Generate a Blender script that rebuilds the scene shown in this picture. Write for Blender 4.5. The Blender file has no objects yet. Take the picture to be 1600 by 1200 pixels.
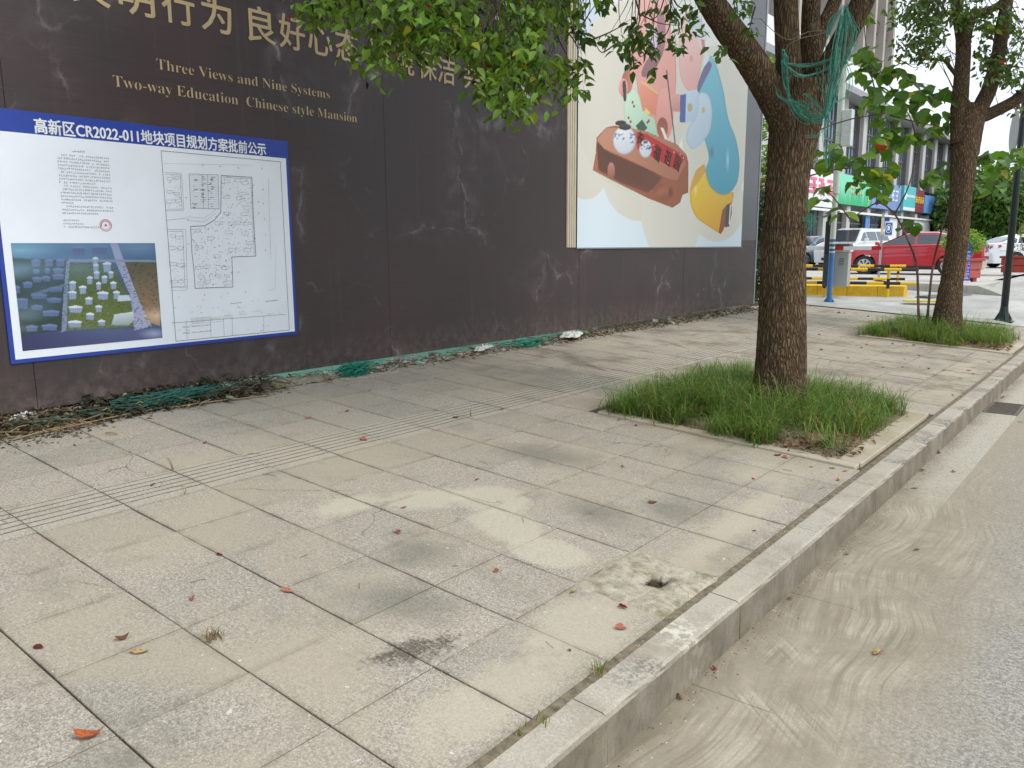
import bpy, math, random
import numpy as np
from mathutils import Vector, Matrix, noise as mnoise
rnd = random.Random(7); rg = np.random.default_rng(11)
S = bpy.context.scene; COL = S.collection
# ------------------------------------------------------------------ camera, sky, sun, exposure
CF = np.array([-0.61860271, 0.76706548, -0.17012124]); CR = np.array([0.77901106, 0.62698479, -0.00564279]); CU = np.array([-0.10233504, 0.13601697, 0.98540698])
FP = 1241.31; CH = 1.6; TC = math.tan(0.0592035)
cam = bpy.data.cameras.new("camera"); co = bpy.data.objects.new("camera", cam); COL.objects.link(co); S.camera = co
cam.sensor_width = 36; cam.lens = FP / 1600 * 36; cam.clip_end = 3000; cam.clip_start = .05
m4 = Matrix([[CR[i], CU[i], -CF[i], 0] for i in range(3)] + [[0, 0, 0, 1]]); m4.translation = (0, 0, CH); co.matrix_world = m4
SUN_EL, SUN_AZ = math.radians(50), math.radians(78)      # azimuth measured from +Y towards +X
W = bpy.data.worlds.new("World"); S.world = W; W.use_nodes = True
nt = W.node_tree; nt.nodes.clear()
def wn(t, **k):
    n = nt.nodes.new(t)
    for a, b in k.items(): setattr(n, a, b)
    return n
sky = wn('ShaderNodeTexSky', sky_type='NISHITA', sun_disc=False, sun_elevation=SUN_EL, sun_rotation=SUN_AZ)
bg1 = wn('ShaderNodeBackground'); bg1.inputs[1].default_value = 0.13; nt.links.new(sky.outputs[0], bg1.inputs[0])
bg2 = wn('ShaderNodeBackground'); bg2.inputs[0].default_value = (.88, .95, 1, 1)
tcn = wn('ShaderNodeTexCoord'); sx = wn('ShaderNodeSeparateXYZ'); nt.links.new(tcn.outputs['Generated'], sx.inputs[0])
mr = wn('ShaderNodeMapRange'); nt.links.new(sx.outputs[2], mr.inputs[0]); mr.inputs[1].default_value = 0; mr.inputs[2].default_value = .9; mr.inputs[3].default_value = .9; mr.inputs[4].default_value = 1.25
nt.links.new(mr.outputs[0], bg2.inputs[1])
mp = wn('ShaderNodeMapping'); mp.inputs['Scale'].default_value = (1, 1, 2.6); nt.links.new(tcn.outputs['Generated'], mp.inputs[0])
cn = wn('ShaderNodeTexNoise'); cn.inputs['Scale'].default_value = 2.3; cn.inputs['Detail'].default_value = 6; nt.links.new(mp.outputs[0], cn.inputs[0])
cr = wn('ShaderNodeMapRange'); nt.links.new(cn.outputs[0], cr.inputs[0]); cr.inputs[1].default_value = .36; cr.inputs[2].default_value = .56; cr.inputs[3].default_value = .42; cr.inputs[4].default_value = .97
ms = wn('ShaderNodeMixShader'); nt.links.new(cr.outputs[0], ms.inputs[0]); nt.links.new(bg1.outputs[0], ms.inputs[1]); nt.links.new(bg2.outputs[0], ms.inputs[2])
ow = wn('ShaderNodeOutputWorld'); nt.links.new(ms.outputs[0], ow.inputs[0])
sl = bpy.data.lights.new("sun", 'SUN'); sl.energy = 1.4; sl.angle = math.radians(18); sl.color = (1, .96, .9)
so = bpy.data.objects.new("sun", sl); COL.objects.link(so)
so.rotation_euler = Vector((math.sin(SUN_AZ) * math.cos(SUN_EL), math.cos(SUN_AZ) * math.cos(SUN_EL), math.sin(SUN_EL))).to_track_quat('Z', 'Y').to_euler()
S.view_settings.view_transform = 'Standard'; S.view_settings.look = 'None'; S.view_settings.exposure = 0.48; S.view_settings.gamma = 1; S.view_settings.use_curve_mapping = False
S.cycles.max_bounces = 6; S.cycles.transparent_max_bounces = 8; S.cycles.use_denoising = True

# ------------------------------------------------------------------ measuring helpers: sight line -> world point on a real surface
def ray(x, y): return CF + CR * ((x - 800) / FP) - CU * ((y - 600) / FP)
def D(x, y, dep): p = ray(x, y) * dep; return (p[0], p[1], p[2] + CH)
def XP(x, y, X): d = ray(x, y); s = X / d[0]; return (X, s * d[1], s * d[2] + CH)
def ZP(x, y, z): d = ray(x, y); s = (z - CH) / d[2]; return (s * d[0], s * d[1], z)
def PV(x, y): d = ray(x, y); s = -CH / (d[2] + TC * d[0]); p = d * s; return (p[0], p[1], p[2] + CH)
BX = -6.15
def BB(x, y): p = XP(x, y, BX); return p[1], p[2]
def pz(X): return -TC * X
def proj(p):
    q = np.asarray(p, float) - np.array([0, 0, CH]); d = q @ CF; return 800 + FP * (q @ CR) / d, 600 - FP * (q @ CU) / d
def sm(a, b, x): t = min(1, max(0, (x - a) / (b - a))); return t * t * (3 - 2 * t)
ROAD = -0.10
def gz(X, Y):
    lo = pz(X); hi = .40 + .2 * sm(22.5, 26, Y)
    w = sm(17, 20.5, Y); z = lo * (1 - w) + hi * w
    k = sm(-.5, -2.2, X) if X < -.5 else 0
    k = min(1, max(0, (-.5 - X) / 1.7)) if X > -2.2 else 1
    return z * k + (ROAD + .5 * sm(20, 34, Y)) * (1 - k)

# ------------------------------------------------------------------ materials
def L(r, g, b): return tuple(((c / 255) / 12.92 if c / 255 < .04045 else ((c / 255 + .055) / 1.055) ** 2.4) for c in (r, g, b))
class NT:
    def __init__(s, name):
        s.m = bpy.data.materials.new(name); s.m.use_nodes = True; s.t = s.m.node_tree; s.b = s.t.nodes['Principled BSDF']
    def n(s, t, **k):
        n = s.t.nodes.new('ShaderNode' + t)
        for a, b in k.items(): setattr(n, a, b)
        return n
    def put(s, sock, v):
        if v is None: return
        if hasattr(v, 'is_output'): s.t.links.new(v, sock)
        elif isinstance(v, (tuple, list)) and len(sock.default_value) == 4 and len(v) == 3: sock.default_value = (*v, 1)
        else: sock.default_value = v
    def math(s, op, a, b=None, c=None, cl=False):
        n = s.n('Math', operation=op, use_clamp=cl); s.put(n.inputs[0], a); s.put(n.inputs[1], b); s.put(n.inputs[2], c); return n.outputs[0]
    def vm(s, op, a, b=None):
        n = s.n('VectorMath', operation=op); s.put(n.inputs[0], a); s.put(n.inputs[1], b); return n.outputs[0]
    def mix(s, f, a, b, bt='MIX'):
        n = s.n('Mix', data_type='RGBA', blend_type=bt); s.put(n.inputs[0], f); s.put(n.inputs[6], a); s.put(n.inputs[7], b); return n.outputs[2]
    def pos(s): return s.n('NewGeometry').outputs['Position']
    def obj(s): return s.n('TexCoord').outputs['Object']
    def noise(s, v, sc, det=3, ro=.55, dist=0):
        n = s.n('TexNoise'); s.put(n.inputs['Vector'], v); n.inputs['Scale'].default_value = sc; n.inputs['Detail'].default_value = det; n.inputs['Roughness'].default_value = ro; n.inputs['Distortion'].default_value = dist; return n.outputs[0]
    def voro(s, v, sc, f='F1', rand=1):
        n = s.n('TexVoronoi', feature=f); s.put(n.inputs['Vector'], v); n.inputs['Scale'].default_value = sc; n.inputs['Randomness'].default_value = rand; return n.outputs[0]
    def mapr(s, v, a, b, c=0., d=1.):
        n = s.n('MapRange'); s.put(n.inputs[0], v); n.inputs[1].default_value = a; n.inputs[2].default_value = b; n.inputs[3].default_value = c; n.inputs[4].default_value = d; return n.outputs[0]
    def stretch(s, v, x, y, z): return s.vm('MULTIPLY', v, (x, y, z))
    def bump(s, h, st=.3, di=.01):
        n = s.n('Bump'); n.inputs['Strength'].default_value = st; n.inputs['Distance'].default_value = di; s.put(n.inputs['Height'], h); s.put(s.b.inputs['Normal'], n.outputs[0])
    def set(s, **k):
        names = dict(col='Base Color', rough='Roughness', metal='Metallic', spec='Specular IOR Level', coat='Coat Weight', sub='Subsurface Weight', emi='Emission Color', es='Emission Strength', trans='Transmission Weight', alpha='Alpha')
        for a, b in k.items(): s.put(s.b.inputs[names[a]], b)
        return s
_mc = {}
def M(name, col, rough=.6, var=.12, sc=6, bump=.0, metal=0, spec=.5, coat=0, fine=0):
    if name in _mc: return _mc[name]
    t = NT(name); c = tuple(col)
    p = t.obj(); nz = t.noise(p, sc, 5, .6)
    lo = tuple(max(0, x * (1 - var * 1.6)) for x in c); hi = tuple(min(1, x * (1 + var)) for x in c)
    cc = t.mix(t.mapr(nz, .3, .7), lo, hi)
    if fine: cc = t.mix(t.mapr(t.noise(p, fine, 2), .45, .6, 0, .25), cc, tuple(x * .55 for x in c))
    t.set(col=cc, rough=rough, metal=metal, spec=spec, coat=coat)
    if bump: t.bump(t.noise(p, sc * 8, 4), bump, .01)
    _mc[name] = t.m; return t.m
def vcol_mat(name, rough=.6, trans=0, spec=.4, bump=0):
    t = NT(name); a = t.n('Attribute', attribute_name='Col'); t.set(col=a.outputs[0], rough=rough, spec=spec)
    if trans:
        tr = t.n('BsdfTranslucent'); t.put(tr.inputs[0], t.mix(1., a.outputs[0], (1.3, 1.35, .6), 'MULTIPLY')); ms = t.n('MixShader'); ms.inputs[0].default_value = trans
        out = t.t.nodes['Material Output']; t.t.links.new(t.b.outputs[0], ms.inputs[1]); t.t.links.new(tr.outputs[0], ms.inputs[2]); t.t.links.new(ms.outputs[0], out.inputs[0])
    return t.m

def paving_mat(name, kind='tile'):
    t = NT(name); P = t.pos(); sp = t.n('SeparateXYZ'); t.put(sp.inputs[0], P); X, Y = sp.outputs[0], sp.outputs[1]
    wvx = t.n('TexNoise'); t.put(wvx.inputs['Vector'], P); wvx.inputs['Scale'].default_value = 5; wvx.inputs['Detail'].default_value = 4
    base = L(179, 169, 154); dark = L(140, 131, 117)
    # granite speckle
    f1 = t.noise(P, 190, 2, .6); f2 = t.noise(P, 75, 3, .6); f3 = t.noise(P, 420, 1, .5)
    c = t.mix(t.mapr(f2, .38, .62), dark, base)
    c = t.mix(t.mapr(t.math('ADD', t.math('MULTIPLY', f1, .5), t.math('MULTIPLY', t.noise(P, 110, 3, .65), .5)), .51, .58, 0, .75), c, L(214, 206, 195))
    c = t.mix(t.mapr(f3, .30, .43, .6, 0), c, L(92, 86, 78))
    # per tile tone
    ix = t.math('FLOOR', t.math('DIVIDE', t.math('ADD', X, 1.44), .446)); iy = t.math('FLOOR', t.math('DIVIDE', t.math('SUBTRACT', Y, .96), .4603))
    cb = t.n('CombineXYZ'); t.put(cb.inputs[0], ix); t.put(cb.inputs[1], iy); wh = t.n('TexWhiteNoise', noise_dimensions='2D'); t.put(wh.inputs[0], cb.outputs[0])
    if kind == 'tile':
        c = t.mix(t.mapr(wh.outputs[0], 0, 1, .0, .32), c, L(120, 119, 108))
    # broad weathering: sand film, grey green grime
    n1 = t.noise(P, 1.1, 5, .62, .4); n2 = t.noise(t.vm('ADD', P, (7, 3, 1)), 1.7, 5, .6, .6); n3 = t.noise(P, 9, 5, .7)
    c = t.mix(t.mapr(n1, .42, .66, 0, .72), c, L(172, 160, 140))
    c = t.mix(t.math('MULTIPLY', t.mapr(n2, .54, .76, 0, .6), t.mapr(n3, .3, .6)), c, L(104, 104, 92))
    def blob(cx, cy, rx, ry, rot, edge=.35, nz=.5, src=None):
        dx = t.math('SUBTRACT', X, cx); dy = t.math('SUBTRACT', Y, cy); cs, sn = math.cos(rot), math.sin(rot)
        u = t.math('DIVIDE', t.math('ADD', t.math('MULTIPLY', dx, cs), t.math('MULTIPLY', dy, sn)), rx)
        v = t.math('DIVIDE', t.math('SUBTRACT', t.math('MULTIPLY', dy, cs), t.math('MULTIPLY', dx, sn)), ry)
        r = t.math('SQRT', t.math('ADD', t.math('MULTIPLY', u, u), t.math('MULTIPLY', v, v)))
        r = t.math('ADD', r, t.math('MULTIPLY', t.math('SUBTRACT', src or n3, .5), nz * 2))
        return t.mapr(r, 1, 1 - edge, 0, 1)
    cream = L(190, 182, 162)
    for a in ((-3.36, 2.72, .13, .24, 0, .35, .45), (-3.12, 3.08, .19, .3, -.4, .35, .45), (-2.86, 3.36, .26, .24, 0, .3, .4), (-2.55, 3.12, .3, .2, -.4, .3, .35), (-2.18, 2.98, .24, .17, .1, .25, .25)):
        c = t.mix(t.math('MULTIPLY', blob(*a), t.mapr(f2, .3, .6, .55, .75)), c, cream)
    for a in ((-1.62, 1.9, .17, .5, .0, .5, .6), (-1.66, 4.1, .13, 1.1, .02, .6, .6), (-1.9, 5.0, .3, .35, 0, .6, .5), (-1.66, 2.5, .24, .4, 0, .5, .5), (-1.7, 10, .3, 2.5, 0, .8, .6)):
        c = t.mix(t.math('MULTIPLY', blob(*a), .6), c, L(188, 177, 156))
    grime = L(98, 99, 88)
    for a in ((-2.3, 2.15, .34, .22, .2, .7, .5), (-2.62, 2.5, .22, .22, 0, .7, .5), (-2.3, 3.62, .3, .2, 0, .7, .5), (-2.0, 3.95, .25, .25, 0, .7, .5), (-3.1, 4.3, .5, .3, .3, .8, .6)):
        c = t.mix(t.math('MULTIPLY', blob(*a), .5), c, grime)
    n4 = t.noise(P, 30, 4, .7)
    c = t.mix(t.math('MULTIPLY', blob(-2.02, 1.9, .085, .19, -.3, .5, 1.3, n4), t.mapr(t.noise(P, 85, 4, .7), .35, .55, .3, .85)), c, L(72, 64, 56))
    for a in ((-4.75, 7.35, .06, .3, 1.2, .5, .7), (-5.2, 7.6, .18, .6, .9, .8, .7), (-4.9, 9.6, .07, .3, 1., .6, .7)):
        c = t.mix(t.math('MULTIPLY', blob(*a), .6), c, L(84, 72, 60))
    # far paving is dustier and paler
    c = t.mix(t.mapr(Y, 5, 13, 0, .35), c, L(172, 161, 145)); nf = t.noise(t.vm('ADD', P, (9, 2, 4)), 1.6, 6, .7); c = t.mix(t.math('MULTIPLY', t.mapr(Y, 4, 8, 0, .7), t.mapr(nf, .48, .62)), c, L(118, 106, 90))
    def edge_d(q, o, w): f_ = t.math('FRACT', t.math('DIVIDE', t.math('SUBTRACT', q, o), w)); return t.math('MULTIPLY', t.math('MINIMUM', f_, t.math('SUBTRACT', 1., f_)), w)
    ed = t.math('MINIMUM', edge_d(X, -1.44, .446), edge_d(Y, .0394, .4603)); jg = t.math('MULTIPLY', t.mapr(ed, .004, .035, 1, 0), t.mapr(t.noise(P, 8, 5, .7), .42, .62)); c = t.mix(t.math('MULTIPLY', jg, .34 if kind != 'kerb' else 0.), c, L(96, 84, 68)); ck = t.voro(t.vm('ADD', P, t.vm('MULTIPLY', t.vm('SUBTRACT', wvx.outputs[1], (.5, .5, .5)), (.25, .25, 0))), .75, 'DISTANCE_TO_EDGE'); c = t.mix(t.math('MULTIPLY', t.mapr(ck, .001, .0035, 1, 0), t.mapr(t.noise(t.vm('ADD', P, (8, 8, 1)), .9, 2), .56, .6, 0, .7)), c, L(92, 84, 72)); c = t.mix(t.math('MULTIPLY', t.mapr(t.noise(t.vm('ADD', P, (1, 6, 2)), 26, 3, .6), .70, .73), .7), c, L(216, 212, 200))
    if kind == 'tactile': c = t.mix(.2, c, L(176, 174, 160))
    if kind == 'kerb': c = t.mix(.4, c, L(186, 181, 168))
    t.set(col=c, rough=.86, spec=.25)
    t.bump(t.math('ADD', f2, t.math('MULTIPLY', f1, .8)), .35, .004)
    return t.m, t, c
TILE = paving_mat("weathered granite paving")[0]
TACT = paving_mat("ribbed granite paving", 'tactile')[0]
def kerb_mat():
    m, t, c = paving_mat("granite kerb", 'kerb')
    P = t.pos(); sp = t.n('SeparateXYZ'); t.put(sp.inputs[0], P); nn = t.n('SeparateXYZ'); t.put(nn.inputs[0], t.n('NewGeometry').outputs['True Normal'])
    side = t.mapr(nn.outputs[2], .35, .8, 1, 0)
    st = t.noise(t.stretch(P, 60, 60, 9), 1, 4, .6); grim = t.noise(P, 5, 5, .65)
    c2 = t.mix(t.math('MULTIPLY', side, t.mapr(grim, .3, .65, .5, .95)), c, L(104, 96, 82))  # side face grime, its colour darkened further to offset the sun there
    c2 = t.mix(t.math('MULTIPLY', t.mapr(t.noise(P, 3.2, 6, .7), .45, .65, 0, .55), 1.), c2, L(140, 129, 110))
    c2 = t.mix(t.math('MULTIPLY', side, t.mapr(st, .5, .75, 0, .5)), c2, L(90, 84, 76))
    # tyre scuffs along the arris
    sc = t.math('MULTIPLY', t.mapr(t.noise(t.stretch(P, 1, 1.6, 1), 1.6, 3), .55, .62), t.math('MULTIPLY', t.mapr(t.math('ABSOLUTE', t.math('ADD', sp.outputs[2], -.066)), .006, .028, 1, 0), t.mapr(t.noise(P, 60, 3), .42, .58)))
    c2 = t.mix(t.math('MULTIPLY', sc, .8), c2, L(72, 70, 74))
    wp = t.math('MULTIPLY', t.mapr(t.noise(P, 22, 4, .65), .48, .56), t.mapr(t.math('ABSOLUTE', t.math('SUBTRACT', sp.outputs[1], 2.72)), .02, .17, 1, 0))
    c2 = t.mix(t.math('MULTIPLY', wp, t.mapr(side, 0, 1, .7, .15)), c2, L(222, 216, 202))
    t.set(col=c2); return m
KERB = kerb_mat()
def road_mat(name, mud=1, gut=False):
    t = NT(name); P = t.pos(); sp = t.n('SeparateXYZ'); t.put(sp.inputs[0], P); X, Y = sp.outputs[0], sp.outputs[1]
    if gut: c = t.mix(t.mapr(t.noise(P, 40, 4), .3, .7), L(160, 153, 140), L(196, 189, 174))
    else:
        c = t.mix(t.mapr(t.noise(P, 60, 3), .35, .65), L(128, 124, 117), L(170, 164, 153))
        c = t.mix(t.mapr(t.voro(P, 95), .0, .33, .9, 0), c, L(216, 210, 198)); c = t.mix(t.mapr(t.noise(P, 170, 2), .3, .42, .8, 0), c, L(78, 75, 72))
        c = t.mix(t.mapr(t.math('ADD', X, t.math('MULTIPLY', t.noise(P, 2.5, 4), .5)), -.95, -.05, .6, .0), c, L(170, 156, 130))
    # dried mud film swept into curved streaks
    n0 = t.n('TexNoise'); t.put(n0.inputs['Vector'], P); n0.inputs['Scale'].default_value = .62; n0.inputs['Detail'].default_value = 2
    wv = t.n('SeparateXYZ'); t.put(wv.inputs[0], t.vm('SUBTRACT', n0.outputs[1], (.5, .5, .5)))
    ca, sa = math.cos(.12), math.sin(.12)
    u = t.math('ADD', t.math('SUBTRACT', t.math('MULTIPLY', X, ca), t.math('MULTIPLY', Y, -sa * .6)), t.math('MULTIPLY', wv.outputs[0], .62)); v = t.math('ADD', Y, t.math('MULTIPLY', wv.outputs[1], .4))
    u2 = t.math('ADD', t.math('MULTIPLY', u, .72), t.math('MULTIPLY', v, .69)); v2 = t.math('SUBTRACT', t.math('MULTIPLY', v, .72), t.math('MULTIPLY', u, .69))
    def streak(a_, b_, off, rot=False):
        cb = t.n('CombineXYZ'); t.put(cb.inputs[0], t.math('MULTIPLY', u2 if rot else u, a_)); t.put(cb.inputs[1], t.math('MULTIPLY', v2 if rot else v, b_)); cb.inputs[2].default_value = off; return t.noise(cb.outputs[0], 1, 4, .6)
    sel = t.mapr(t.noise(t.vm('ADD', P, (6, 1, 3)), 1.5, 2, .5), .53, .6)
    sA = streak(40, 1.5, 0); sB = streak(44, 2.4, 8, True); s1 = t.math('ADD', t.math('MULTIPLY', sA, t.math('SUBTRACT', 1., sel)), t.math('MULTIPLY', sB, sel)); sC = streak(115, 3, 5); s3 = sC; s2 = streak(8, 2.2, 3.); pat = t.noise(t.vm('ADD', P, (2, 5, 0)), 3.4, 5, .68)
    k1 = t.math('MULTIPLY', t.mapr(t.math('ADD', t.math('MULTIPLY', s1, .6), t.math('MULTIPLY', s3, .4)), .43, .58), t.mapr(pat, .42, .58, .05, .9))
    mudc = t.mix(t.mapr(s2, .35, .65), L(142, 132, 115), L(160, 149, 130)); mudc = t.mix(t.mapr(t.noise(P, 7, 6, .75), .4, .62, 0, .45), mudc, L(132, 119, 99)); mudc = t.mix(t.math('MULTIPLY', k1, .55), mudc, L(200, 191, 173))
    mudc = t.mix(t.math('MULTIPLY', t.mapr(s1, .47, .36), .22), mudc, L(118, 105, 86)); mudc = t.mix(t.mapr(t.noise(P, 150, 2), .5, .7, 0, .3), mudc, L(120, 106, 88))
    zone = t.mapr(t.math('ADD', X, t.math('MULTIPLY', t.math('SUBTRACT', t.noise(P, 1.9, 5, .6), .5), .95)), -.82, -.30, 1, 0)
    along = t.mapr(t.math('ADD', Y, t.math('MULTIPLY', t.noise(P, 1.3, 4), 3)), 6.0, 8.6, 1, .12)
    f = t.math('MULTIPLY', t.math('MULTIPLY', zone, along), t.mapr(pat, .3, .5, .7, .97))
    c = t.mix(f, c, mudc)
    foot_dark = t.math('MULTIPLY', t.mapr(X, -1.26, -1.1, 1, 0), t.mapr(t.noise(P, 3, 4), .35, .6, .35, .9)); c = t.mix(t.math('MULTIPLY', foot_dark, .75), c, L(112, 101, 84))  # darker brown band along the kerb foot
    t.set(col=c, rough=.88, spec=.25)
    t.bump(t.math('ADD', t.math('MULTIPLY', t.math('SUBTRACT', 1., f), t.noise(P, 120, 2)), t.math('MULTIPLY', f, t.math('MULTIPLY', s1, .5))), .5, .005)
    return t.m
ROADM = road_mat("dusty asphalt"); GUTM = road_mat("gutter concrete under dried mud", gut=True)
def bark_mat():
    t = NT("furrowed bark"); P = t.obj(); a = t.n('Attribute', attribute_name='Col').outputs[0]
    w = t.n('TexNoise'); t.put(w.inputs['Vector'], P); w.inputs['Scale'].default_value = 9; w.inputs['Detail'].default_value = 3
    Pw = t.vm('ADD', P, t.vm('MULTIPLY', t.vm('SUBTRACT', w.outputs[1], (.5, .5, .5)), (.035, .035, .06)))
    e = t.voro(t.stretch(Pw, 44, 44, 8), 1, 'DISTANCE_TO_EDGE'); fur = t.mapr(e, .02, .26); n1 = t.noise(t.stretch(P, 90, 90, 22), 1, 5, .7); n2 = t.noise(P, 3, 4)
    h = t.math('ADD', t.math('MULTIPLY', fur, .8), t.math('MULTIPLY', n1, .5))
    c = t.mix(fur, L(52, 40, 30), L(130, 106, 82)); c = t.mix(t.mapr(n1, .35, .7, 0, .6), c, L(146, 124, 98)); c = t.mix(t.mapr(n2, .4, .7, 0, .4), c, L(88, 78, 60)); c = t.mix(t.mapr(t.noise(t.vm('ADD', P, (3, 3, 7)), 5, 6, .75), .60, .68, 0, .5), c, L(150, 140, 118)); c = t.mix(1., c, a, 'MULTIPLY')
    t.set(col=c, rough=.92, spec=.12); t.bump(h, 1., .02); return t.m
BARK = bark_mat()
def panel_mat():
    t = NT("dark marble print vinyl"); P = t.pos(); sp = t.n('SeparateXYZ'); t.put(sp.inputs[0], P)
    c = t.mix(t.mapr(t.noise(P, 1.0, 4), .35, .65), L(71, 55, 56), L(62, 54, 54))
    hz = t.noise(t.stretch(P, 1, 2.5, 160), 1, 3); c = t.mix(t.mapr(hz, .35, .75, 0, .22), c, L(88, 84, 84))
    wob = t.noise(P, 1.6, 5, .6); wv = t.vm('ADD', P, t.vm('MULTIPLY', t.n('TexNoise').outputs[1], (0, 0, 0)))
    w3 = t.n('TexNoise'); t.put(w3.inputs['Vector'], P); w3.inputs['Scale'].default_value = 1.8; w3.inputs['Detail'].default_value = 5
    wp = t.vm('ADD', P, t.vm('MULTIPLY', t.vm('SUBTRACT', w3.outputs[1], (.5, .5, .5)), (0, .9, .9)))
    v = t.voro(wp, .62, 'DISTANCE_TO_EDGE'); vein = t.mapr(v, 0, .016, 1, 0); veins = t.mapr(v, 0, .11, 1, 0)
    msk = t.mapr(t.noise(t.vm('ADD', P, (3, 1, 5)), .9, 3), .47, .63); msk2 = t.mapr(t.noise(t.vm('ADD', P, (3, 8, 5)), 6, 4), .42, .62)
    c = t.mix(t.math('MULTIPLY', t.math('MULTIPLY', vein, msk), t.math('MULTIPLY', msk2, .42)), c, L(176, 172, 176))
    c = t.mix(t.math('MULTIPLY', t.math('MULTIPLY', veins, msk), t.math('MULTIPLY', msk2, .17)), c, L(150, 145, 150))
    v2 = t.voro(t.vm('ADD', wp, (0, 4.2, 1.3)), 1.3, 'DISTANCE_TO_EDGE'); c = t.mix(t.math('MULTIPLY', t.math('MULTIPLY', t.mapr(v2, 0, .02, 1, 0), t.mapr(t.noise(t.vm('ADD', P, (3, 4, 9)), .8, 3), .53, .64)), t.math('MULTIPLY', msk2, .2)), c, L(160, 156, 160))
    dust = t.math('MULTIPLY', t.mapr(t.math('ADD', sp.outputs[2], t.math('MULTIPLY', t.noise(t.stretch(P, 1, 7, 1.5), 1, 4), .3)), .55, .95, .6, 0), t.mapr(t.noise(P, 12, 5, .7), .4, .65)); drip = t.math('MULTIPLY', t.mapr(t.noise(t.stretch(P, 1, 24, .5), 1, 4, .6), .58, .72, 0, .07), 1.); c = t.mix(drip, c, L(128, 120, 114)); c = t.mix(dust, c, L(120, 108, 96))
    t.set(col=c, rough=t.mapr(hz, .3, .7, .36, .5), spec=.34); t.bump(t.noise(P, 1.2, 2), .25, .05); return t.m
PANEL = panel_mat()
def soil_mat():
    t = NT("dry soil and rubble"); P = t.pos(); c = t.mix(t.mapr(t.noise(P, 14, 5, .7), .3, .7), L(84, 70, 55), L(146, 130, 108)); c = t.mix(t.mapr(t.noise(P, 60, 3), .5, .65, 0, .6), c, L(180, 168, 148))
    t.set(col=c, rough=.95, spec=.1); t.bump(t.noise(P, 30, 5), .8, .03); return t.m
SOIL = soil_mat()
DIRT = M("dark joint dirt", L(92, 80, 64), .95, .3, 30, .6)
def conc_mat(name, a, b, crack=True):
    t = NT(name); P = t.pos(); c = t.mix(t.mapr(t.noise(P, 1.4, 5), .35, .65), L(*a), L(*b)); c = t.mix(t.mapr(t.noise(P, 50, 3), .5, .7, 0, .3), c, tuple(x * .7 for x in L(*a)))
    c = t.mix(t.mapr(t.noise(P, 8, 5, .7), .55, .75, 0, .35), c, L(140, 128, 108))
    t.set(col=c, rough=.85, spec=.3); t.bump(t.noise(P, 60, 4), .3, .006); return t.m
CONC = conc_mat("pale driveway concrete", (158, 157, 152), (188, 186, 179))
PLAZA = conc_mat("pale plaza paving", (172, 168, 162), (198, 194, 187))
STONE = M("granite block", L(172, 168, 160), .8, .1, 8, .3, fine=90)
PATCHM = conc_mat("broken mortar", (180, 168, 144), (214, 204, 182))

# ------------------------------------------------------------------ mesh helpers
def mobj(name, verts, faces, mat, parent=None, smooth=False, cols=None, loc=None, **tags):
    me = bpy.data.meshes.new(name); me.from_pydata([tuple(v) for v in verts], [], [tuple(f) for f in faces]); me.update()
    if mat: me.materials.append(mat)
    if smooth: me.polygons.foreach_set('use_smooth', [True] * len(me.polygons))
    if cols is not None:
        a = me.color_attributes.new('Col', 'FLOAT_COLOR', 'POINT'); c = np.ones((len(verts), 4), np.float32); c[:, :3] = cols; a.data.foreach_set('color', c.ravel())
    return link(name, me, parent, loc, **tags)
def link(name, me, parent=None, loc=None, rot=None, **tags):
    o = bpy.data.objects.new(name, me); COL.objects.link(o)
    if parent: o.parent = parent
    if loc is not None: o.location = loc
    if rot is not None: o.rotation_euler = rot
    for k, v in tags.items(): o[k] = v
    return o
def thing(name, label, cat, loc=(0, 0, 0), rz=0, group=None):
    o = bpy.data.objects.new(name, None); COL.objects.link(o); o.location = loc; o.rotation_euler = (0, 0, rz); o['label'] = label; o['category'] = cat; o.empty_display_size = .1
    if group: o['group'] = group
    return o
def npmesh(name, V, F, mat, parent=None, cols=None, smooth=False, **tags):
    V = np.asarray(V, np.float32); F = np.asarray(F, np.int32); k = F.shape[1]; me = bpy.data.meshes.new(name)
    me.vertices.add(len(V)); me.vertices.foreach_set('co', V.ravel()); me.loops.add(F.size); me.loops.foreach_set('vertex_index', F.ravel()); me.polygons.add(len(F)); me.polygons.foreach_set('loop_start', np.arange(0, F.size, k, dtype=np.int32))
    if smooth: me.polygons.foreach_set('use_smooth', np.ones(len(F), bool))
    me.update(calc_edges=True)
    if cols is not None:
        a = me.color_attributes.new('Col', 'FLOAT_COLOR', 'POINT'); c = np.ones((len(V), 4), np.float32); c[:, :3] = cols; a.data.foreach_set('color', c.ravel())
    if mat: me.materials.append(mat)
    return link(name, me, parent, **tags)
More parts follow.
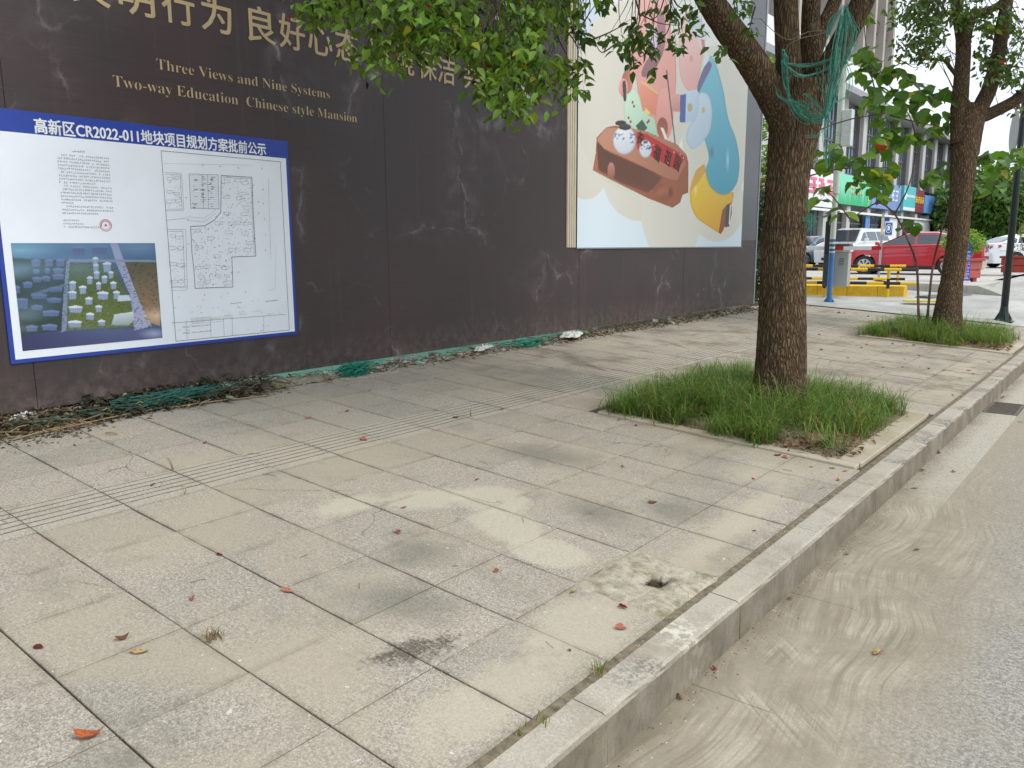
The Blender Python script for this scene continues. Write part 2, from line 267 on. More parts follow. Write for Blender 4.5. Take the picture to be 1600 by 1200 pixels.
class MB:
    def __init__(s): s.v = []; s.f = []; s.c = []
    def add(s, v, f, c=None):
        n = len(s.v); s.v += [tuple(x) for x in v]; s.f += [tuple(i + n for i in q) for q in f]; s.c += [c or (1, 1, 1)] * len(v); return s
    def box(s, x0, x1, y0, y1, z0, z1, c=None):
        v = [(x, y, z) for z in (z0, z1) for y in (y0, y1) for x in (x0, x1)]
        return s.add(v, [(0, 2, 3, 1), (4, 5, 7, 6), (0, 1, 5, 4), (2, 6, 7, 3), (0, 4, 6, 2), (1, 3, 7, 5)], c)
    def bbox(s, x0, x1, y0, y1, z0, z1, b=.01, c=None):   # box with chamfered edges
        if x0 > x1: x0, x1 = x1, x0
        if y0 > y1: y0, y1 = y1, y0
        xs, ys, zs = (x0, x1), (y0, y1), (z0, z1); v = []; idx = {}
        for i in (0, 1):
            for j in (0, 1):
                for k in (0, 1):
                    sx_, sy, sz = (1, -1)[i] * b, (1, -1)[j] * b, (1, -1)[k] * b
                    for a, p in enumerate(((xs[i], ys[j] + sy, zs[k] + sz), (xs[i] + sx_, ys[j], zs[k] + sz), (xs[i] + sx_, ys[j] + sy, zs[k]))): idx[i, j, k, a] = len(v); v.append(p)
        q = lambda *t: tuple(idx[x] for x in t); f = []
        f += [q((0, 0, 0, 0), (0, 0, 1, 0), (0, 1, 1, 0), (0, 1, 0, 0)), q((1, 0, 0, 0), (1, 1, 0, 0), (1, 1, 1, 0), (1, 0, 1, 0)), q((0, 0, 0, 1), (1, 0, 0, 1), (1, 0, 1, 1), (0, 0, 1, 1)), q((0, 1, 0, 1), (0, 1, 1, 1), (1, 1, 1, 1), (1, 1, 0, 1)), q((0, 0, 0, 2), (0, 1, 0, 2), (1, 1, 0, 2), (1, 0, 0, 2)), q((0, 0, 1, 2), (1, 0, 1, 2), (1, 1, 1, 2), (0, 1, 1, 2))]
        for k in (0, 1):
            for j in (0, 1): f.append(q((0, j, k, 1), (1, j, k, 1), (1, j, k, 2), (0, j, k, 2)))
            for i in (0, 1): f.append(q((i, 0, k, 0), (i, 1, k, 0), (i, 1, k, 2), (i, 0, k, 2)))
        for i in (0, 1):
            for j in (0, 1): f.append(q((i, j, 0, 0), (i, j, 1, 0), (i, j, 1, 1), (i, j, 0, 1)))
        for i in (0, 1):
            for j in (0, 1):
                for k in (0, 1): f.append(q((i, j, k, 0), (i, j, k, 1), (i, j, k, 2)))
        return s.add(v, f, c)
    def tube(s, pts, r, n=8, c=None, cap=True):
        pts = [Vector(p) for p in pts]; rs = r if isinstance(r, (list, tuple)) else [r] * len(pts); v = []; f = []
        up = Vector((0, 0, 1)) if abs((pts[-1] - pts[0]).normalized().z) < .9 else Vector((1, 0, 0))
        for i, p in enumerate(pts):
            d = (pts[min(i + 1, len(pts) - 1)] - pts[max(i - 1, 0)]).normalized(); a = d.cross(up).normalized(); b = a.cross(d).normalized(); up = b if abs(d.dot(b)) < .9 else up
            for k in range(n): t = 2 * math.pi * k / n; v.append(p + (a * math.cos(t) + b * math.sin(t)) * rs[i])
        for i in range(len(pts) - 1):
            for k in range(n): f.append((i * n + k, i * n + (k + 1) % n, (i + 1) * n + (k + 1) % n, (i + 1) * n + k))
        if cap: f.append(tuple(range(n))[::-1]); f.append(tuple((len(pts) - 1) * n + k for k in range(n)))
        return s.add(v, f, c)
    def quad(s, a, b, c_, d, c=None): return s.add([a, b, c_, d], [(0, 1, 2, 3)], c)
    def poly(s, pts, c=None): return s.add(pts, [tuple(range(len(pts)))], c)
    def prism(s, poly, axis, a, b, c=None):   # extrude a 2D outline along an axis
        n = len(poly)
        def mk(p, t): return (t, p[0], p[1]) if axis == 0 else (p[0], t, p[1]) if axis == 1 else (p[0], p[1], t)
        v = [mk(p, a) for p in poly] + [mk(p, b) for p in poly]
        return s.add(v, [tuple(range(n)), tuple(range(2 * n - 1, n - 1, -1))] + [(i, (i + 1) % n, n + (i + 1) % n, n + i) for i in range(n)], c)
    def done(s, name, mat, parent=None, smooth=False, **tags): return mobj(name, s.v, s.f, mat, parent, smooth, s.c if any(x != (1, 1, 1) for x in s.c) else None, **tags)
def curve_pts(pts, n=24):   # Catmull-Rom
    P = [np.array(p, float) for p in pts]; P = [2 * P[0] - P[1]] + P + [2 * P[-1] - P[-2]]; out = []
    m = len(P) - 3
    for i in range(n + 1):
        t = i / n * m; k = min(int(t), m - 1); t -= k; a, b, c, d = P[k:k + 4]
        out.append(.5 * ((2 * b) + (-a + c) * t + (2 * a - 5 * b + 4 * c - d) * t * t + (-a + 3 * b - 3 * c + d) * t ** 3))
    return out
dg = bpy.context.evaluated_depsgraph_get()
def text_mesh(name, body, size, mat, parent, origin, ydir, zdir, bold=0, sx=1., offset=0, center=False, **tags):
    cu = bpy.data.curves.new('lettering', 'FONT'); cu.body = body; cu.size = size; cu.offset = offset; cu.resolution_u = 3
    if center: cu.align_x = 'CENTER'
    o = bpy.data.objects.new('tmp', cu); COL.objects.link(o); bpy.context.view_layer.update(); dgx = bpy.context.evaluated_depsgraph_get()
    me = bpy.data.meshes.new_from_object(o.evaluated_get(dgx)); bpy.data.objects.remove(o)
    n = len(me.vertices); v = np.empty(n * 3, np.float32); me.vertices.foreach_get('co', v); v = v.reshape(-1, 3)
    F = [tuple(p.vertices) for p in me.polygons]; bpy.data.meshes.remove(me)
    if n == 0: return None
    yd = np.array(ydir, float); zd = np.array(zdir, float); nd = np.cross(yd, zd); V = []; FF = []
    shifts = [(0, 0)] if not bold else [(a * bold, b * bold) for a, b in ((0, 0), (1, 0), (-1, 0), (0, .6), (0, -.6))]
    for k, (a, b) in enumerate(shifts):
        V += [tuple(np.array(origin) + yd * (q[0] * sx + a) + zd * (q[1] + b) + nd * (.0004 * k)) for q in v]; FF += [tuple(i + k * n for i in f) for f in F]
    return mobj(name, V, FF, mat, parent, **tags)

# ------------------------------------------------------------------ ground, road, pavement
TW, TL = .446, .4603; X0, Y0 = -1.44, .9600 - 2 * .4603
def tz(X, Y): return pz(X)
mb = MB(); N = 26
xs = [-90, -50, -30, -22, -16, -12, -10, -8.5, -7.3, -6.4, -5.2, -4.2, -3.3, -2.75, -2.2, -1.7, -1.27, -.9, -.5, 0, 2, 8, 30, 120]; ys = [17.29, 17.7, 18.2, 18.8, 19.4, 20, 20.6, 21.3, 22, 22.6, 23.3, 24, 25, 26, 28, 34, 45, 60, 100, 200]
for X in xs:
    for Y in ys: mb.v.append((X, Y, gz(X, Y))); mb.c.append((1, 1, 1))
for i in range(len(xs) - 1):
    for j in range(len(ys) - 1): a = i * len(ys) + j; mb.f.append((a, a + len(ys), a + len(ys) + 1, a + 1))
mb.done('driveway', CONC, None, True, kind='structure')
g = MB().quad((-900, -900, -.45), (900, -900, -.45), (900, 900, -.45), (-900, 900, -.45)); g.quad((-900, 190, .5), (900, 190, .5), (900, 1500, .5), (-900, 1500, .5))
g.done('ground', SOIL, None, kind='structure')
mb = MB()
for i in range(14):   # site soil behind and beneath the hoarding
    for j in range(20): mb.v.append((-6.02 - i * 1.6, -8 + j * 1.36, pz(-6.02) + (.02 + .05 * rnd.random() if i else -.03))); mb.c.append((1, 1, 1))
for i in range(13):
    for j in range(19): a = i * 20 + j; mb.f.append((a, a + 1, a + 21, a + 20))
mb.done('site_ground', SOIL, None, True, kind='structure')
g = MB().quad((-.9455, -12, ROAD + .0035), (14, -12, ROAD + .0035), (14, 17.3, ROAD + .0035), (-.9455, 17.3, ROAD + .0035)); g.done('road', ROADM, None, kind='structure')
gut = MB().box(-1.3, -.947, -12, 17.3, ROAD - .1, ROAD - .004); gut = gut.done('gutter', M('mud in the gutter joints', L(128, 114, 93), .95, .2, 20), None, kind='structure')
y = -11.6 + .37
while y < 17:
    if not (9.2 < y + .5 < 10.1):
        MB().bbox(-1.262, -.9465, y + .0015, min(y + 1.0685, 17.3), ROAD - .04, ROAD + .003, .0012).done('gutter_slab', GUTM, gut)
    else: MB().bbox(-1.262, -.951, y + .004, 9.24, ROAD - .04, ROAD + .002, .004).done('gutter_slab', GUTM, gut) or None
    y += 1.07
MB().bbox(-1.262, -.951, 9.93, 10.2, ROAD - .04, ROAD + .002, .004).done('gutter_slab', GUTM, gut)
# pavement bed + tiles
HX, HY = 0, 0
bed = MB(); bed.add([(X0 + .03, -6, pz(X0 + .03) - .011), (X0 + .03, 17.3, pz(X0 + .03) - .011), (-6.6, 17.3, pz(-6.6) - .011), (-6.6, -6, pz(-6.6) - .011)], [(0, 1, 2, 3)])
# leave a shaft for the post hole
hc = (-1.63, 3.05); hw, hl = .05, .062
bv = []; 
def slab_with_hole(x0, x1, y0, y1, dz, hx, hy, a, b):
    o = [(x0, y0), (x1, y0), (x1, y1), (x0, y1)]; h = [(hx - a, hy - b), (hx + a, hy - b), (hx + a, hy + b), (hx - a, hy + b)]
    v = [(p[0], p[1], pz(p[0]) + dz) for p in o + h]; return v, [(i, (i + 1) % 4, 4 + (i + 1) % 4, 4 + i) for i in range(4)]
v_, f_ = slab_with_hole(-6.6, X0 + .036, -6, 17.3, -.011, *hc, hw + .01, hl + .01)
pavement = mobj('pavement', v_, f_, DIRT, None, kind='structure')
def tile_mesh(tact):
    a, b = TW / 2, TL / 2; gx, gy, bv, z = .0022, .0036, .0028, 0
    if not tact:
        v = [(-a + gx, -b + gy, -.03), (a - gx, -b + gy, -.03), (a - gx, b - gy, -.03), (-a + gx, b - gy, -.03), (-a + gx, -b + gy, -bv), (a - gx, -b + gy, -bv), (a - gx, b - gy, -bv), (-a + gx, b - gy, -bv),
             (-a + gx + bv, -b + gy + bv, 0), (a - gx - bv, -b + gy + bv, 0), (a - gx - bv, b - gy - bv, 0), (-a + gx + bv, b - gy - bv, 0)]
        f = [(8, 9, 10, 11)]
        for i in range(4): j = (i + 1) % 4; f += [(i, j, 4 + j, 4 + i), (4 + i, 4 + j, 8 + j, 8 + i)]
    else:
        prof = [(-a + gx, -.03), (-a + gx, 0), (-a + .035, 0)]; n = 6; w = (2 * a - .07) / n
        for k in range(n):
            x = -a + .035 + w * k; prof += [(x + .003, -.006), (x + .009, -.006), (x + .012, .001)]; 
            if k < n - 1: prof += [(x + w, .001)]
        prof += [(a - gx, 0), (a - gx, -.03)]
        m = len(prof); v = [(p[0], -b + gy, p[1]) for p in prof] + [(p[0], b - gy, p[1]) for p in prof]; f = [(i, i + 1, m + i + 1, m + i)[::-1] for i in range(m - 1)] + [tuple(range(m)), tuple(range(2 * m - 1, m - 1, -1))]
    me = bpy.data.meshes.new('paving_tile'); me.from_pydata(v, [], f); me.materials.append(TACT if tact else TILE)
    if tact:
        me.materials.append(GROOVE)
        for p in me.polygons:
            zz = [v[i][2] for i in p.vertices]
            if -.02 < min(zz) < -.004: p.material_index = 1
    me.update(); return me, v, f
GROOVE = M('dirt filled groove', L(112, 104, 90), .95, .35, 9)
tm = [tile_mesh(0), tile_mesh(1)]; cells = []
pits = [(-3.56, 5.55, 7.80), (-3.50, 12.85, 15.2)]
for i in range(0, 12):
    for j in range(-10, 38):
        cx = X0 - TW * (i + .5); cy = Y0 + TL * (j + .5)
        if cx < -6.5 or cy > 17.3: continue
        if any(cx > p[0] + .1 and p[1] - .02 < cy < p[2] for p in pits): continue
        if abs(cx - hc[0]) < TW / 2 and abs(cy - hc[1]) < TL / 2: continue
        px, py = proj((cx, cy, pz(cx))); vis = -60 < px < 1660 and -60 < py < 1290 and (np.array([cx, cy, pz(cx) - CH]) @ CF) > .3
        d = math.hypot(cx, cy) if vis else 99
        cells.append((d, cx, cy, i == 6, vis))
cells.sort(); rest = [MB(), MB()]
for k, (d, cx, cy, tact, vis) in enumerate(cells):
    me, v, f = tm[tact]; z = pz(cx) + rnd.uniform(-.002, .002); rot = (rnd.uniform(-.005, .005), math.atan(TC) + rnd.uniform(-.005, .005), rnd.uniform(-.0035, .0035))
    if k < 299: link('paving_tile', me, pavement, (cx, cy, z), rot)
    else:
        R = Matrix.Rotation(rot[1], 3, 'Y'); rest[tact].add([tuple(R @ Vector(p) + Vector((cx, cy, z))) for p in v], f)
rest[0].done('paving_tiles_beyond', TILE, pavement, kind='stuff'); rt = rest[1].done('ribbed_tiles_beyond', TACT, pavement, kind='stuff'); rt.data.materials.append(GROOVE)
nf = len(tm[1][2]); mi = [p.material_index for p in tm[1][0].polygons]
for q_, p in enumerate(rt.data.polygons): p.material_index = mi[q_ % nf]
# mortar patch with the broken post hole
n = 44; V = []; F = []; R_ = 6
cxp, cyp = X0 - TW / 2, 3.035
for r in range(R_):
    for k in range(n):
        a = 2 * math.pi * k / n; ca, sa = math.cos(a), math.sin(a); mxx = max(abs(ca), abs(sa)); hx = hc[0] + ca / mxx * hw * (1 + .2 * mnoise.noise((ca * 3, sa * 3, 2))); hy = hc[1] + sa / mxx * hl * (1 + .25 * mnoise.noise((ca * 3, sa * 3, 7)))
        ox = cxp + ca / mxx * .232 * (1 + .13 * mnoise.noise((ca * 2, sa * 2, 1))); oy = cyp + sa / mxx * .27 * (1 + .16 * mnoise.noise((ca * 2.4, sa * 2.4, 4))); ox = min(ox, X0 + .015)
        t = (r / (R_ - 1)); x = hx * (1 - t) + ox * t; y_ = hy * (1 - t) + oy * t
        z = pz(x) + .006 + .006 * mnoise.noise((x * 18, y_ * 18, 0)) - (.011 if r == R_ - 1 else 0) + .004 * math.sin(t * 3)
        V.append((x, y_, z))
for r in range(R_ - 1):
    for k in range(n): F.append((r * n + k, (r + 1) * n + k, (r + 1) * n + (k + 1) % n, r * n + (k + 1) % n))
b0 = len(V)
for k in range(n): x, y_, z = V[k]; V.append((hc[0] + (x - hc[0]) * .85, hc[1] + (y_ - hc[1]) * .85, z - .13))
for k in range(n): F.append((k, (k + 1) % n, b0 + (k + 1) % n, b0 + k))
F.append(tuple(range(b0, b0 + n)))
def patch_mat():
    t = NT("crumbled mortar"); P = t.pos(); sp = t.n('SeparateXYZ'); t.put(sp.inputs[0], P); c = t.mix(t.mapr(t.noise(P, 16, 6, .7), .35, .65), L(156, 144, 122), L(204, 195, 176))
    dx = t.math('SUBTRACT', sp.outputs[0], hc[0]); dy = t.math('SUBTRACT', sp.outputs[1], hc[1]); dz = t.math('SUBTRACT', sp.outputs[2], pz(hc[0]))
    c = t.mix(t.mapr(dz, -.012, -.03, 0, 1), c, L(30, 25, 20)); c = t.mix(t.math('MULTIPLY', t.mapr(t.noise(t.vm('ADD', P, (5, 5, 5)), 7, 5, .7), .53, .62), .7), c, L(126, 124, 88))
    c = t.mix(t.mapr(t.voro(t.vm('ADD', P, t.vm('MULTIPLY', t.n('TexNoise').outputs[1], (0, 0, 0))), 7, 'DISTANCE_TO_EDGE'), 0, .02, .35, 0), c, L(110, 98, 80))
    t.set(col=c, rough=.95, spec=.15); t.bump(t.noise(P, 45, 6, .75), 1, .012); return t.m
mobj('mortar_patch', V, F, patch_mat(), pavement, True)
mb = MB()
for k in range(16):
    a = rnd.uniform(0, 6.3); p = Vector((hc[0] + rnd.uniform(-.03, .03), hc[1] + rnd.uniform(-.04, .04), pz(hc[0]) - rnd.uniform(.01, .05))); d = Vector((math.cos(a), math.sin(a), rnd.uniform(-.3, .5))) * .04
    mb.tube([p - d, p + Vector((0, 0, .01)), p + d], .0022, 4)
mb.done('twigs_in_hole', M("dead twig", L(70, 54, 38), .9, .3, 30), pavement, kind='stuff')
# kerb
gapm = MB().add([(X0 + .002, -12, pz(X0) - .001), (X0 + .04, -12, pz(X0) - .003), (X0 + .04, 17.3, pz(X0) - .003), (X0 + .002, 17.3, pz(X0) - .001)], [(0, 1, 2, 3)])
kerb = gapm.done('kerb', M('grit in the kerb joint', L(124, 112, 92), .95, .35, 25, .4), None, kind='structure')
def kerb_mesh(ln):
    xo, xi = -1.262, -1.405; zt = pz(-1.33); pr = [(xi, -.18), (xi, pz(xi) - .004), (xi - -.004, pz(xi)), (xo - .022, pz(xo) + .001), (xo - .009, pz(xo) - .004), (xo - .001, pz(xo) - .017), (xo + .004, -.18)]
    m = len(pr); segs = 10; V = []; F = []
    for s in range(segs + 1):
        yy = .0015 + (ln - .003) * s / segs
        for q, (x, z) in enumerate(pr):
            k = .004 * mnoise.noise((x * 9, yy * 7 + q * .7, rnd.random() * .3)) if 0 < q < m - 1 else 0
            V.append((x + k, yy, z + k * .8))
    for s in range(segs):
        for q in range(m - 1): a = s * m + q; F.append((a, a + m, a + m + 1, a + 1))
    F.append(tuple(range(m))); F.append(tuple(range((segs + 1) * m - 1, segs * m - 1, -1)))
    return V, F
y = 2.06 - 1.075 * 8
kv = []
for k in range(3):
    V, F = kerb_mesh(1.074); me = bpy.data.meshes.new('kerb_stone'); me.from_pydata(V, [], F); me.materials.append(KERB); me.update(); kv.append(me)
while y < 16.5:
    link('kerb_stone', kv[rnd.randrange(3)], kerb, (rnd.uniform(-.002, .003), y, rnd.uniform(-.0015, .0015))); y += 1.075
# drain grate in the gutter
t_ = thing('drain_grate', 'grey iron drain grate set in the gutter beside the kerb', 'drain grate', (0, 0, 0)); IRON = M("weathered cast iron", L(112, 104, 94), .7, .2, 20, .3, metal=.3)
MB().box(-1.25, -.96, 9.26, 9.92, ROAD - .12, ROAD - .06).done('sump', M("black void", (.01, .01, .01)), t_)
fr = MB()
for a in ((-1.255, -1.23, 9.25, 9.93), (-.98, -.955, 9.25, 9.93), (-1.23, -.98, 9.25, 9.275), (-1.23, -.98, 9.905, 9.93)): fr.box(*a, ROAD - .06, ROAD + .006)
fr.done('grate_frame', IRON, t_)
for k in range(11): MB().box(-1.228, -.982, 9.30 + k * .055, 9.325 + k * .055, ROAD - .05, ROAD + .004).done('grate_bar', IRON, t_)

# ------------------------------------------------------------------ leaf and blade generators
def leaves(P, Dn, Nn, ln, wd, cols, fold=.25):
    n = len(P); Dn = Dn / np.linalg.norm(Dn, axis=1, keepdims=True); Sd = np.cross(Dn, Nn); Sd /= np.linalg.norm(Sd, axis=1, keepdims=True) + 1e-9; Nn = np.cross(Sd, Dn)
    ln = ln[:, None]; wd = wd[:, None]
    b = P; m1 = P + Dn * ln * .35; m2 = P + Dn * ln * .7 - Nn * ln * .04; tip = P + Dn * ln - Nn * ln * .13
    l1 = m1 + Sd * wd * .5 + Nn * wd * fold; r1 = m1 - Sd * wd * .5 + Nn * wd * fold; l2 = m2 + Sd * wd * .36 + Nn * wd * fold * .6; r2 = m2 - Sd * wd * .36 + Nn * wd * fold * .6
    V = np.stack([b, l1, m1, r1, l2, m2, r2, tip], 1).reshape(-1, 3); o = np.arange(n)[:, None] * 8
    T = np.array([(0, 2, 1), (0, 3, 2), (1, 2, 5), (1, 5, 4), (2, 3, 6), (2, 6, 5), (4, 5, 7), (5, 6, 7)]); F = (o[:, :, None] + T[None]).reshape(-1, 3)
    return V, F, np.repeat(cols, 8, 0)
LEAFM = vcol_mat("camphor leaf", .42, .32, .45); GRASSM = vcol_mat("grass blade", .5, .3, .35); LITM = vcol_mat("dead leaf", .7, .1, .3)
def greens(n, base, var=.25, yel=.03, red=.006):
    c = np.array(base)[None] * (1 + rg.normal(0, var, (n, 1))) * (1 + rg.normal(0, .06, (n, 3))); k = rg.random(n)
    c[k < yel] = np.array(L(150, 150, 40)); c[k < red] = np.array(L(170, 60, 25)); return np.clip(c, .008, .7)
def sprays(specs, size, base, per=16, spread=.16, droop=.8, **kw):
    Ps = []; Ds = []; tw = []
    for (c, r, par) in specs:   # cluster centre, radius, twig parent point
        c = np.array(c); n = max(4, int(per * rnd.uniform(.6, 1.3)))
        for q in range(n):
            d = rg.normal(0, 1, 3); d[2] = -abs(d[2]) * .3 - droop; p = c + rg.normal(0, r * .5, 3) * np.array([1, 1, .8]); Ps.append(p); Ds.append(d)
        tw.append((np.array(par), c))
    P = np.array(Ps); Dn = np.array(Ds); n = len(P); Nn = rg.normal(0, .5, (n, 3)) + np.array([0.3, -.4, .8]); ln = size * rg.uniform(.6, 1.25, n)
    return leaves(P, Dn, Nn, ln, ln * .46, greens(n, base, **kw)), tw
def trunkmesh(pts, rad, segs=36, rings=60, ridge=.012, seed=0, flare=0, freq=5.0):
    C = curve_pts(pts, rings); Rr = [float(np.interp(i / rings, np.linspace(0, 1, len(rad)), rad)) for i in range(rings + 1)]; V = []; F = []; c = []
    up = np.array([0, 1., 0])
    for i, p in enumerate(C):
        d = C[min(i + 1, rings)] - C[max(i - 1, 0)]; d /= np.linalg.norm(d); a = np.cross(d, up); a /= np.linalg.norm(a); b = np.cross(a, d); s = i / rings * np.linalg.norm(C[-1] - C[0])
        for k in range(segs):
            t = 2 * math.pi * k / segs; ca, sa = math.cos(t), math.sin(t); R = Rr[i]
            n1 = mnoise.noise((ca * freq * 2, sa * freq * 2, s * 5 + seed)); n1b = mnoise.noise((ca * freq * 3.4 + 9, sa * freq * 3.4, s * 9 + seed)); n2 = mnoise.noise((ca * 1.3, sa * 1.3, s * 1.2 + seed * 3))
            rid = (1 - abs(n1) * 2.2) * .5 + (1 - abs(n1b) * 2) * .5
            rr = R * (1 + .06 * n2) + ridge * (rid - .4) + flare * math.exp(-s * 5) * (.6 + .4 * math.sin(t * 5 + seed))
            V.append(p + (a * ca + b * sa) * rr); q = .62 + .36 * max(0, min(1, rid)); c.append((q, q, q))
    for i in range(rings):
        for k in range(segs): F.append((i * segs + k, i * segs + (k + 1) % segs, (i + 1) * segs + (k + 1) % segs, (i + 1) * segs + k))
    F.append(tuple(rings * segs + k for k in range(segs)))
    return V, F, c
def limb(parent, name, pts, rad, **kw):
    V, F, c = trunkmesh(pts, rad, **kw); return mobj(name, V, F, BARK, parent, True, c)

# ------------------------------------------------------------------ tree pits
EDGE = conc_mat("pit edging concrete", (164, 152, 130), (190, 180, 160))
def pit(lab, x0, y0, y1, nbl, seed):
    st = random.Random(seed); r2 = np.random.default_rng(seed); z = lambda x: pz(x)
    base = MB(); 
    nx, ny = 18, 18
    V = [(x0 + .1 + (-1.5 - x0 - .16) * i / nx, y0 + .1 + (y1 - y0 - .2) * j / ny, 0) for i in range(nx + 1) for j in range(ny + 1)]
    V = [(x, y, z(x) + .015 + .03 * math.sin(math.pi * ((x - x0) / (-1.5 - x0))) * math.sin(math.pi * (y - y0) / (y1 - y0)) + .014 * mnoise.noise((x * 6, y * 6, 1))) for x, y, _ in V]
    F = [(i * (ny + 1) + j, (i + 1) * (ny + 1) + j, (i + 1) * (ny + 1) + j + 1, i * (ny + 1) + j + 1) for i in range(nx) for j in range(ny)]
    P_ = mobj('tree_pit', V, F, SOIL, None, True, kind='structure')
    def edge(xa, xb, ya, yb):
        for _ in [0]:
            v = MB().bbox(xa, xb, ya, yb, -.12, .02, .006); v.v = [(p[0], p[1], p[2] + z(p[0])) for p in v.v]; v.done('edging_slab', EDGE, P_)
    L_ = (-1.47 - x0) / 3
    for k in range(3):
        edge(x0 + L_ * k + .004, x0 + L_ * (k + 1) - .004, y0, y0 + .115); edge(x0 + L_ * k + .004, x0 + L_ * (k + 1) - .004, y1 - .115, y1)
        h = (y1 - y0 - .24) / 3; edge(x0, x0 + .115, y0 + .12 + h * k + .004, y0 + .12 + h * (k + 1) - .004); edge(-1.62, -1.465, y0 + .12 + h * k + .004, y0 + .12 + h * (k + 1) - .004)
    # grass
    n = nbl; cx = (x0 - 1.5) / 2; cyy = (y0 + y1) / 2; tuft = r2.uniform((x0 + .03, y0 + .05), (-1.66, y1 - .04), (n // 14, 2))
    keep = ~((tuft[:, 0] > -2.15) & (tuft[:, 1] < y0 + .5 + (tuft[:, 0] + 2.15) * .8) & (r2.random(len(tuft)) < .86)) & (np.array([mnoise.noise((q[0] * 3.5, q[1] * 3.5, seed)) for q in tuft]) > -.3); tuft = tuft[keep]
    ti = r2.integers(0, len(tuft), n); bp = tuft[ti] + r2.normal(0, .045, (n, 2)); td = r2.normal(0, 1, (len(tuft), 2))[ti] + r2.normal(0, .8, (n, 2)); td /= np.linalg.norm(td, axis=1, keepdims=True)
    edgef = np.minimum.reduce([(bp[:, 0] - x0) / .5, (-1.6 - bp[:, 0]) / .7, (bp[:, 1] - y0) / .5, (y1 - bp[:, 1]) / .5]).clip(.3, 1)
    ht = r2.uniform(.10, .43, n) * (.5 + .55 * edgef) * (.7 + .5 * r2.random(len(tuft)))[ti]; lean = r2.uniform(.3, 1.5, n) * ht; w = r2.uniform(.0013, .0034, n) * np.where(r2.random(n) < .05, 2.2, 1)
    zb = -TC * bp[:, 0] + .01; sd = np.stack([-td[:, 1], td[:, 0]], 1); VV = []
    for k, (s, q) in enumerate(((0, 0), (.35, .42), (.72, .82), (1., 1.))):
        ctr = np.stack([bp[:, 0] + td[:, 0] * lean * s ** 1.7, bp[:, 1] + td[:, 1] * lean * s ** 1.7, zb + ht * (q - .28 * s ** 3 * (lean / ht))], 1); ww = (w * (1 - .25 * k if k < 3 else .12))[:, None]; off = np.concatenate([sd * ww, np.zeros((n, 1))], 1)
        VV += [ctr - off, ctr + off]
    V = np.stack(VV, 1).reshape(-1, 3); o = np.arange(n)[:, None] * 8; T = np.array([(0, 1, 3, 2), (2, 3, 5, 4), (4, 5, 7, 6)]); F = (o[:, :, None] + T[None]).reshape(-1, 4)
    c = np.array(L(106, 138, 58))[None] * (1 + r2.normal(0, .25, (n, 1))) * (.62 + .8 * r2.random((len(tuft), 1)))[ti] * (1 + r2.normal(0, .07, (n, 3))); pick = r2.random(n); c[pick < .16] = np.array(L(178, 164, 104)) * r2.uniform(.7, 1.1, ((pick < .16).sum(), 1)); c[(pick > .16) & (pick < .32)] *= np.array((.62, .8, .95)); c = np.clip(c, .01, .6)
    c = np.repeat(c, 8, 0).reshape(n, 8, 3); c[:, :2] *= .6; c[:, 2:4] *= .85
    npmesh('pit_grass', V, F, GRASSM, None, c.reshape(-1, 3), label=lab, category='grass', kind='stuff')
    # leaf litter on the bare corner
    m = 170; p = r2.uniform((x0 + .1, y0 + .05), (-1.5, y0 + .75), (m, 2)); p[:, 0] = np.where(r2.random(m) < .7, -1.55 - r2.random(m) * .75, p[:, 0]); pp = np.stack([p[:, 0], p[:, 1], -TC * p[:, 0] + .035 + r2.random(m) * .02], 1); dn = r2.normal(0, 1, (m, 3)); dn[:, 2] *= .25; l = r2.uniform(.03, .08, m)
    V, F, cc = leaves(pp, dn, np.array([0, 0, 1]) + r2.normal(0, .3, (m, 3)), l, l * .5, np.clip(np.array([L(96, 66, 44), L(70, 54, 40), L(140, 100, 66), L(128, 84, 56)])[r2.integers(0, 4, m)], 0, 1)); npmesh('leaf_litter', V, F, LITM, P_, cc, kind='stuff')
    return P_
pit('long green grass growing around the nearer tree in its paved pit', *pits[0], 19000, 3)
pit('long green grass around the second tree beyond, beside the lamp post', *pits[1], 11000, 5)
# weed tufts
def tuft(p, n, h, cols, lab, spread=.03, seed=1, nm='weed_tuft'):
    r = random.Random(seed); mb = MB()
    for k in range(n):
        a = r.uniform(0, 6.28); l = h * r.uniform(.5, 1.1); ln = r.uniform(.2, .9) * l; b = Vector((p[0] + r.gauss(0, spread), p[1] + r.gauss(0, spread), p[2] - .004)); w = .0025; c = cols[r.randrange(len(cols))]; d = Vector((math.cos(a), math.sin(a), 0)); s = Vector((-d.y, d.x, 0)) * w
        q = [b, b + d * ln * .3 + Vector((0, 0, l * .6)), b + d * ln + Vector((0, 0, l))]; mb.add([q[0] - s, q[0] + s, q[1] + s * .7, q[1] - s * .7, q[2]], [(0, 1, 2, 3), (3, 2, 4)], c)
    mb.done(nm, GRASSM, None, label=lab, category='weed')
YG = [L(150, 140, 70), L(120, 130, 60), L(176, 150, 84), L(96, 120, 50)]; DY = [L(140, 120, 82), L(96, 84, 60), L(170, 152, 110)]
tuft(PV(935, 1052), 16, .06, YG, 'yellowing grass tuft in the kerb joint near the mortar hole', .012, 1)
tuft(PV(845, 1128), 9, .05, YG, 'small green weed in the kerb joint closest to the bottom edge', .014, 2)
tuft(PV(815, 1148), 5, .05, YG, 'thin grass blades in the kerb gap, left of the small green weed', .008, 3)
tuft(PV(330, 998), 46, .045, DY, 'dry straw clump lying on the joint of the near paving', .02, 4)
tuft(PV(1000, 652), 60, .14, [L(110, 140, 60), L(90, 130, 60), L(150, 150, 80)], 'grass tuft spilling out at the left corner of the nearer pit', .07, 5)
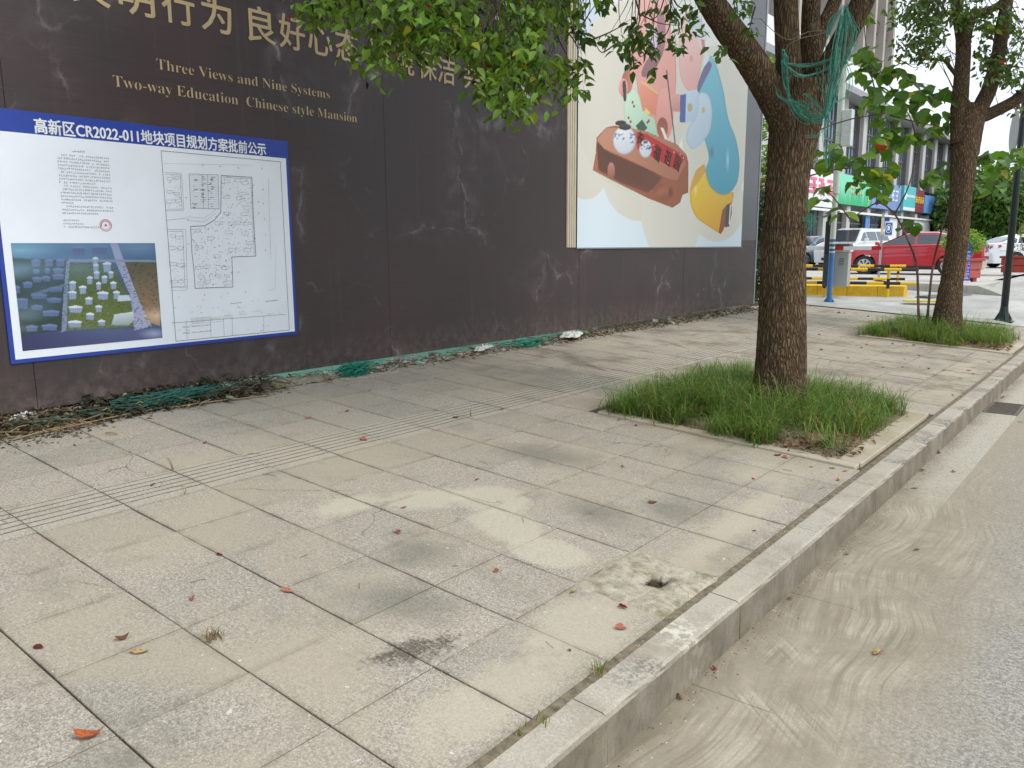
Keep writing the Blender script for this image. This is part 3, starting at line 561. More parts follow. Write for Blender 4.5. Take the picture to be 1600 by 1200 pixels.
tuft(PV(272, 735), 4, .11, DY, 'thin dry stalk standing on the ribbed tiles at left', .006, 6)
tuft(PV(287, 772), 3, .08, [L(120, 150, 60)], 'tiny green sprout at the lower edge of the ribbed tiles', .006, 7)
tuft(PV(735, 650), 3, .1, DY, 'thin dry stalk beside the bright red leaf on ribbed tiles', .006, 8)

# ------------------------------------------------------------------ hoarding (billboard) with posts, lettering, poster
def quadX(x, y0, y1, z0, z1): return [(x, y0, z0), (x, y1, z0), (x, y1, z1), (x, y0, z1)]
ZT = 6.9
bb = thing('billboard', 'long dark marble-print hoarding with gold lettering along the pavement', 'billboard', (BX, 5, .47))
def bpart(mb, name, mat, parent=bb, **k):
    ox, oy, oz = (BX, 5, .47) if parent is bb else (0, 0, 0)
    mb.v = [(v[0] - ox, v[1] - oy, v[2] - oz) for v in mb.v]; return mb.done(name, mat, parent, **k)
GOLD = M("gold print", L(188, 164, 124), .5, .06, 4); CREAMP = M("cream print", L(206, 196, 176), .5, .05, 4)
ys_ = [-3.0, .6, 2.215, 5.62, 9.1, 12.2, 15.2]
for a, b in zip(ys_, ys_[1:]): bpart(MB().bbox(BX - .05, BX + rnd.uniform(-.0015, .0015), a + .0015, b - .0015, .472, ZT, .002), 'panel', PANEL)
ALU = M("brushed grey trim", L(150, 150, 154), .38, .08, 2, metal=.6); GALV = M("galvanised post", L(176, 178, 176), .5, .15, 8, metal=.3)
trim = MB().bbox(BX - .06, BX + .012, 15.203, 15.26, .46, ZT, .006); bpart(trim, 'edge_trim', ALU)
bpart(MB().bbox(BX - .01, BX + .004, 14.50, 15.19, 1.7, ZT, .001), 'side_strip', M("satin grey sheet", L(96, 94, 98), .32, .1, 1.5, metal=.45))
for yy in (-2.2, 1.2, 3.2, 5.22, 5.86, 7.8, 9.71, 12.0, 14.6): bpart(MB().tube([(BX - .12, yy, .25), (BX - .12, yy, ZT)], .036, 12), 'support_post', GALV)
for zz in (1.2, 3.2, 5.2): bpart(MB().box(BX - .1, BX - .055, -3, 15.2, zz, zz + .05), 'back_rail', GALV)
def fit_text(name, s, y0, y1, z, h, mat, parent, x=BX + .0035, bold=0, offset=0, caph=.72, off=(0, 0, 0), **tags):
    o = text_mesh(name, s, h / caph, mat, parent, (0, 0, 0), (0, 1, 0), (0, 0, 1), bold, 1, offset)
    if o is None: return
    me = o.data; n = len(me.vertices); v = np.empty(n * 3, np.float32); me.vertices.foreach_get('co', v); v = v.reshape(-1, 3); a, b = v[:, 1].min(), v[:, 1].max()
    v[:, 1] = (v[:, 1] - a) / (b - a) * (y1 - y0) + y0 - off[1]; v[:, 2] += z - off[2]; v[:, 0] += x - off[0]; me.vertices.foreach_set('co', v.ravel()); me.update(); return o
BO = (BX, 5, .47)
for ch, yl in (('文', 2.71), ('明', 3.045), ('行', 3.375), ('为', 3.70), ('良', 4.12), ('好', 4.43), ('心', 4.735), ('态', 5.045), ('环', 5.45), ('境', 5.78), ('保', 6.11), ('洁', 6.395), ('共', 6.81), ('树', 7.12), ('新', 7.43), ('风', 7.73)):
    o = fit_text('lettering', ch, yl, yl + .275, 3.352, .25, GOLD if yl < 6.9 else CREAMP, bb, bold=.005, caph=.82, off=BO)
def ser(t): return ''.join(chr(0x1D400 + ord(c) - 65) if 'A' <= c <= 'Z' else chr(0x1D41A + ord(c) - 97) if 'a' <= c <= 'z' else c for c in t)
fit_text('lettering', ser("Three Views and Nine Systems"), 3.30, 4.955, 2.962, .078, GOLD, bb, offset=-.0016, off=BO, caph=.68)
fit_text('lettering', ser("Two-way Education  Chinese style Mansion"), 2.955, 5.27, 2.786, .080, GOLD, bb, offset=-.0016, off=BO, caph=.68)
mb = MB()   # lower strokes of the large white brush lettering above
for pl in ([(783, 2), (792, 0), (797, 14), (803, 24), (800, 27), (794, 20)], [(777, 57), (781, 46), (786, 44), (785, 53), (780, 58)], [(792, 56), (797, 48), (806, 42), (810, 46), (813, 56), (809, 60), (806, 50), (800, 52)], [(770, 30), (776, 20), (780, 28), (778, 36)]):
    mb.poly([(BX + .004, *BB(*p)) for p in pl][::-1])
bpart(mb, 'lettering', CREAMP)
# gold slat strips left of the poster and the poster print
py0, py1 = 9.03, 14.49; pzb = 1.585
for k, yy in enumerate((8.80, 8.852, 8.904, 8.956)): bpart(MB().bbox(BX, BX + .012, yy, yy + .042, 1.585, ZT, .004), 'gold_slat', M("champagne strip", L(206, 192, 170), .35, .05, 3, metal=.2))
bpart(MB().box(BX + .001, BX + .006, 8.78, 9.0, 1.585, ZT), 'slat_backing', M("dark strip gap", L(150, 134, 112), .6))
bpart(MB().bbox(BX, BX + .022, 9.01, 14.51, 1.565, 1.584, .003), 'poster_rim', ALU)
class Raster:
    def __init__(s, x0, y0, x1, y1, k, base):
        s.x0, s.y0, s.k = x0, y0, k; s.w = int((x1 - x0) * k); s.h = int((y1 - y0) * k); s.im = np.ones((s.h, s.w, 3)) * np.array(base); yy, xx = np.mgrid[0:s.h, 0:s.w]; s.X = xx / k + x0; s.Y = yy / k + y0; s.smooth = False
    def win(s, x0, y0, x1, y1, pad=4):
        i0 = max(0, int((x0 - pad - s.x0) * s.k)); i1 = min(s.w, int((x1 + pad - s.x0) * s.k) + 1); j0 = max(0, int((y0 - pad - s.y0) * s.k)); j1 = min(s.h, int((y1 + pad - s.y0) * s.k) + 1); return (slice(j0, max(j0, j1)), slice(i0, max(i0, i1)))
    def poly(s, p, c, c2=None, ang=0, a=1, rim=0, blur=0, rimc=(0, 0, 0), sm_=None):
        if (s.smooth if sm_ is None else sm_) and len(p) > 5:
            for _ in range(3): p = [q for i in range(len(p)) for q in ((p[i][0] * .78 + p[(i + 1) % len(p)][0] * .22, p[i][1] * .78 + p[(i + 1) % len(p)][1] * .22), (p[i][0] * .22 + p[(i + 1) % len(p)][0] * .78, p[i][1] * .22 + p[(i + 1) % len(p)][1] * .78))]
        w = s.win(min(q[0] for q in p), min(q[1] for q in p), max(q[0] for q in p), max(q[1] for q in p), 8); X, Y = s.X[w], s.Y[w]; m = np.zeros(X.shape, bool); n = len(p)
        if not X.size: return
        for i in range(n):
            (ax, ay), (bx, by) = p[i], p[(i + 1) % n]
            if ay == by: continue
            m ^= ((ay > Y) != (by > Y)) & (X < (bx - ax) * (Y - ay) / (by - ay) + ax)
        m = m.astype(float)
        if blur: m = s.blur(m, blur)
        s.paint(m, w, c, c2, ang, a, rim, rimc)
    def ell(s, cx, cy, rx, ry, c, c2=None, ang=0, a=1, rim=0, soft=.08, rimc=(0, 0, 0)):
        w = s.win(cx - rx, cy - ry, cx + rx, cy + ry); r = np.sqrt(((s.X[w] - cx) / rx) ** 2 + ((s.Y[w] - cy) / ry) ** 2); s.paint(np.clip((1 - r) / soft, 0, 1), w, c, c2, ang, a, rim, rimc)
    def blur(s, m, r):
        r = max(1, int(r * s.k))
        for ax in (0, 1):
            c = np.cumsum(np.concatenate([np.repeat(np.take(m, [0], ax), r + 1, ax), m, np.repeat(np.take(m, [-1], ax), r, ax)], ax), ax); n = m.shape[ax]
            m = (np.take(c, range(2 * r + 1, 2 * r + 1 + n), ax) - np.take(c, range(0, n), ax)) / (2 * r + 1)
        return m
    def paint(s, m, w, c, c2, ang, a, rim, rimc):
        if m.size == 0 or m.max() <= 0: return
        sub = s.im[w]; col = np.ones_like(sub) * np.array(c)
        if c2 is not None:
            t = s.X[w] * math.cos(ang) + s.Y[w] * math.sin(ang); q = t[m > .3]
            if len(q): t = np.clip((t - q.min()) / (np.ptp(q) + 1e-6), 0, 1)[..., None]; col = col * (1 - t) + np.array(c2) * t
        if rim: e = np.clip((1 - s.blur(m, rim)) * 1.6, 0, 1)[..., None] * .55; col = col * (1 - e) + np.array(rimc) * e
        m = (m * a)[..., None]; s.im[w] = sub * (1 - m) + col * m
    def line(s, p, q, w_, c, a=1):
        w = s.win(min(p[0], q[0]), min(p[1], q[1]), max(p[0], q[0]), max(p[1], q[1])); X, Y = s.X[w], s.Y[w]
        dx, dy = q[0] - p[0], q[1] - p[1]; l = math.hypot(dx, dy) + 1e-6; t = np.clip(((X - p[0]) * dx + (Y - p[1]) * dy) / l / l, 0, 1); d = np.hypot(X - p[0] - t * dx, Y - p[1] - t * dy); s.paint(np.clip(1 - (d - w_ / 2) * s.k, 0, 1), w, c, None, 0, a, 0, 0)
    def at(s, x, y):
        fx = np.clip((x - s.x0) * s.k, 0, s.w - 1.01); fy = np.clip((y - s.y0) * s.k, 0, s.h - 1.01); i = fx.astype(int); j = fy.astype(int); a = (fx - i)[:, None]; b = (fy - j)[:, None]
        return (s.im[j, i] * (1 - a) + s.im[j, i + 1] * a) * (1 - b) + (s.im[j + 1, i] * (1 - a) + s.im[j + 1, i + 1] * a) * b
def lin(c): c = np.clip(np.asarray(c, float) / 255, 0, 1); return np.where(c < .04045, c / 12.92, ((c + .055) / 1.055) ** 2.4)
def print_grid(name, R, x, y0, y1, z0, z1, ny, nz, mat, parent, off=(0, 0, 0)):
    Yg, Zg = np.meshgrid(np.linspace(y0, y1, ny), np.linspace(z0, z1, nz)); P = np.stack([np.full(Yg.size, x), Yg.ravel(), Zg.ravel()], 1)
    q = P - np.array([0, 0, CH]); d = q @ CF; px = 800 + FP * (q @ CR) / d; py = 600 - FP * (q @ CU) / d
    i, j = np.meshgrid(np.arange(ny - 1), np.arange(nz - 1)); a = (j * ny + i).ravel(); F = np.stack([a, a + 1, a + ny + 1, a + ny], 1)
    return npmesh(name, P - np.array(off), F, mat, parent, lin(R.at(px, py)))
PRINT = vcol_mat("glossy print", .42, 0, .4)
R = Raster(876, -70, 1196, 402, 2.6, (236, 237, 234))
z3 = lambda pts: [(860 + x / 3, y / 3) for x, y in pts]; z6 = lambda pts: [(900 + .175 * x, 180 + .175 * y) for x, y in pts]
R.poly([(876, -70), (1010, -70), (938, 20), (915, 100), (905, 160), (876, 165)], (214, 228, 242)); R.poly([(1100, -70), (1196, -70), (1196, 60), (1150, 40), (1110, 0)], (200, 212, 222), (206, 214, 220), 1.5)
R.poly([(876, 300), (940, 290), (1150, 300), (1196, 402), (876, 402)], (222, 234, 242), (216, 231, 242), 1.5)
for cx, cy, rx, ry in ((915, 262, 36, 50), (1000, 270, 60, 76), (1050, 330, 48, 84), (1120, 320, 44, 58), (985, 150, 90, 150), (1120, 200, 55, 130)): R.ell(cx, cy, rx, ry, (226, 222, 211), (218, 214, 203), 1.5, soft=.02)
R.ell(1030, 60, 60, 110, (224, 221, 213), soft=.8, a=.7)
R.smooth = True   # soft round toy-like figures
R.poly(z3([(425, -210), (500, -230), (560, -150), (550, 100), (590, 260), (590, 420), (565, 560), (548, 660), (510, 650), (480, 560), (430, 530), (410, 440), (400, 340), (352, 350), (380, 220), (415, 100)]), (240, 190, 184), (232, 160, 150), 1.4, rim=3, rimc=(205, 120, 112))
R.ell(1015, -12, 22, 34, (246, 206, 196), (238, 180, 170), 1.5, soft=.15); R.ell(1017, 13, 2.6, 2.2, (120, 90, 100)); R.ell(1006, 21, 2.4, 2, (120, 90, 100)); R.ell(1008, 32, 3.5, 3, (226, 132, 128))
R.poly(z3([(500, 20), (542, 80), (538, 235), (490, 330), (432, 372), (424, 330), (478, 240), (500, 150)]), (178, 130, 134), (150, 112, 118), 1.5)
R.poly(z3([(452, 110), (500, 130), (500, 220), (470, 240), (455, 200)]), (232, 214, 230), (214, 196, 220), 1.5)
R.poly(z3([(340, 470), (400, 395), (440, 530), (500, 560), (505, 650), (440, 620), (350, 590)]), (214, 238, 220), (176, 214, 186), 1.0, rim=2, rimc=(150, 190, 160))
R.poly(z3([(400, 590), (430, 560), (455, 600), (440, 615), (410, 608)]), (70, 100, 80)); 
for a in ((385, 480), (392, 498), (366, 552), (376, 570), (462, 566), (455, 574)): R.ell(860 + a[0] / 3, a[1] / 3, 1.6, 2.4, (176, 50, 74))
R.poly(z3([(426, 385), (505, 430), (495, 545), (432, 520), (415, 440)]), (238, 164, 140), (226, 138, 120), 1.2); R.line((1003, 128), (1028, 146), 2, (238, 206, 120)); R.poly(z3([(445, 505), (470, 530), (440, 540)]), (240, 222, 120))
R.poly(z3([(505, 410), (570, 400), (580, 560), (552, 665), (500, 620), (488, 560)]), (240, 180, 172), (226, 150, 140), 1.4, rim=2, rimc=(200, 110, 100)); R.ell(1035, 200, 9, 17, (150, 84, 66), (186, 112, 90), 1.5); R.poly(z3([(515, 598), (530, 600), (548, 650), (538, 655)]), (240, 235, 232))
R.ell(980, 128, 9, 19, (176, 104, 84), (206, 140, 120), 0); R.ell(974, 137, 7.5, 15, (240, 178, 172), (226, 150, 148), 1.2); R.poly(z3([(337, 382), (346, 376), (354, 384), (357, 470), (349, 478), (342, 470)]), (74, 72, 70)); 
# kneeling elder
R.poly(z3([(600, 150), (640, 40), (700, 60), (722, 220), (704, 330), (692, 420), (640, 432), (602, 350)]), (244, 214, 208), (232, 176, 170), 1.3, rim=3, rimc=(216, 160, 150)); R.poly(z3([(655, 30), (700, 70), (735, 150), (728, 215), (705, 235), (680, 150), (640, 120)]), (196, 204, 216), (222, 226, 232), 1.5); R.poly(z3([(705, 180), (722, 190), (727, 236), (712, 226)]), (222, 130, 120)); R.ell(1080, 92, 3, 6, (226, 168, 160))
R.poly(z3([(740, 250), (772, 282), (812, 420), (832, 560), (872, 650), (889, 760), (880, 850), (850, 900), (800, 918), (745, 885), (722, 800), (748, 745), (722, 650), (690, 560), (690, 440), (712, 340)]), (136, 202, 222), (72, 160, 188), 1.3, rim=3, rimc=(80, 140, 165)); R.ell(1137, 250, 3, 22, (206, 230, 238), a=.7, soft=.8); R.ell(1112, 238, 5, 12, (66, 118, 136), a=.7, soft=.9)
R.poly(z3([(742, 280), (762, 305), (722, 380), (692, 445), (686, 410), (712, 330)]), (112, 108, 150)); R.poly(z3([(726, 240), (748, 262), (738, 290), (716, 320)]), (226, 232, 240))
R.poly(z3([(608, 440), (690, 412), (700, 470), (690, 560), (650, 575), (610, 572)]), (206, 222, 238), (186, 206, 230), 1); R.poly(z3([(608, 446), (636, 440), (632, 575), (606, 572)]), (88, 100, 168)); R.poly(z3([(568, 440), (606, 440), (606, 525), (566, 520)]), (230, 176, 164), (206, 146, 136), 1.5)
R.poly(z3([(688, 430), (742, 436), (762, 520), (750, 620), (702, 680), (662, 706), (634, 660), (642, 600), (690, 540)]), (206, 224, 238), (190, 208, 226), 1.2, rim=3, rimc=(150, 172, 200)); R.ell(1099, 172, 3, 5, (206, 180, 120), a=.8); R.ell(1078, 168, 4, 7, (190, 160, 100), a=.8)
R.line((1041.5, 110), (1055, 225), 1.3, (90, 78, 80))
R.poly(z3([(722, 765), (742, 872), (800, 918), (864, 893), (850, 960), (812, 1082), (796, 1098), (740, 1060), (682, 1022), (656, 960), (652, 880), (680, 800)]), (240, 208, 60), (222, 164, 26), 1.1, rim=3, rimc=(180, 118, 30)); R.ell(1087, 295, 3, 14, (246, 232, 160), a=.7, soft=.8); R.poly(z3([(722, 765), (728, 800), (690, 860), (655, 900), (682, 800)]), (206, 150, 70), a=.7, blur=1)
R.poly(z3([(806, 985), (826, 960), (822, 1050), (800, 1097), (788, 1092)]), (150, 74, 40)); R.poly(z3([(826, 960), (848, 950), (850, 1000), (838, 1062), (818, 1066)]), (66, 62, 66)); R.line((1141.5, 320), (1139.5, 350), 1.4, (238, 238, 238))
R.smooth = False
R.poly(z6([(150, 490), (175, 350), (185, 200), (270, 110), (340, 95), (520, 120), (640, 150), (900, 260), (985, 350), (1002, 420), (1002, 690), (950, 712), (930, 780), (860, 826), (640, 740), (400, 620), (280, 560)]), (178, 112, 84), (156, 88, 58), .2, rim=2, rimc=(96, 56, 40))
R.poly(z6([(185, 240), (300, 330), (640, 480), (772, 555), (700, 640), (640, 692), (400, 602), (320, 556), (200, 490)]), (104, 70, 58), (120, 76, 60), 0, blur=1)
R.poly(z6([(190, 215), (270, 112), (520, 120), (640, 152), (900, 262), (985, 352), (975, 440), (900, 585), (820, 566), (640, 478), (420, 372), (250, 300)]), (198, 146, 120), (176, 116, 92), .4)
for k in range(7): R.line((900 + .175 * (240 + k * 20), 180 + .175 * (330 + k * 32)), (900 + .175 * (700 + k * 26), 180 + .175 * (520 + k * 36)), .8, (82, 54, 44), .5)
R.ell(955, 267, 6, 14, (196, 140, 118), (150, 96, 78), 1.4); R.ell(1036, 304, 14, 13, (190, 120, 90), (130, 74, 50), 1.2, soft=.5); R.ell(1048, 300, 4, 9, (110, 66, 46), soft=.6)
R.poly(z6([(540, 150), (625, 165), (985, 372), (905, 496), (680, 372), (545, 300)]), (196, 58, 46), (178, 44, 38), .5)
for q in ((960, 380), (930, 350), (820, 425), (690, 265), (930, 410), (875, 330)): R.ell(900 + .175 * q[0], 180 + .175 * q[1], 1, 1, (240, 214, 180))
R.ell(970, 192.5, 9, 4.5, (70, 62, 62)); R.ell(975.5, 219, 18.5, 23, (240, 242, 246), (206, 212, 224), 1.3, rim=3, rimc=(150, 156, 176)); R.ell(976.5, 198.5, 10, 5.2, (92, 82, 80), (60, 52, 52), 1.5); R.ell(1008.5, 232.5, 10.2, 14.5, (240, 242, 246), (206, 212, 224), 1.3, rim=2, rimc=(150, 156, 176))
rr = random.Random(4)
for cx, cy, sx_, sy in ((967, 214, 8, 6), (990, 216, 5, 7), (1008, 231, 8, 3), (1009, 222, 4, 2)):
    for k in range(16): a = (cx + rr.uniform(-sx_, sx_), cy + rr.uniform(-sy, sy)); R.line(a, (a[0] + rr.uniform(-3, 3), a[1] + rr.uniform(-2, 2)), .8, (62, 84, 150), .75)
R.im += rg.normal(0, 1.2, R.im.shape)
print_grid('poster', R, BX + .008, 9.03, 14.49, 1.585, 6.55, 430, 430, PRINT, bb, BO)
INK = M("black ink", (.03, .025, .025), .5)
for ch, (x, y), s in (('祝', (994, 219), .2), ('福', (1019, 243), .26), ('祖', (1036, 250), .26), ('国', (1051, 258), .26)):
    yy, zz = BB(x, y); text_mesh('lettering', ch, s, INK, bb, (.0105, yy - 5, zz - .47), (0, .8, -.32), (0, .42, .9), 0.004)
# ------------------------------------------------------------------ planning notice fixed on the hoarding
nb = thing('notice_board', 'blue bordered planning notice board with site plan and aerial picture', 'notice board', (BX, 3.26, .815)); NO = (BX, 3.26, .815)
def npart(mb, name, mat, **k): mb.v = [(v[0] - NO[0], v[1] - NO[1], v[2] - NO[2]) for v in mb.v]; return mb.done(name, mat, nb, **k)
BLUE = M("blue notice vinyl", L(36, 64, 158), .4, .06, 3); WHT = M("white notice vinyl", L(234, 239, 247), .4, .03, 2); GREY = M("grey print line", L(96, 100, 108), .5)
npart(MB().bbox(BX + .004, BX + .014, 2.07, 4.455, .815, 2.535, .002), 'board', BLUE)
npart(MB().box(BX + .0145, BX + .0155, 2.10, 4.425, .845, 2.385), 'paper', WHT); WT = M("white lettering", L(236, 238, 242), .4)
fit_text('lettering', "高新区CR2022-011地块项目规划方案批前公示", 2.375, 4.225, 2.402, .086, WT, nb, x=BX + .0165, bold=.0035, caph=.78, off=NO)
R = Raster(0, 366, 256, 556, 3, (70, 92, 120)); zz2 = lambda pts: [(x * .1625, 370 + y * .1625) for x, y in pts]
R.poly([(-20, 360), (260, 360), (260, 410), (-20, 415)], (104, 146, 176), (76, 104, 140), 1.5); R.poly(zz2([(90, 200), (660, 230), (600, 950), (150, 960)]), (58, 78, 74), (48, 66, 60), 1.5)
R.poly(zz2([(660, 250), (1060, 250), (1250, 600), (1290, 860), (650, 900), (640, 560)]), (66, 92, 62), (110, 120, 60), 1.4); R.poly(zz2([(1190, 240), (1510, 240), (1540, 860), (1380, 800), (1290, 560)]), (86, 82, 66), (170, 136, 104), 1.4)
road = (128, 142, 172); R.poly(zz2([(0, 970), (590, 900), (1540, 880), (1560, 1100), (0, 1200)]), (92, 104, 146), (46, 48, 84), 2.2); R.poly(zz2([(640, 230), (670, 230), (650, 560), (640, 900), (590, 920), (610, 560)]), road); R.poly(zz2([(1060, 60), (1130, 60), (1200, 250), (1340, 620), (1460, 860), (1290, 900), (1250, 560), (1120, 260)]), (146, 156, 190), (168, 172, 204), 1.5); R.poly(zz2([(660, 215), (1500, 222), (1505, 245), (660, 240)]), road)
R.poly(zz2([(300, 545), (620, 450), (640, 470), (330, 570)]), (98, 116, 140))
for k in range(1500):
    x, y = rr.uniform(120, 1520), rr.uniform(240, 900); R.ell(x * .1625, 370 + y * .1625, rr.uniform(.8, 2.4), rr.uniform(.6, 1.5), rr.choice([(50, 74, 50), (62, 84, 52), (36, 54, 52), (96, 104, 58), (74, 92, 60), (30, 46, 46)]) if x > 640 else rr.choice([(46, 66, 66), (40, 58, 62), (60, 82, 76), (34, 50, 56)]), a=.55, soft=.6)
def bld(x, y, w, h, c1, c2): R.poly(zz2([(x, y), (x + w, y), (x + w * .94, y + h), (x + w * .08, y + h)]), c1); R.poly(zz2([(x - 4, y), (x + w * .5, y - 14), (x + w + 4, y), (x + w, y + 12), (x, y + 12)]), c2)
for x, y, w, h in ((320, 320, 60, 36), (430, 310, 50, 40), (510, 310, 100, 40), (310, 395, 90, 40), (400, 385, 85, 40), (505, 365, 110, 44), (220, 440, 90, 50), (470, 490, 130, 38), (300, 555, 150, 40), (450, 595, 140, 40), (300, 665, 110, 40), (410, 715, 160, 50), (140, 600, 130, 90), (250, 860, 110, 50), (400, 850, 150, 50), (300, 225, 90, 60), (430, 225, 80, 60), (540, 220, 80, 60), (690, 100, 130, 90), (880, 90, 150, 80), (140, 480, 50, 60)): bld(x, y, w, h, (88, 106, 150), (108, 126, 166))
for x, y, w, h in ((893, 205, 48, 80), (898, 270, 50, 70), (990, 255, 78, 85), (905, 340, 50, 66), (1042, 340, 48, 60), (838, 390, 52, 66), (980, 382, 50, 66), (668, 436, 62, 76), (762, 480, 68, 70), (928, 444, 42, 66), (1063, 440, 56, 64), (658, 530, 76, 72), (938, 536, 104, 66), (1090, 530, 60, 70), (822, 590, 66, 60), (662, 672, 130, 58), (918, 668, 62, 56), (830, 740, 74, 56), (655, 815, 130, 56), (944, 808, 66, 46)):
    bld(x, y, w, h, (146, 162, 194), (214, 220, 230)); n_ = max(2, int(w / 18))
    for k in range(n_): R.line(zz2([(x + w * (k + .5) / n_, y + 16)])[0], zz2([(x + w * (.9 * (k + .5) / n_ + .05), y + h - 3)])[0], .8, (120, 138, 172), .7)
R.poly(zz2([(1140, 560), (1240, 562), (1262, 612), (1130, 620)]), (196, 206, 222)); R.poly(zz2([(1100, 745), (1280, 720), (1290, 800), (1240, 850), (1070, 850)]), (206, 214, 222), (150, 166, 170), 1.5)
for k in range(40): a = rr.uniform(700, 1050), rr.uniform(480, 760); R.ell(a[0] * .1625, 370 + a[1] * .1625, 1.5, 1, (206, 190, 70), a=.5, soft=.7)
for cx, cy, rx, ry, c, a in ((200, 130, 420, 100, (128, 176, 200), .8), (1350, 100, 260, 90, (120, 150, 186), .6), (140, 330, 160, 110, (122, 154, 190), .6), (230, 760, 240, 90, (120, 140, 150), .6), (200, 880, 260, 60, (122, 134, 156), .5), (1500, 760, 170, 100, (236, 202, 176), .8), (1480, 930, 160, 60, (196, 200, 220), .7), (760, 300, 560, 170, (128, 152, 180), .5), (250, 300, 330, 130, (132, 160, 190), .6), (300, 700, 300, 130, (110, 134, 156), .45), (420, 520, 330, 240, (84, 108, 140), .4), (1000, 900, 500, 90, (96, 104, 140), .35)): R.ell(cx * .1625, 370 + cy * .1625, rx * .1625, ry * .1625, c, a=a, soft=1)
print_grid('aerial_picture', R, BX + .0172, 2.15, 3.165, .90, 1.645, 210, 150, PRINT, nb, NO)
# the plan drawing
mb = MB(); XL = BX + .0168
def seg(m, p, q, w=.0022, x=XL):
    p, q = Vector((0, *p)), Vector((0, *q)); d = (q - p); 
    if d.length < 1e-5: return
    n = Vector((0, -d.z, d.y)).normalized() * w / 2; m.add([(x, *(p - n).yz), (x, *(q - n).yz), (x, *(q + n).yz), (x, *(p + n).yz)], [(0, 1, 2, 3)])
zp = lambda x, y: BB(240 + x * .275, 220 + y * .275)
def pl(pts, w=.0022, closed=False):
    q = [zp(*p) for p in pts]; q += [q[0]] if closed else []
    for a, b in zip(q, q[1:]): seg(mb, a, b, w)
f4 = [(3.275, .862), (4.365, .862), (4.365, 2.352), (3.275, 2.352)]
for a, b in zip(f4, f4[1:] + f4[:1]): seg(mb, a, b, .004)
pl([(378, 198), (552, 208), (560, 420), (575, 655), (438, 660), (445, 830), (230, 838), (222, 720), (212, 640), (204, 487), (285, 483), (340, 450), (376, 405)], .005, True)
pl([(388, 208), (545, 216), (566, 648)], .002); pl([(195, 188), (360, 195), (366, 388), (205, 384)], .003, True); pl([(270, 190), (278, 386)]); pl([(300, 192), (306, 386)])
for k in range(16): pl([(196 + k * .6, 198 + k * 12), (360 + k * .4, 204 + k * 12)], .0012)
pl([(55, 180), (152, 185), (166, 395), (62, 400)], .002); pl([(60, 190), (145, 194), (156, 388), (66, 390)]); pl([(70, 505), (176, 505), (186, 835), (92, 832)]); pl([(80, 515), (160, 515), (172, 828), (98, 826)]); pl([(66, 452), (178, 440)]); pl([(90, 850), (178, 850), (190, 835)], .0015)
pl([(188, 452), (280, 462), (350, 410)], .0015); pl([(180, 432), (280, 440), (345, 395)], .0015); pl([(645, 210), (660, 680)], .0015); pl([(690, 600), (685, 840), (650, 850)], .0012); pl([(50, 130), (560, 140)], .0012)
pl([(96, 1035), (748, 985)], .003); pl([(180, 1020), (185, 1128)]); pl([(318, 1010), (320, 1115)]); pl([(390, 1005), (395, 1108)]); pl([(440, 1000), (442, 1105)]); pl([(620, 995), (620, 1085)]); pl([(430, 925), (495, 918)], .003); pl([(628, 912), (700, 905)], .004)
for a in ((410, 230), (470, 225), (515, 240), (500, 300), (410, 320), (480, 325), (525, 380), (410, 412), (510, 415), (365, 468), (430, 470), (470, 465), (525, 470), (420, 520), (515, 525), (245, 510), (318, 555), (255, 605), (540, 580), (440, 620), (525, 620), (355, 655), (300, 715), (255, 720), (400, 720), (265, 770), (360, 765), (410, 770), (300, 800), (260, 810), (415, 805), (90, 215), (130, 210), (85, 290), (125, 300), (90, 345), (135, 340), (105, 540), (140, 550), (100, 610), (145, 610), (105, 700), (150, 705), (110, 800), (150, 800)):
    w, h = rr.uniform(14, 24), rr.uniform(6, 9); pl([(a[0] - w, a[1] - h), (a[0] + w, a[1] - h), (a[0] + w, a[1] + h), (a[0] + 3, a[1] + h), (a[0] + 3, a[1] + h + 4), (a[0] - w, a[1] + h)], .0016, True)
    for k in range(2): x, y = a[0] + rr.uniform(-18, 18), a[1] + rr.uniform(-16, 16); pl([(x, y), (x + rr.uniform(2, 9), y)], .003)
poly_ = [(378, 198), (552, 208), (575, 655), (438, 660), (445, 830), (230, 838), (204, 487), (285, 483), (376, 405)]
def inpoly(x, y, p):
    c_ = False
    for i in range(len(p)):
        (ax, ay), (bx_, by_) = p[i], p[i - 1]
        if (ay > y) != (by_ > y) and x < (bx_ - ax) * (y - ay) / (by_ - ay) + ax: c_ = not c_
    return c_
k = 0
while k < 420:
    x, y = rr.uniform(200, 580), rr.uniform(195, 840)
    if not inpoly(x, y, poly_): continue
    k += 1; d_ = rr.uniform(2, 12); pl([(x, y), (x + d_, y + rr.uniform(-1, 1))] if rr.random() < .65 else [(x, y), (x, y + d_)], rr.choice((.0014, .002, .0035)))
for k in range(90):
    x, y = (rr.uniform(60, 150), rr.uniform(190, 390)) if k % 2 else (rr.uniform(80, 175), rr.uniform(515, 830)); pl([(x, y), (x + rr.uniform(2, 10), y)], .002)
for k in range(60): x, y = 205 + rr.choice((18, 60, 110)) + rr.gauss(0, 6), rr.uniform(196, 382); pl([(x, y), (x + rr.uniform(5, 22), y)], .0035)
for k in range(40): x, y = rr.uniform(100, 740), rr.choice((890, 905, 945, 960, 975, 1050, 1075)) + rr.uniform(-4, 4); pl([(x, y), (x + rr.uniform(3, 14), y)], .0022)
npart(mb, 'plan_drawing', GREY)
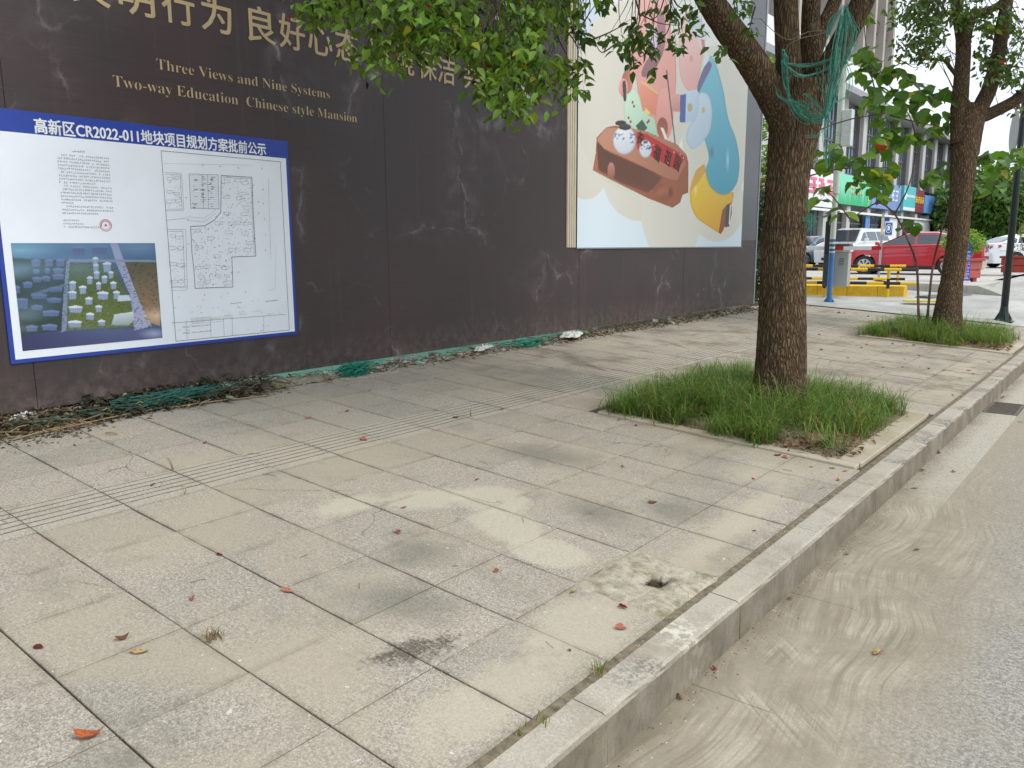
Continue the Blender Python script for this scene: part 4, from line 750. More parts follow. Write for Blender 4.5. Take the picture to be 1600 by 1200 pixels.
# tiny body text, plan notes: illegible at this size, so short pen marks in the same rows
mb = MB(); XL2 = BX + .0168
def marks(y0, y1, z, h, dens=.7, m=None):
    y = y0
    while y < y1 - h * .5:
        if rr.random() < dens + .25:
            for k in range(3):
                if rr.random() < .5: zz = z + rr.uniform(0, h); seg(m or mb, (y, zz), (y + h * .8, zz), h * .12, XL2)
                else: yy = y + rr.uniform(0, h * .8); seg(m or mb, (yy, z), (yy, z + h), h * .12, XL2)
        y += h * 1.12
rows = [(2.535, 2.865), (2.505, 2.865), (2.505, 2.865), (2.505, 2.865), (2.505, 2.865), (2.505, 2.865), (2.505, 2.865), (2.505, 2.865), (2.505, 2.76), (2.535, 2.865), (2.505, 2.865), (2.505, 2.865), (2.505, 2.865), (2.505, 2.865), (2.505, 2.60), (2.535, 2.865), (2.505, 2.865), (2.505, 2.75)]
for k, (a, b) in enumerate(rows): marks(a, b, 2.255 - k * .0238, .0125)
marks(2.61, 2.71, 2.285, .017, .9)
for k, b in enumerate((2.62, 2.64, 2.77)): marks(2.505, b, 1.80 - k * .0238, .0125)
for k in range(6): marks(3.42, 3.42 + rr.uniform(.1, .3), 1.03 + k * .009 - .04, .005)
for k in range(5): marks(3.72 + .14 * (k % 4), 3.80 + .14 * (k % 4), 1.02 + .016 * (k % 3), .007)
for k in range(2): marks(3.3 + .04, 3.6, .965 - .05 * k, .012)
for x, y in ((275, 145), (375, 152), (478, 160), (612, 163), (617, 282), (620, 362), (625, 452), (630, 538), (632, 625), (182, 330), (188, 452), (195, 590), (285, 880), (418, 872), (518, 864), (592, 352), (478, 750), (592, 415)): a = zp(x, y); marks(a[0] - .008, a[0] + .012, a[1], .014, .9)
npart(mb, 'small_print', M("dark small print", L(70, 74, 84), .5))
mb = MB(); sy, sz = 2.80, 1.775
for k in range(40):
    a, b = 2 * math.pi * k / 40, 2 * math.pi * (k + 1) / 40; seg(mb, (sy + .042 * math.cos(a), sz + .042 * math.sin(a)), (sy + .042 * math.cos(b), sz + .042 * math.sin(b)), .004, XL2 + .0006)
    if k % 2 and -.9 < a - 4.7 + 0 < 99 or k < 22: seg(mb, (sy + .028 * math.cos(a), sz + .028 * math.sin(a)), (sy + .036 * math.cos(a + .05), sz + .036 * math.sin(a + .05)), .003, XL2 + .0006)
st = []
for k in range(10): r_ = .013 if k % 2 == 0 else .0055; a = math.pi / 2 + k * math.pi / 5; st.append((XL2 + .0006, sy + r_ * math.cos(a), sz + r_ * math.sin(a)))
mb.poly(st); npart(mb, 'red_seal', M("red seal ink", L(190, 60, 76), .5))

# ------------------------------------------------------------------ nearer tree
def DD(l): return [D(*q) for q in l]
base1 = D(1209, 640, 6.86)
t1 = thing('street_tree', 'nearer street tree with furrowed trunk, four limbs and torn green netting', 'tree'); 
limb(t1, 'trunk', [base1, D(1219, 585, 6.85), D(1223, 480, 6.83), D(1225, 380, 6.8), D(1232, 270, 6.76), D(1242, 190, 6.74), D(1250, 130, 6.72)], [.235, .212, .188, .178, .174, .215, .19], segs=90, rings=190, ridge=.012, seed=1, flare=.05)
limb(t1, 'limb', DD([(1240, 215, 6.72), (1212, 160, 6.6), (1180, 105, 6.45), (1146, 55, 6.3), (1112, 5, 6.15), (1075, -60, 6.0), (1000, -140, 5.7), (900, -200, 5.4)]), [.135, .128, .118, .108, .10, .09, .07, .045], segs=44, rings=110, ridge=.007, seed=2)
limb(t1, 'limb', DD([(1236, 190, 6.7), (1233, 120, 6.66), (1230, 60, 6.62), (1227, 0, 6.6), (1222, -80, 6.6), (1235, -220, 6.7)]), [.125, .105, .098, .094, .085, .06], segs=44, rings=90, ridge=.007, seed=3)
limb(t1, 'limb', DD([(1258, 180, 6.78), (1264, 120, 6.82), (1267, 70, 6.86), (1267, 20, 6.9), (1266, -40, 6.95), (1240, -200, 7.2)]), [.12, .098, .09, .076, .07, .05], segs=44, rings=90, ridge=.007, seed=4)
limb(t1, 'limb', DD([(1270, 90, 6.86), (1285, 45, 6.92), (1303, 5, 7.0), (1320, -50, 7.1), (1350, -160, 7.3)]), [.075, .062, .056, .05, .035], segs=30, rings=60, ridge=.005, seed=5)
limb(t1, 'limb', DD([(1255, 200, 6.74), (1278, 145, 6.66), (1300, 98, 6.6), (1325, 48, 6.52), (1348, 2, 6.45), (1380, -70, 6.4), (1460, -170, 6.2)]), [.13, .115, .1, .093, .088, .08, .05], segs=44, rings=100, ridge=.007, seed=6)
def twigs(parent, paths, r=.006, name='twigs'):
    mb = MB()
    for p in paths:
        q = curve_pts(p, 9); k = r * rnd.uniform(.6, 1.3); mb.tube(q, [k * (1 - .8 * i / 9) for i in range(10)], 4, cap=False)
    mb.done(name, TWIG, parent, kind='stuff')
TWIG = M("thin twig bark", L(66, 54, 44), .85, .2, 20)
def clusters(specs):
    out = []
    for (cx, cy, rx, ry, dep, n, parx, pary) in specs:
        for k in range(n):
            while 1:
                a, b = rnd.uniform(-1, 1), rnd.uniform(-1, 1)
                if a * a + b * b < 1: break
            d = dep + rnd.uniform(-.5, .5); c = D(cx + a * rx, cy + b * ry, d); p = D(parx + a * rx * .5, pary, d + .1); out.append((c, .13, p))
    return out
specs = clusters([(560, 8, 85, 26, 5.3, 26, 620, -60), (640, 38, 85, 38, 5.2, 40, 680, -60), (590, 80, 34, 22, 5.2, 9, 620, -20), (616, 100, 12, 10, 5.2, 2, 620, 40), (656, 78, 12, 12, 5.2, 2, 660, 20), (740, 30, 110, 50, 5.3, 52, 760, -70), (775, 82, 55, 38, 5.2, 24, 760, -30), (790, 125, 45, 34, 5.1, 20, 780, 0), (812, 158, 22, 18, 5.1, 7, 800, 40), (765, 150, 14, 16, 5.1, 3, 770, 60), (850, 50, 55, 45, 5.5, 16, 870, -50), (845, 105, 40, 30, 5.5, 11, 860, -20), (880, 130, 22, 28, 5.6, 5, 890, 0), (700, -30, 240, 30, 5.4, 60, 700, -90), (500, -14, 50, 16, 5.3, 8, 560, -60)])
(Vv, Ff, Cc), tw1 = sprays(specs, .08, L(98, 128, 38), per=15, spread=.13, droop=.5, var=.42)
npmesh('foliage', Vv, Ff, LEAFM, t1, Cc, kind='stuff')
s2 = []
for cx, cy, n in ((905, 45, 4), (912, 62, 3), (905, 98, 4), (909, 118, 3), (917, 140, 2), (938, 5, 5), (985, 40, 3), (1015, 12, 2), (960, 56, 2), (972, 66, 3), (985, 78, 4), (1000, 55, 3), (1010, 72, 3), (1020, 82, 3), (1025, 118, 2), (992, 102, 2), (1050, 20, 4), (1062, 30, 3), (1070, 52, 3), (1048, 62, 3), (1058, 75, 3), (1092, 40, 2), (1088, 12, 3), (1126, 80, 3), (1165, 18, 3), (1172, 55, 2), (1014, 45, 2), (944, 62, 1), (895, 15, 4), (880, 0, 4), (1160, -4, 3)):
    for k in range(n): s2.append((D(cx + rnd.uniform(-9, 9), cy + rnd.uniform(-7, 7), 5.75 + rnd.uniform(-.2, .2)), .05, D(cx + rnd.uniform(-30, 30), -40, 5.8)))
(Vv, Ff, Cc), tw2 = sprays(s2, .084, L(80, 110, 42), per=5, spread=.05, droop=.5, yel=0, red=0)
npmesh('foliage', Vv, Ff, LEAFM, t1, Cc, kind='stuff')
# crown overhead (above the picture)
n = 26000; c = rg.normal(0, 1, (n * 2, 3)); c /= np.linalg.norm(c, axis=1, keepdims=True); c *= (rg.random((n * 2, 1)) ** .45); P_ = c * np.array([3.1, 3.3, 1.7]) + np.array([-3.0, 6.2, 5.9])
pq = P_ - np.array([0, 0, CH]); pd = pq @ CF; pyy = 600 - FP * (pq @ CU) / pd; hole = np.array([mnoise.noise(tuple(q * 1.1)) for q in P_]); P_ = P_[(P_[:, 2] > 4.15 + .36 * np.maximum(0, P_[:, 1] - 5)) & (pyy < -14) & (hole > -.12)]
Dn = rg.normal(0, 1, P_.shape); Dn[:, 2] = -abs(Dn[:, 2]) * .5 - .4; ln = rg.uniform(.07, .12, len(P_)); Vv, Ff, Cc = leaves(P_, Dn, rg.normal(0, .5, P_.shape) + np.array([0, 0, .8]), ln, ln * .46, greens(len(P_), L(84, 108, 44)))
npmesh('foliage', Vv, Ff, LEAFM, t1, Cc, kind='stuff')
paths = []
for par, c in tw1[::2] + tw2[::2]:
    m = (par + c) / 2 + rg.normal(0, .05, 3); m[2] += .03; paths.append([par, m, c])
twigs(t1, paths, .005)
ex = [[(1105, -10), (1040, -30), (960, -40), (880, -20)], [(1060, -40), (1000, -60), (820, -80), (640, -60)], [(880, -40), (868, 6), (850, 12), (800, 22), (782, 40)], [(888, -30), (878, 20), (868, 52), (862, 88)], [(870, 0), (852, 40), (838, 66), (820, 80)], [(905, -20), (890, 40), (866, 62), (848, 110)], [(1000, -10), (998, 20), (985, 52)], [(990, -10), (1000, 30), (984, 60), (975, 66)], [(1040, -10), (1030, 20), (1018, 30), (1000, 22)], [(1048, 0), (1046, 42), (1032, 60), (1015, 50)], [(1000, 22), (1030, 36), (1060, 40)], [(1146, -10), (1150, 18), (1170, 28), (1192, 30)], [(1150, 0), (1152, 24), (1135, 40)], [(905, 70), (940, 56), (965, 44), (985, 30)], [(960, 70), (940, 82), (928, 66), (905, 60)], [(995, 76), (1000, 88), (1010, 84), (1034, 70)], [(1082, 50), (1095, 58), (1108, 50)], [(1180, 10), (1172, 40), (1168, 60)], [(1045, -20), (1060, 10), (1085, 12)], [(905, 48), (915, 30), (935, 0)], [(860, 20), (872, 60), (885, 85), (892, 110)], [(870, 30), (895, 60), (905, 75), (925, 60)]]
twigs(t1, [[D(x, y, 5.8) for x, y in p] for p in ex], .007)
# torn netting caught on the limbs
NETM = M("torn green netting", L(52, 138, 118), .6, .25, 30)
net = thing('torn_netting', 'torn green mesh netting knotted round the fork of the nearer tree', 'netting')
mb = MB(); r3 = random.Random(5)
def strand(path, n, spread, w=.0028, dep=6.42, jit=5):
    for k in range(n):
        ph = r3.uniform(0, 6); off = (r3.gauss(0, spread), r3.gauss(0, spread)); pts = []
        for i, (x, y) in enumerate(path):
            t = i / (len(path) - 1); f = math.sin(math.pi * t) * .8 + .25; pts.append(D(x + off[0] * f + r3.gauss(0, jit * .2), y + off[1] * f * .7 + r3.gauss(0, jit * .2), dep + r3.gauss(0, .015)))
        mb.tube(curve_pts(pts, 14), w * r3.uniform(.5, 1.2), 4, cap=False)
strand([(1224, 78), (1226, 90), (1227, 110), (1229, 130), (1233, 152)], 14, 2.6); strand([(1221, 84), (1229, 88), (1222, 98), (1230, 104)], 10, 2)
strand([(1230, 99), (1255, 104), (1282, 100), (1302, 90), (1312, 78)], 5, 2.5, dep=6.36); strand([(1230, 104), (1248, 117), (1268, 118), (1292, 108), (1310, 88)], 7, 3, dep=6.34)
strand([(1212, 135), (1216, 148), (1228, 158), (1240, 165)], 6, 1.5); strand([(1233, 155), (1245, 172), (1262, 186), (1278, 188), (1291, 180)], 22, 6, .002, 6.36)
strand([(1236, 160), (1260, 165), (1280, 178), (1293, 180)], 16, 6, .002, 6.36); strand([(1322, 10), (1318, 30), (1314, 60), (1310, 90), (1306, 120), (1300, 150), (1292, 180)], 34, 7, .0024, 6.25)
strand([(1322, 12), (1330, 38), (1334, 52), (1326, 85), (1322, 100)], 16, 5, .002, 6.25); strand([(1312, 16), (1300, 35), (1292, 60)], 12, 3, .003, 6.3)
strand([(1316, 90), (1326, 120), (1322, 150), (1300, 162)], 5, 4, .002, 6.28); strand([(1292, 180), (1286, 200), (1276, 212), (1260, 212)], 5, 3, .002, 6.36)
strand([(1290, 182), (1290, 215), (1291, 245), (1293, 262)], 6, 2, .002, 6.36); strand([(1292, 180), (1300, 205), (1315, 212)], 3, 3, .0015, 6.36); strand([(1276, 105), (1282, 130), (1290, 150)], 4, 3, .0015); strand([(1255, 150), (1262, 148), (1275, 160), (1284, 172)], 5, 2.5, .002, 6.34)
strand([(1256, 345), (1264, 338), (1268, 352), (1262, 362)], 16, 5, .0016, 6.6); strand([(1259, 300), (1262, 330), (1262, 350)], 3, 2, .001, 6.6)
mb.done('strands', NETM, net)
wire = MB(); 
for q in ([(1187, 28), (1215, 54), (1236, 62), (1262, 50), (1290, 48)], [(1226, 80), (1235, 68), (1258, 58), (1275, 55), (1300, 46)]): wire.tube(curve_pts([D(x, y, 6.5) for x, y in q], 12), .0028, 4)
wire.done('loose_wire', M("pale wire", L(130, 116, 98), .6), net)
band = MB(); cpt = np.array(D(1226, 357, 6.795)); 
for k in range(40):
    a, b = 2 * math.pi * k / 40, 2 * math.pi * (k + 1) / 40; q = lambda t: tuple(cpt + np.array([math.cos(t) * .189, math.sin(t) * .189, .004 * math.sin(3 * t)])); band.tube([q(a), q(b)], .003, 4, cap=False)
band.done('tie_wire', M("dark wire", L(40, 34, 30), .6), t1)

# ------------------------------------------------------------------ second tree
t2 = thing('street_tree', 'second street tree beyond, forked low beside the dark lamp post', 'tree')
K = 12.45
limb(t2, 'trunk', [D(1479, 528, K), D(1480, 497, K), D(1487, 440, K), D(1496, 380, K), D(1501, 310, K), D(1507, 240, K), D(1510, 195, K), D(1512, 165, K)], [.22, .205, .158, .150, .152, .195, .18, .15], segs=64, rings=150, ridge=.014, seed=11, flare=.05)
limb(t2, 'limb', [D(1500, 225, K), D(1499, 170, K), D(1503, 120, K), D(1505, 70, K), D(1498, 35, K), D(1488, -30, K), D(1470, -120, K)], [.14, .125, .11, .105, .075, .06, .04], segs=32, rings=70, ridge=.008, seed=12)
limb(t2, 'limb', [D(1506, 75, K), D(1519, 30, K), D(1540, 18, K), D(1562, 6, K), D(1590, -30, K)], [.08, .065, .055, .05, .03], segs=24, rings=50, ridge=.005, seed=13)
limb(t2, 'limb', [D(1514, 240, K), D(1527, 180, K), D(1546, 138, K), D(1560, 85, K), D(1567, 37, K), D(1577, -20, K), D(1590, -120, K)], [.14, .12, .11, .10, .095, .08, .05], segs=32, rings=70, ridge=.008, seed=14)
limb(t2, 'limb', [D(1514, 205, K), D(1528, 186, K), D(1548, 177, K), D(1580, 161, K), D(1600, 146, K), D(1640, 120, K), D(1700, 60, K)], [.11, .1, .09, .088, .083, .075, .05], segs=32, rings=70, ridge=.007, seed=15)
limb(t2, 'limb', [D(1495, 118, K), D(1485, 106, K), D(1476, 95, K), D(1450, 92, K), D(1425, 95, K)], [.035, .03, .025, .02, .01], segs=12, rings=20, ridge=.002, seed=16)
sp2 = clusters([(1438, 40, 34, 42, 12, 42, 1470, -20), (1422, 74, 24, 24, 12, 15, 1460, 60), (1450, 88, 30, 12, 12.2, 12, 1490, 90), (1470, 20, 50, 28, 12.2, 50, 1490, -20), (1530, 20, 45, 30, 12.4, 40, 1520, -20), (1545, 60, 20, 20, 12.6, 8, 1530, 30), (1585, 40, 26, 30, 12.4, 20, 1570, 10), (1580, 100, 26, 30, 12.3, 24, 1560, 80), (1555, 110, 20, 22, 12.4, 14, 1560, 60), (1590, 130, 20, 14, 12.3, 8, 1560, 100), (1588, 165, 14, 8, 12.3, 4, 1590, 140), (1670, 60, 50, 50, 12.3, 60, 1690, 40), (1730, 20, 60, 60, 12.2, 50, 1740, 0), (1402, 20, 14, 26, 12.1, 6, 1440, 0), (1530, 85, 12, 18, 12.5, 5, 1530, 60)])
(Vv, Ff, Cc), tw = sprays(sp2, .11, L(84, 110, 44), per=9, spread=.2, droop=.5); npmesh('foliage', Vv, Ff, LEAFM, t2, Cc, kind='stuff')
twigs(t2, [[p, (p + c) / 2 + rg.normal(0, .08, 3), c] for p, c in tw[::2]], .007)
twigs(t2, [[D(x, y, 12.3) for x, y in p] for p in ([(1495, 118), (1478, 70), (1462, 95), (1440, 80)], [(1496, 150), (1480, 120), (1465, 95), (1460, 88)], [(1490, 140), (1476, 110), (1470, 92)], [(1398, 88), (1420, 100), (1450, 98), (1480, 92)], [(1395, 105), (1412, 98), (1430, 106), (1450, 100)], [(1420, 128), (1450, 132), (1468, 138)], [(1600, 60), (1586, 70), (1574, 90)], [(1566, 180), (1556, 150), (1560, 120)])], .009)
n = 16000; c = rg.normal(0, 1, (n, 3)); c /= np.linalg.norm(c, axis=1, keepdims=True); c *= (rg.random((n, 1)) ** .45); P_ = c * np.array([3.0, 3.2, 1.9]) + np.array([-2.0, 14.2, 8.2]); pq = P_ - np.array([0, 0, CH]); pd = pq @ CF; pyy = 600 - FP * (pq @ CU) / pd; pxx = 800 + FP * (pq @ CR) / pd; P_ = P_[(pyy < -12) | (pxx > 1612)]
Dn = rg.normal(0, 1, P_.shape); ln = rg.uniform(.08, .13, len(P_)); Vv, Ff, Cc = leaves(P_, Dn, rg.normal(0, .5, P_.shape) + np.array([0, 0, .8]), ln, ln * .46, greens(len(P_), L(76, 100, 42))); npmesh('foliage', Vv, Ff, LEAFM, t2, Cc, kind='stuff')

# ------------------------------------------------------------------ broad-leaved sapling between the trees (leaf by leaf)
sap = thing('sapling', 'slender sapling with broad light green leaves rising from the second pit', 'sapling')
SM = M("sapling stem", L(108, 80, 66), .8, .15, 20)
for p in ([(1436, 512), (1435, 485), (1432, 414), (1416, 369), (1398, 335), (1374, 317), (1350, 328), (1327, 345)], [(1448, 512), (1450, 485), (1458, 414), (1471, 361), (1486, 309), (1494, 250)], [(1398, 335), (1420, 290), (1430, 240), (1425, 190), (1400, 150), (1375, 110)], [(1262, 212), (1290, 199), (1330, 186), (1375, 178), (1410, 170), (1470, 150)], [(1260, 276), (1300, 266), (1340, 262), (1390, 262)], [(1330, 345), (1310, 318), (1290, 298), (1262, 292)], [(1494, 250), (1530, 245), (1570, 250), (1610, 255)], [(1378, 175), (1362, 120), (1352, 60), (1350, 20)], [(1390, 180), (1430, 190), (1478, 200)]):
    pts = curve_pts([D(x, y, 12.9 - .3 * (i % 2)) if y > 0 else D(x, y, 13) for i, (x, y) in enumerate(p)], 20); MB().tube(pts, [.022 * (1 - .6 * i / 20) for i in range(21)] if p[0][1] > 480 else [.013 * (1 - .6 * i / 20) for i in range(21)], 7).done('stem', SM, sap)
def broadleaf_mesh(seed, mat):
    r = random.Random(seed); V = []; F = []; out = [(0, 0), (.18, .30), (.38, .43), (.6, .40), (.8, .24), (1, 0)]; bend = r.uniform(.1, .4); V = [(x, 0, -bend * x * x) for x, _ in out]; n = len(out)
    for s in (1, -1):
        b = len(V)
        for x, w in out[1:-1]: V.append((x, s * w * r.uniform(.9, 1.1), -bend * x * x + .12 * w + r.uniform(-.03, .03)))
        k = len(out) - 2; f = [(0, 1, b)] + [(i + 1, i + 2, b + i + 1, b + i) for i in range(k - 1)] + [(k, k + 1, b + k - 1)]; F += f if s < 0 else [q[::-1] for q in f]
    me = bpy.data.meshes.new('broad_leaf'); me.from_pydata(V, [], F); me.materials.append(mat); me.update(); return me
def leafmat(name, c, tr=.35):
    t = NT(name); p = t.obj(); oi = t.n('ObjectInfo').outputs['Random']; cc = t.mix(t.mapr(oi, 0, 1, 0, .75), c, tuple(x * .5 for x in c)); t.set(col=cc, rough=.45, spec=.4)
    r = t.n('BsdfTranslucent'); t.put(r.inputs[0], tuple(min(1, x * y) for x, y in zip(c, (1.5, 1.6, .7)))); ms = t.n('MixShader'); ms.inputs[0].default_value = tr; out = t.t.nodes['Material Output']; t.t.links.new(t.b.outputs[0], ms.inputs[1]); t.t.links.new(r.outputs[0], ms.inputs[2]); t.t.links.new(ms.outputs[0], out.inputs[0]); return t.m
SLM = [leafmat("fresh broad leaf", L(122, 158, 58)), leafmat("deep broad leaf", L(82, 116, 50)), leafmat("mid broad leaf", L(100, 138, 52)), leafmat("yellowed leaf", L(190, 176, 50))]
BLM = [broadleaf_mesh(k, SLM[[0, 1, 2, 0, 1, 2, 1, 3][k]]) for k in range(8)]
def place_leaf(p, size, d, mi=None):
    d = Vector(d).normalized(); up = Vector((rnd.gauss(0, .35), rnd.gauss(0, .35) - .15, 1)); y = up.cross(d).normalized(); z = d.cross(y); m = Matrix((d, y, z)).transposed().to_4x4(); o = link('leaf', BLM[rnd.randrange(7) if rnd.random() > .04 else 7] if mi is None else BLM[mi], sap); o.matrix_world = Matrix.Translation(p) @ m @ Matrix.Scale(size, 4)
cl = [(1345, 30, 5), (1352, 78, 7), (1338, 22, 3), (1358, 100, 7), (1345, 112, 5), (1378, 116, 7), (1395, 108, 5), (1412, 118, 5), (1426, 128, 5), (1370, 140, 8), (1390, 150, 8), (1412, 148, 8), (1404, 165, 7), (1432, 150, 7), (1448, 146, 6), (1470, 142, 8), (1480, 155, 8), (1352, 158, 5), (1375, 170, 6), (1425, 172, 6), (1450, 175, 5), (1474, 180, 8), (1480, 200, 6), (1384, 190, 4), (1394, 205, 8), (1372, 212, 8), (1412, 215, 6), (1380, 226, 7), (1432, 214, 5), (1456, 205, 4), (1300, 250, 6), (1286, 255, 4), (1320, 246, 5), (1338, 250, 6), (1355, 262, 6), (1372, 268, 6), (1390, 262, 5), (1342, 282, 5), (1360, 290, 5), (1300, 232, 5), (1278, 240, 4), (1283, 305, 3), (1296, 300, 2), (1390, 282, 4), (1272, 210, 2), (1450, 278, 6), (1468, 270, 6), (1480, 262, 4), (1540, 244, 6), (1555, 238, 6), (1572, 242, 6), (1585, 252, 5), (1560, 262, 5), (1535, 285, 2), (1555, 292, 2), (1596, 240, 5), (1525, 262, 3), (1420, 350, 2), (1382, 305, 3), (1318, 330, 1)]
nlf = 0; xl = []; random.Random(2).shuffle(cl)
for cx, cy, n in cl:
    for k in range(n + 2):
        a = rnd.uniform(0, 6.28); nlf += 1
        if nlf > 298: xl.append((D(cx + rnd.uniform(-13, 13), cy + rnd.uniform(-9, 9), 12.9 + rnd.uniform(-.5, .5)), (math.cos(a), math.sin(a), rnd.uniform(-1.1, .0)))); continue
        place_leaf(D(cx + rnd.uniform(-11, 11), cy + rnd.uniform(-8, 8), 12.8 + rnd.uniform(-.5, .5)), rnd.uniform(.15, .27), (math.cos(a), math.sin(a), rnd.uniform(-1.1, .0)))
if xl:
    P_ = np.array([q[0] for q in xl]); ln = rg.uniform(.15, .27, len(P_)); V, F, C = leaves(P_, np.array([q[1] for q in xl]), rg.normal(0, .35, P_.shape) + np.array([0, 0, 1]), ln, ln * .85, greens(len(P_), L(96, 132, 50))); npmesh('leaves_beyond', V, F, LEAFM, sap, C, kind='stuff')

# ------------------------------------------------------------------ shrubs beyond the end of the hoarding
def leafblob(name, label, cat, parts, size, base, mat=LEAFM, stems=(), n0=1.0, group=None, trunkr=.03):
    t = thing(name, label, cat, group=group); Ps = []
    for (c, r, n) in parts:
        q = rg.normal(0, 1, (n, 3)); q /= np.linalg.norm(q, axis=1, keepdims=True); q *= rg.random((n, 1)) ** .35; q = q * np.array(r) + np.array(c); h = np.array([mnoise.noise(tuple(x * (1.1 / max(.35, min(1.6, r[0]))))) for x in q]); Ps.append(q[h > -.22])
    P = np.concatenate(Ps); Dn = rg.normal(0, 1, P.shape); Dn[:, 2] -= .3; ln = size * rg.uniform(.6, 1.3, len(P)); V, F, C = leaves(P, Dn, rg.normal(0, .5, P.shape) + np.array([.3, -.3, .8]), ln, ln * .5, greens(len(P), base)); npmesh('crown', V, F, mat, t, C, kind='stuff')
    for s in stems: MB().tube(curve_pts(s, 10), [trunkr * (1 - .5 * i / 10) for i in range(11)], 8).done('trunk', BARK, t)
    return t
leafblob('evergreen_shrub', 'dark evergreen shrub between the hoarding end and the nearer tree', 'shrub', [((-6.55, 16.6, 1.25), (.55, .8, .9), 1700), ((-6.5, 16.7, 2.15), (.5, .7, .65), 1300)], .13, L(54, 78, 42), stems=[[(-6.5, 16.6, .35), (-6.55, 16.6, 1.5), (-6.5, 16.7, 2.3)]])
leafblob('young_tree', 'light green young tree showing above the dark evergreen shrub', 'tree', [((-6.9, 17.6, 3.6), (.5, .6, .8), 420), ((-6.8, 17.5, 4.9), (.45, .5, .7), 500), ((-6.9, 17.6, 2.9), (.35, .4, .4), 160)], .16, L(118, 146, 54), stems=[[(-6.9, 17.6, .35), (-6.95, 17.6, 3), (-6.8, 17.5, 5)]])

# ------------------------------------------------------------------ fallen leaves, one by one
def fl_mat(name, c):
    t = NT(name); cc = t.mix(t.mapr(t.noise(t.obj(), 3, 3), .35, .65), c, tuple(x * .5 for x in c)); so_ = t.n('SeparateXYZ'); t.put(so_.inputs[0], t.obj()); cc = t.mix(t.mapr(t.math('ABSOLUTE', so_.outputs[1]), 0, .02, .5, 0), cc, tuple(min(1, x * 1.5 + .05) for x in c)); cc = t.mix(t.mapr(t.noise(t.obj(), 11, 4, .7), .56, .66, 0, .75), cc, tuple(x * .3 for x in c)); cc = t.mix(.18, cc, L(120, 100, 80)); t.set(col=cc, rough=.7, spec=.2); t.bump(t.noise(t.stretch(t.obj(), 4, 14, 4), 1, 4), .6, .05); return t.m
FLC = dict(orange=L(206, 108, 58), red=L(196, 42, 44), salmon=L(226, 140, 118), yellow=L(220, 186, 120), brown=L(142, 86, 62), darkred=L(124, 44, 40), pink=L(214, 110, 112), peach=L(226, 168, 134)); FLM = {k: fl_mat(k + " dead leaf", v) for k, v in FLC.items()}
def flmesh(curl, tw, seed, mat, midc=None):
    r = random.Random(seed); out = [(-.5, 0), (-.36, .15), (-.15, .235), (.08, .22), (.28, .13), (.5, 0)]; V = []; F = []
    for x, w in out: V.append((x, 0, curl * x * x))
    for s in (1, -1):
        b = len(V)
        for x, w in out[1:-1]: V.append((x + r.uniform(-.035, .035), s * w * r.uniform(.8, 1.12), curl * x * x + tw * w * (1.7 if s > 0 else .5) + r.uniform(-.04, .05)))
        f = [(0, 1, b)] + [(i + 1, i + 2, b + i + 1, b + i) for i in range(3)] + [(4, 5, b + 3)]; F += f if s < 0 else [q[::-1] for q in f]
    # petiole
    b = len(V); z = curl * .25; V += [(-.5, -.008, z), (-.5, .008, z), (-.72, .02, z - curl * .1), (-.72, .005, z - curl * .1)]; F.append((b, b + 1, b + 2, b + 3))
    me = bpy.data.meshes.new('fallen_leaf'); me.from_pydata(V, [], F); me.materials.append(mat); me.update(); return me
_fm = {}
def drop(px, py, wpx, colr, label, group=None, curl=None, rz=None, surf='pav'):
    if surf == 'pav': p = PV(px, py)
    elif surf == 'road': p = ZP(px, py, ROAD + .006)
    elif surf == 'kerb': p = PV(px, py)
    else: p = ZP(px, py, surf)
    dep = (np.array(p) - np.array([0, 0, CH])) @ CF; s = wpx * dep / FP; v = rnd.randrange(3); key = (colr, v, curl)
    if key not in _fm: _fm[key] = flmesh((.25, .5, .1)[v] if curl is None else curl, (.5, .2, .9)[v], v * 7 + len(_fm), FLM[colr])
    o = link('fallen_leaf', _fm[key], None, (p[0], p[1], p[2] + .003), (rnd.uniform(-.1, .1), (math.atan(TC) if surf == 'pav' else 0) + rnd.uniform(-.1, .1), rnd.uniform(0, 6.28) if rz is None else rz)); o.scale = (s, s, s); o['label'] = label; o['category'] = 'fallen leaf'
    o['group'] = group or 'fallen leaves on the pavement'
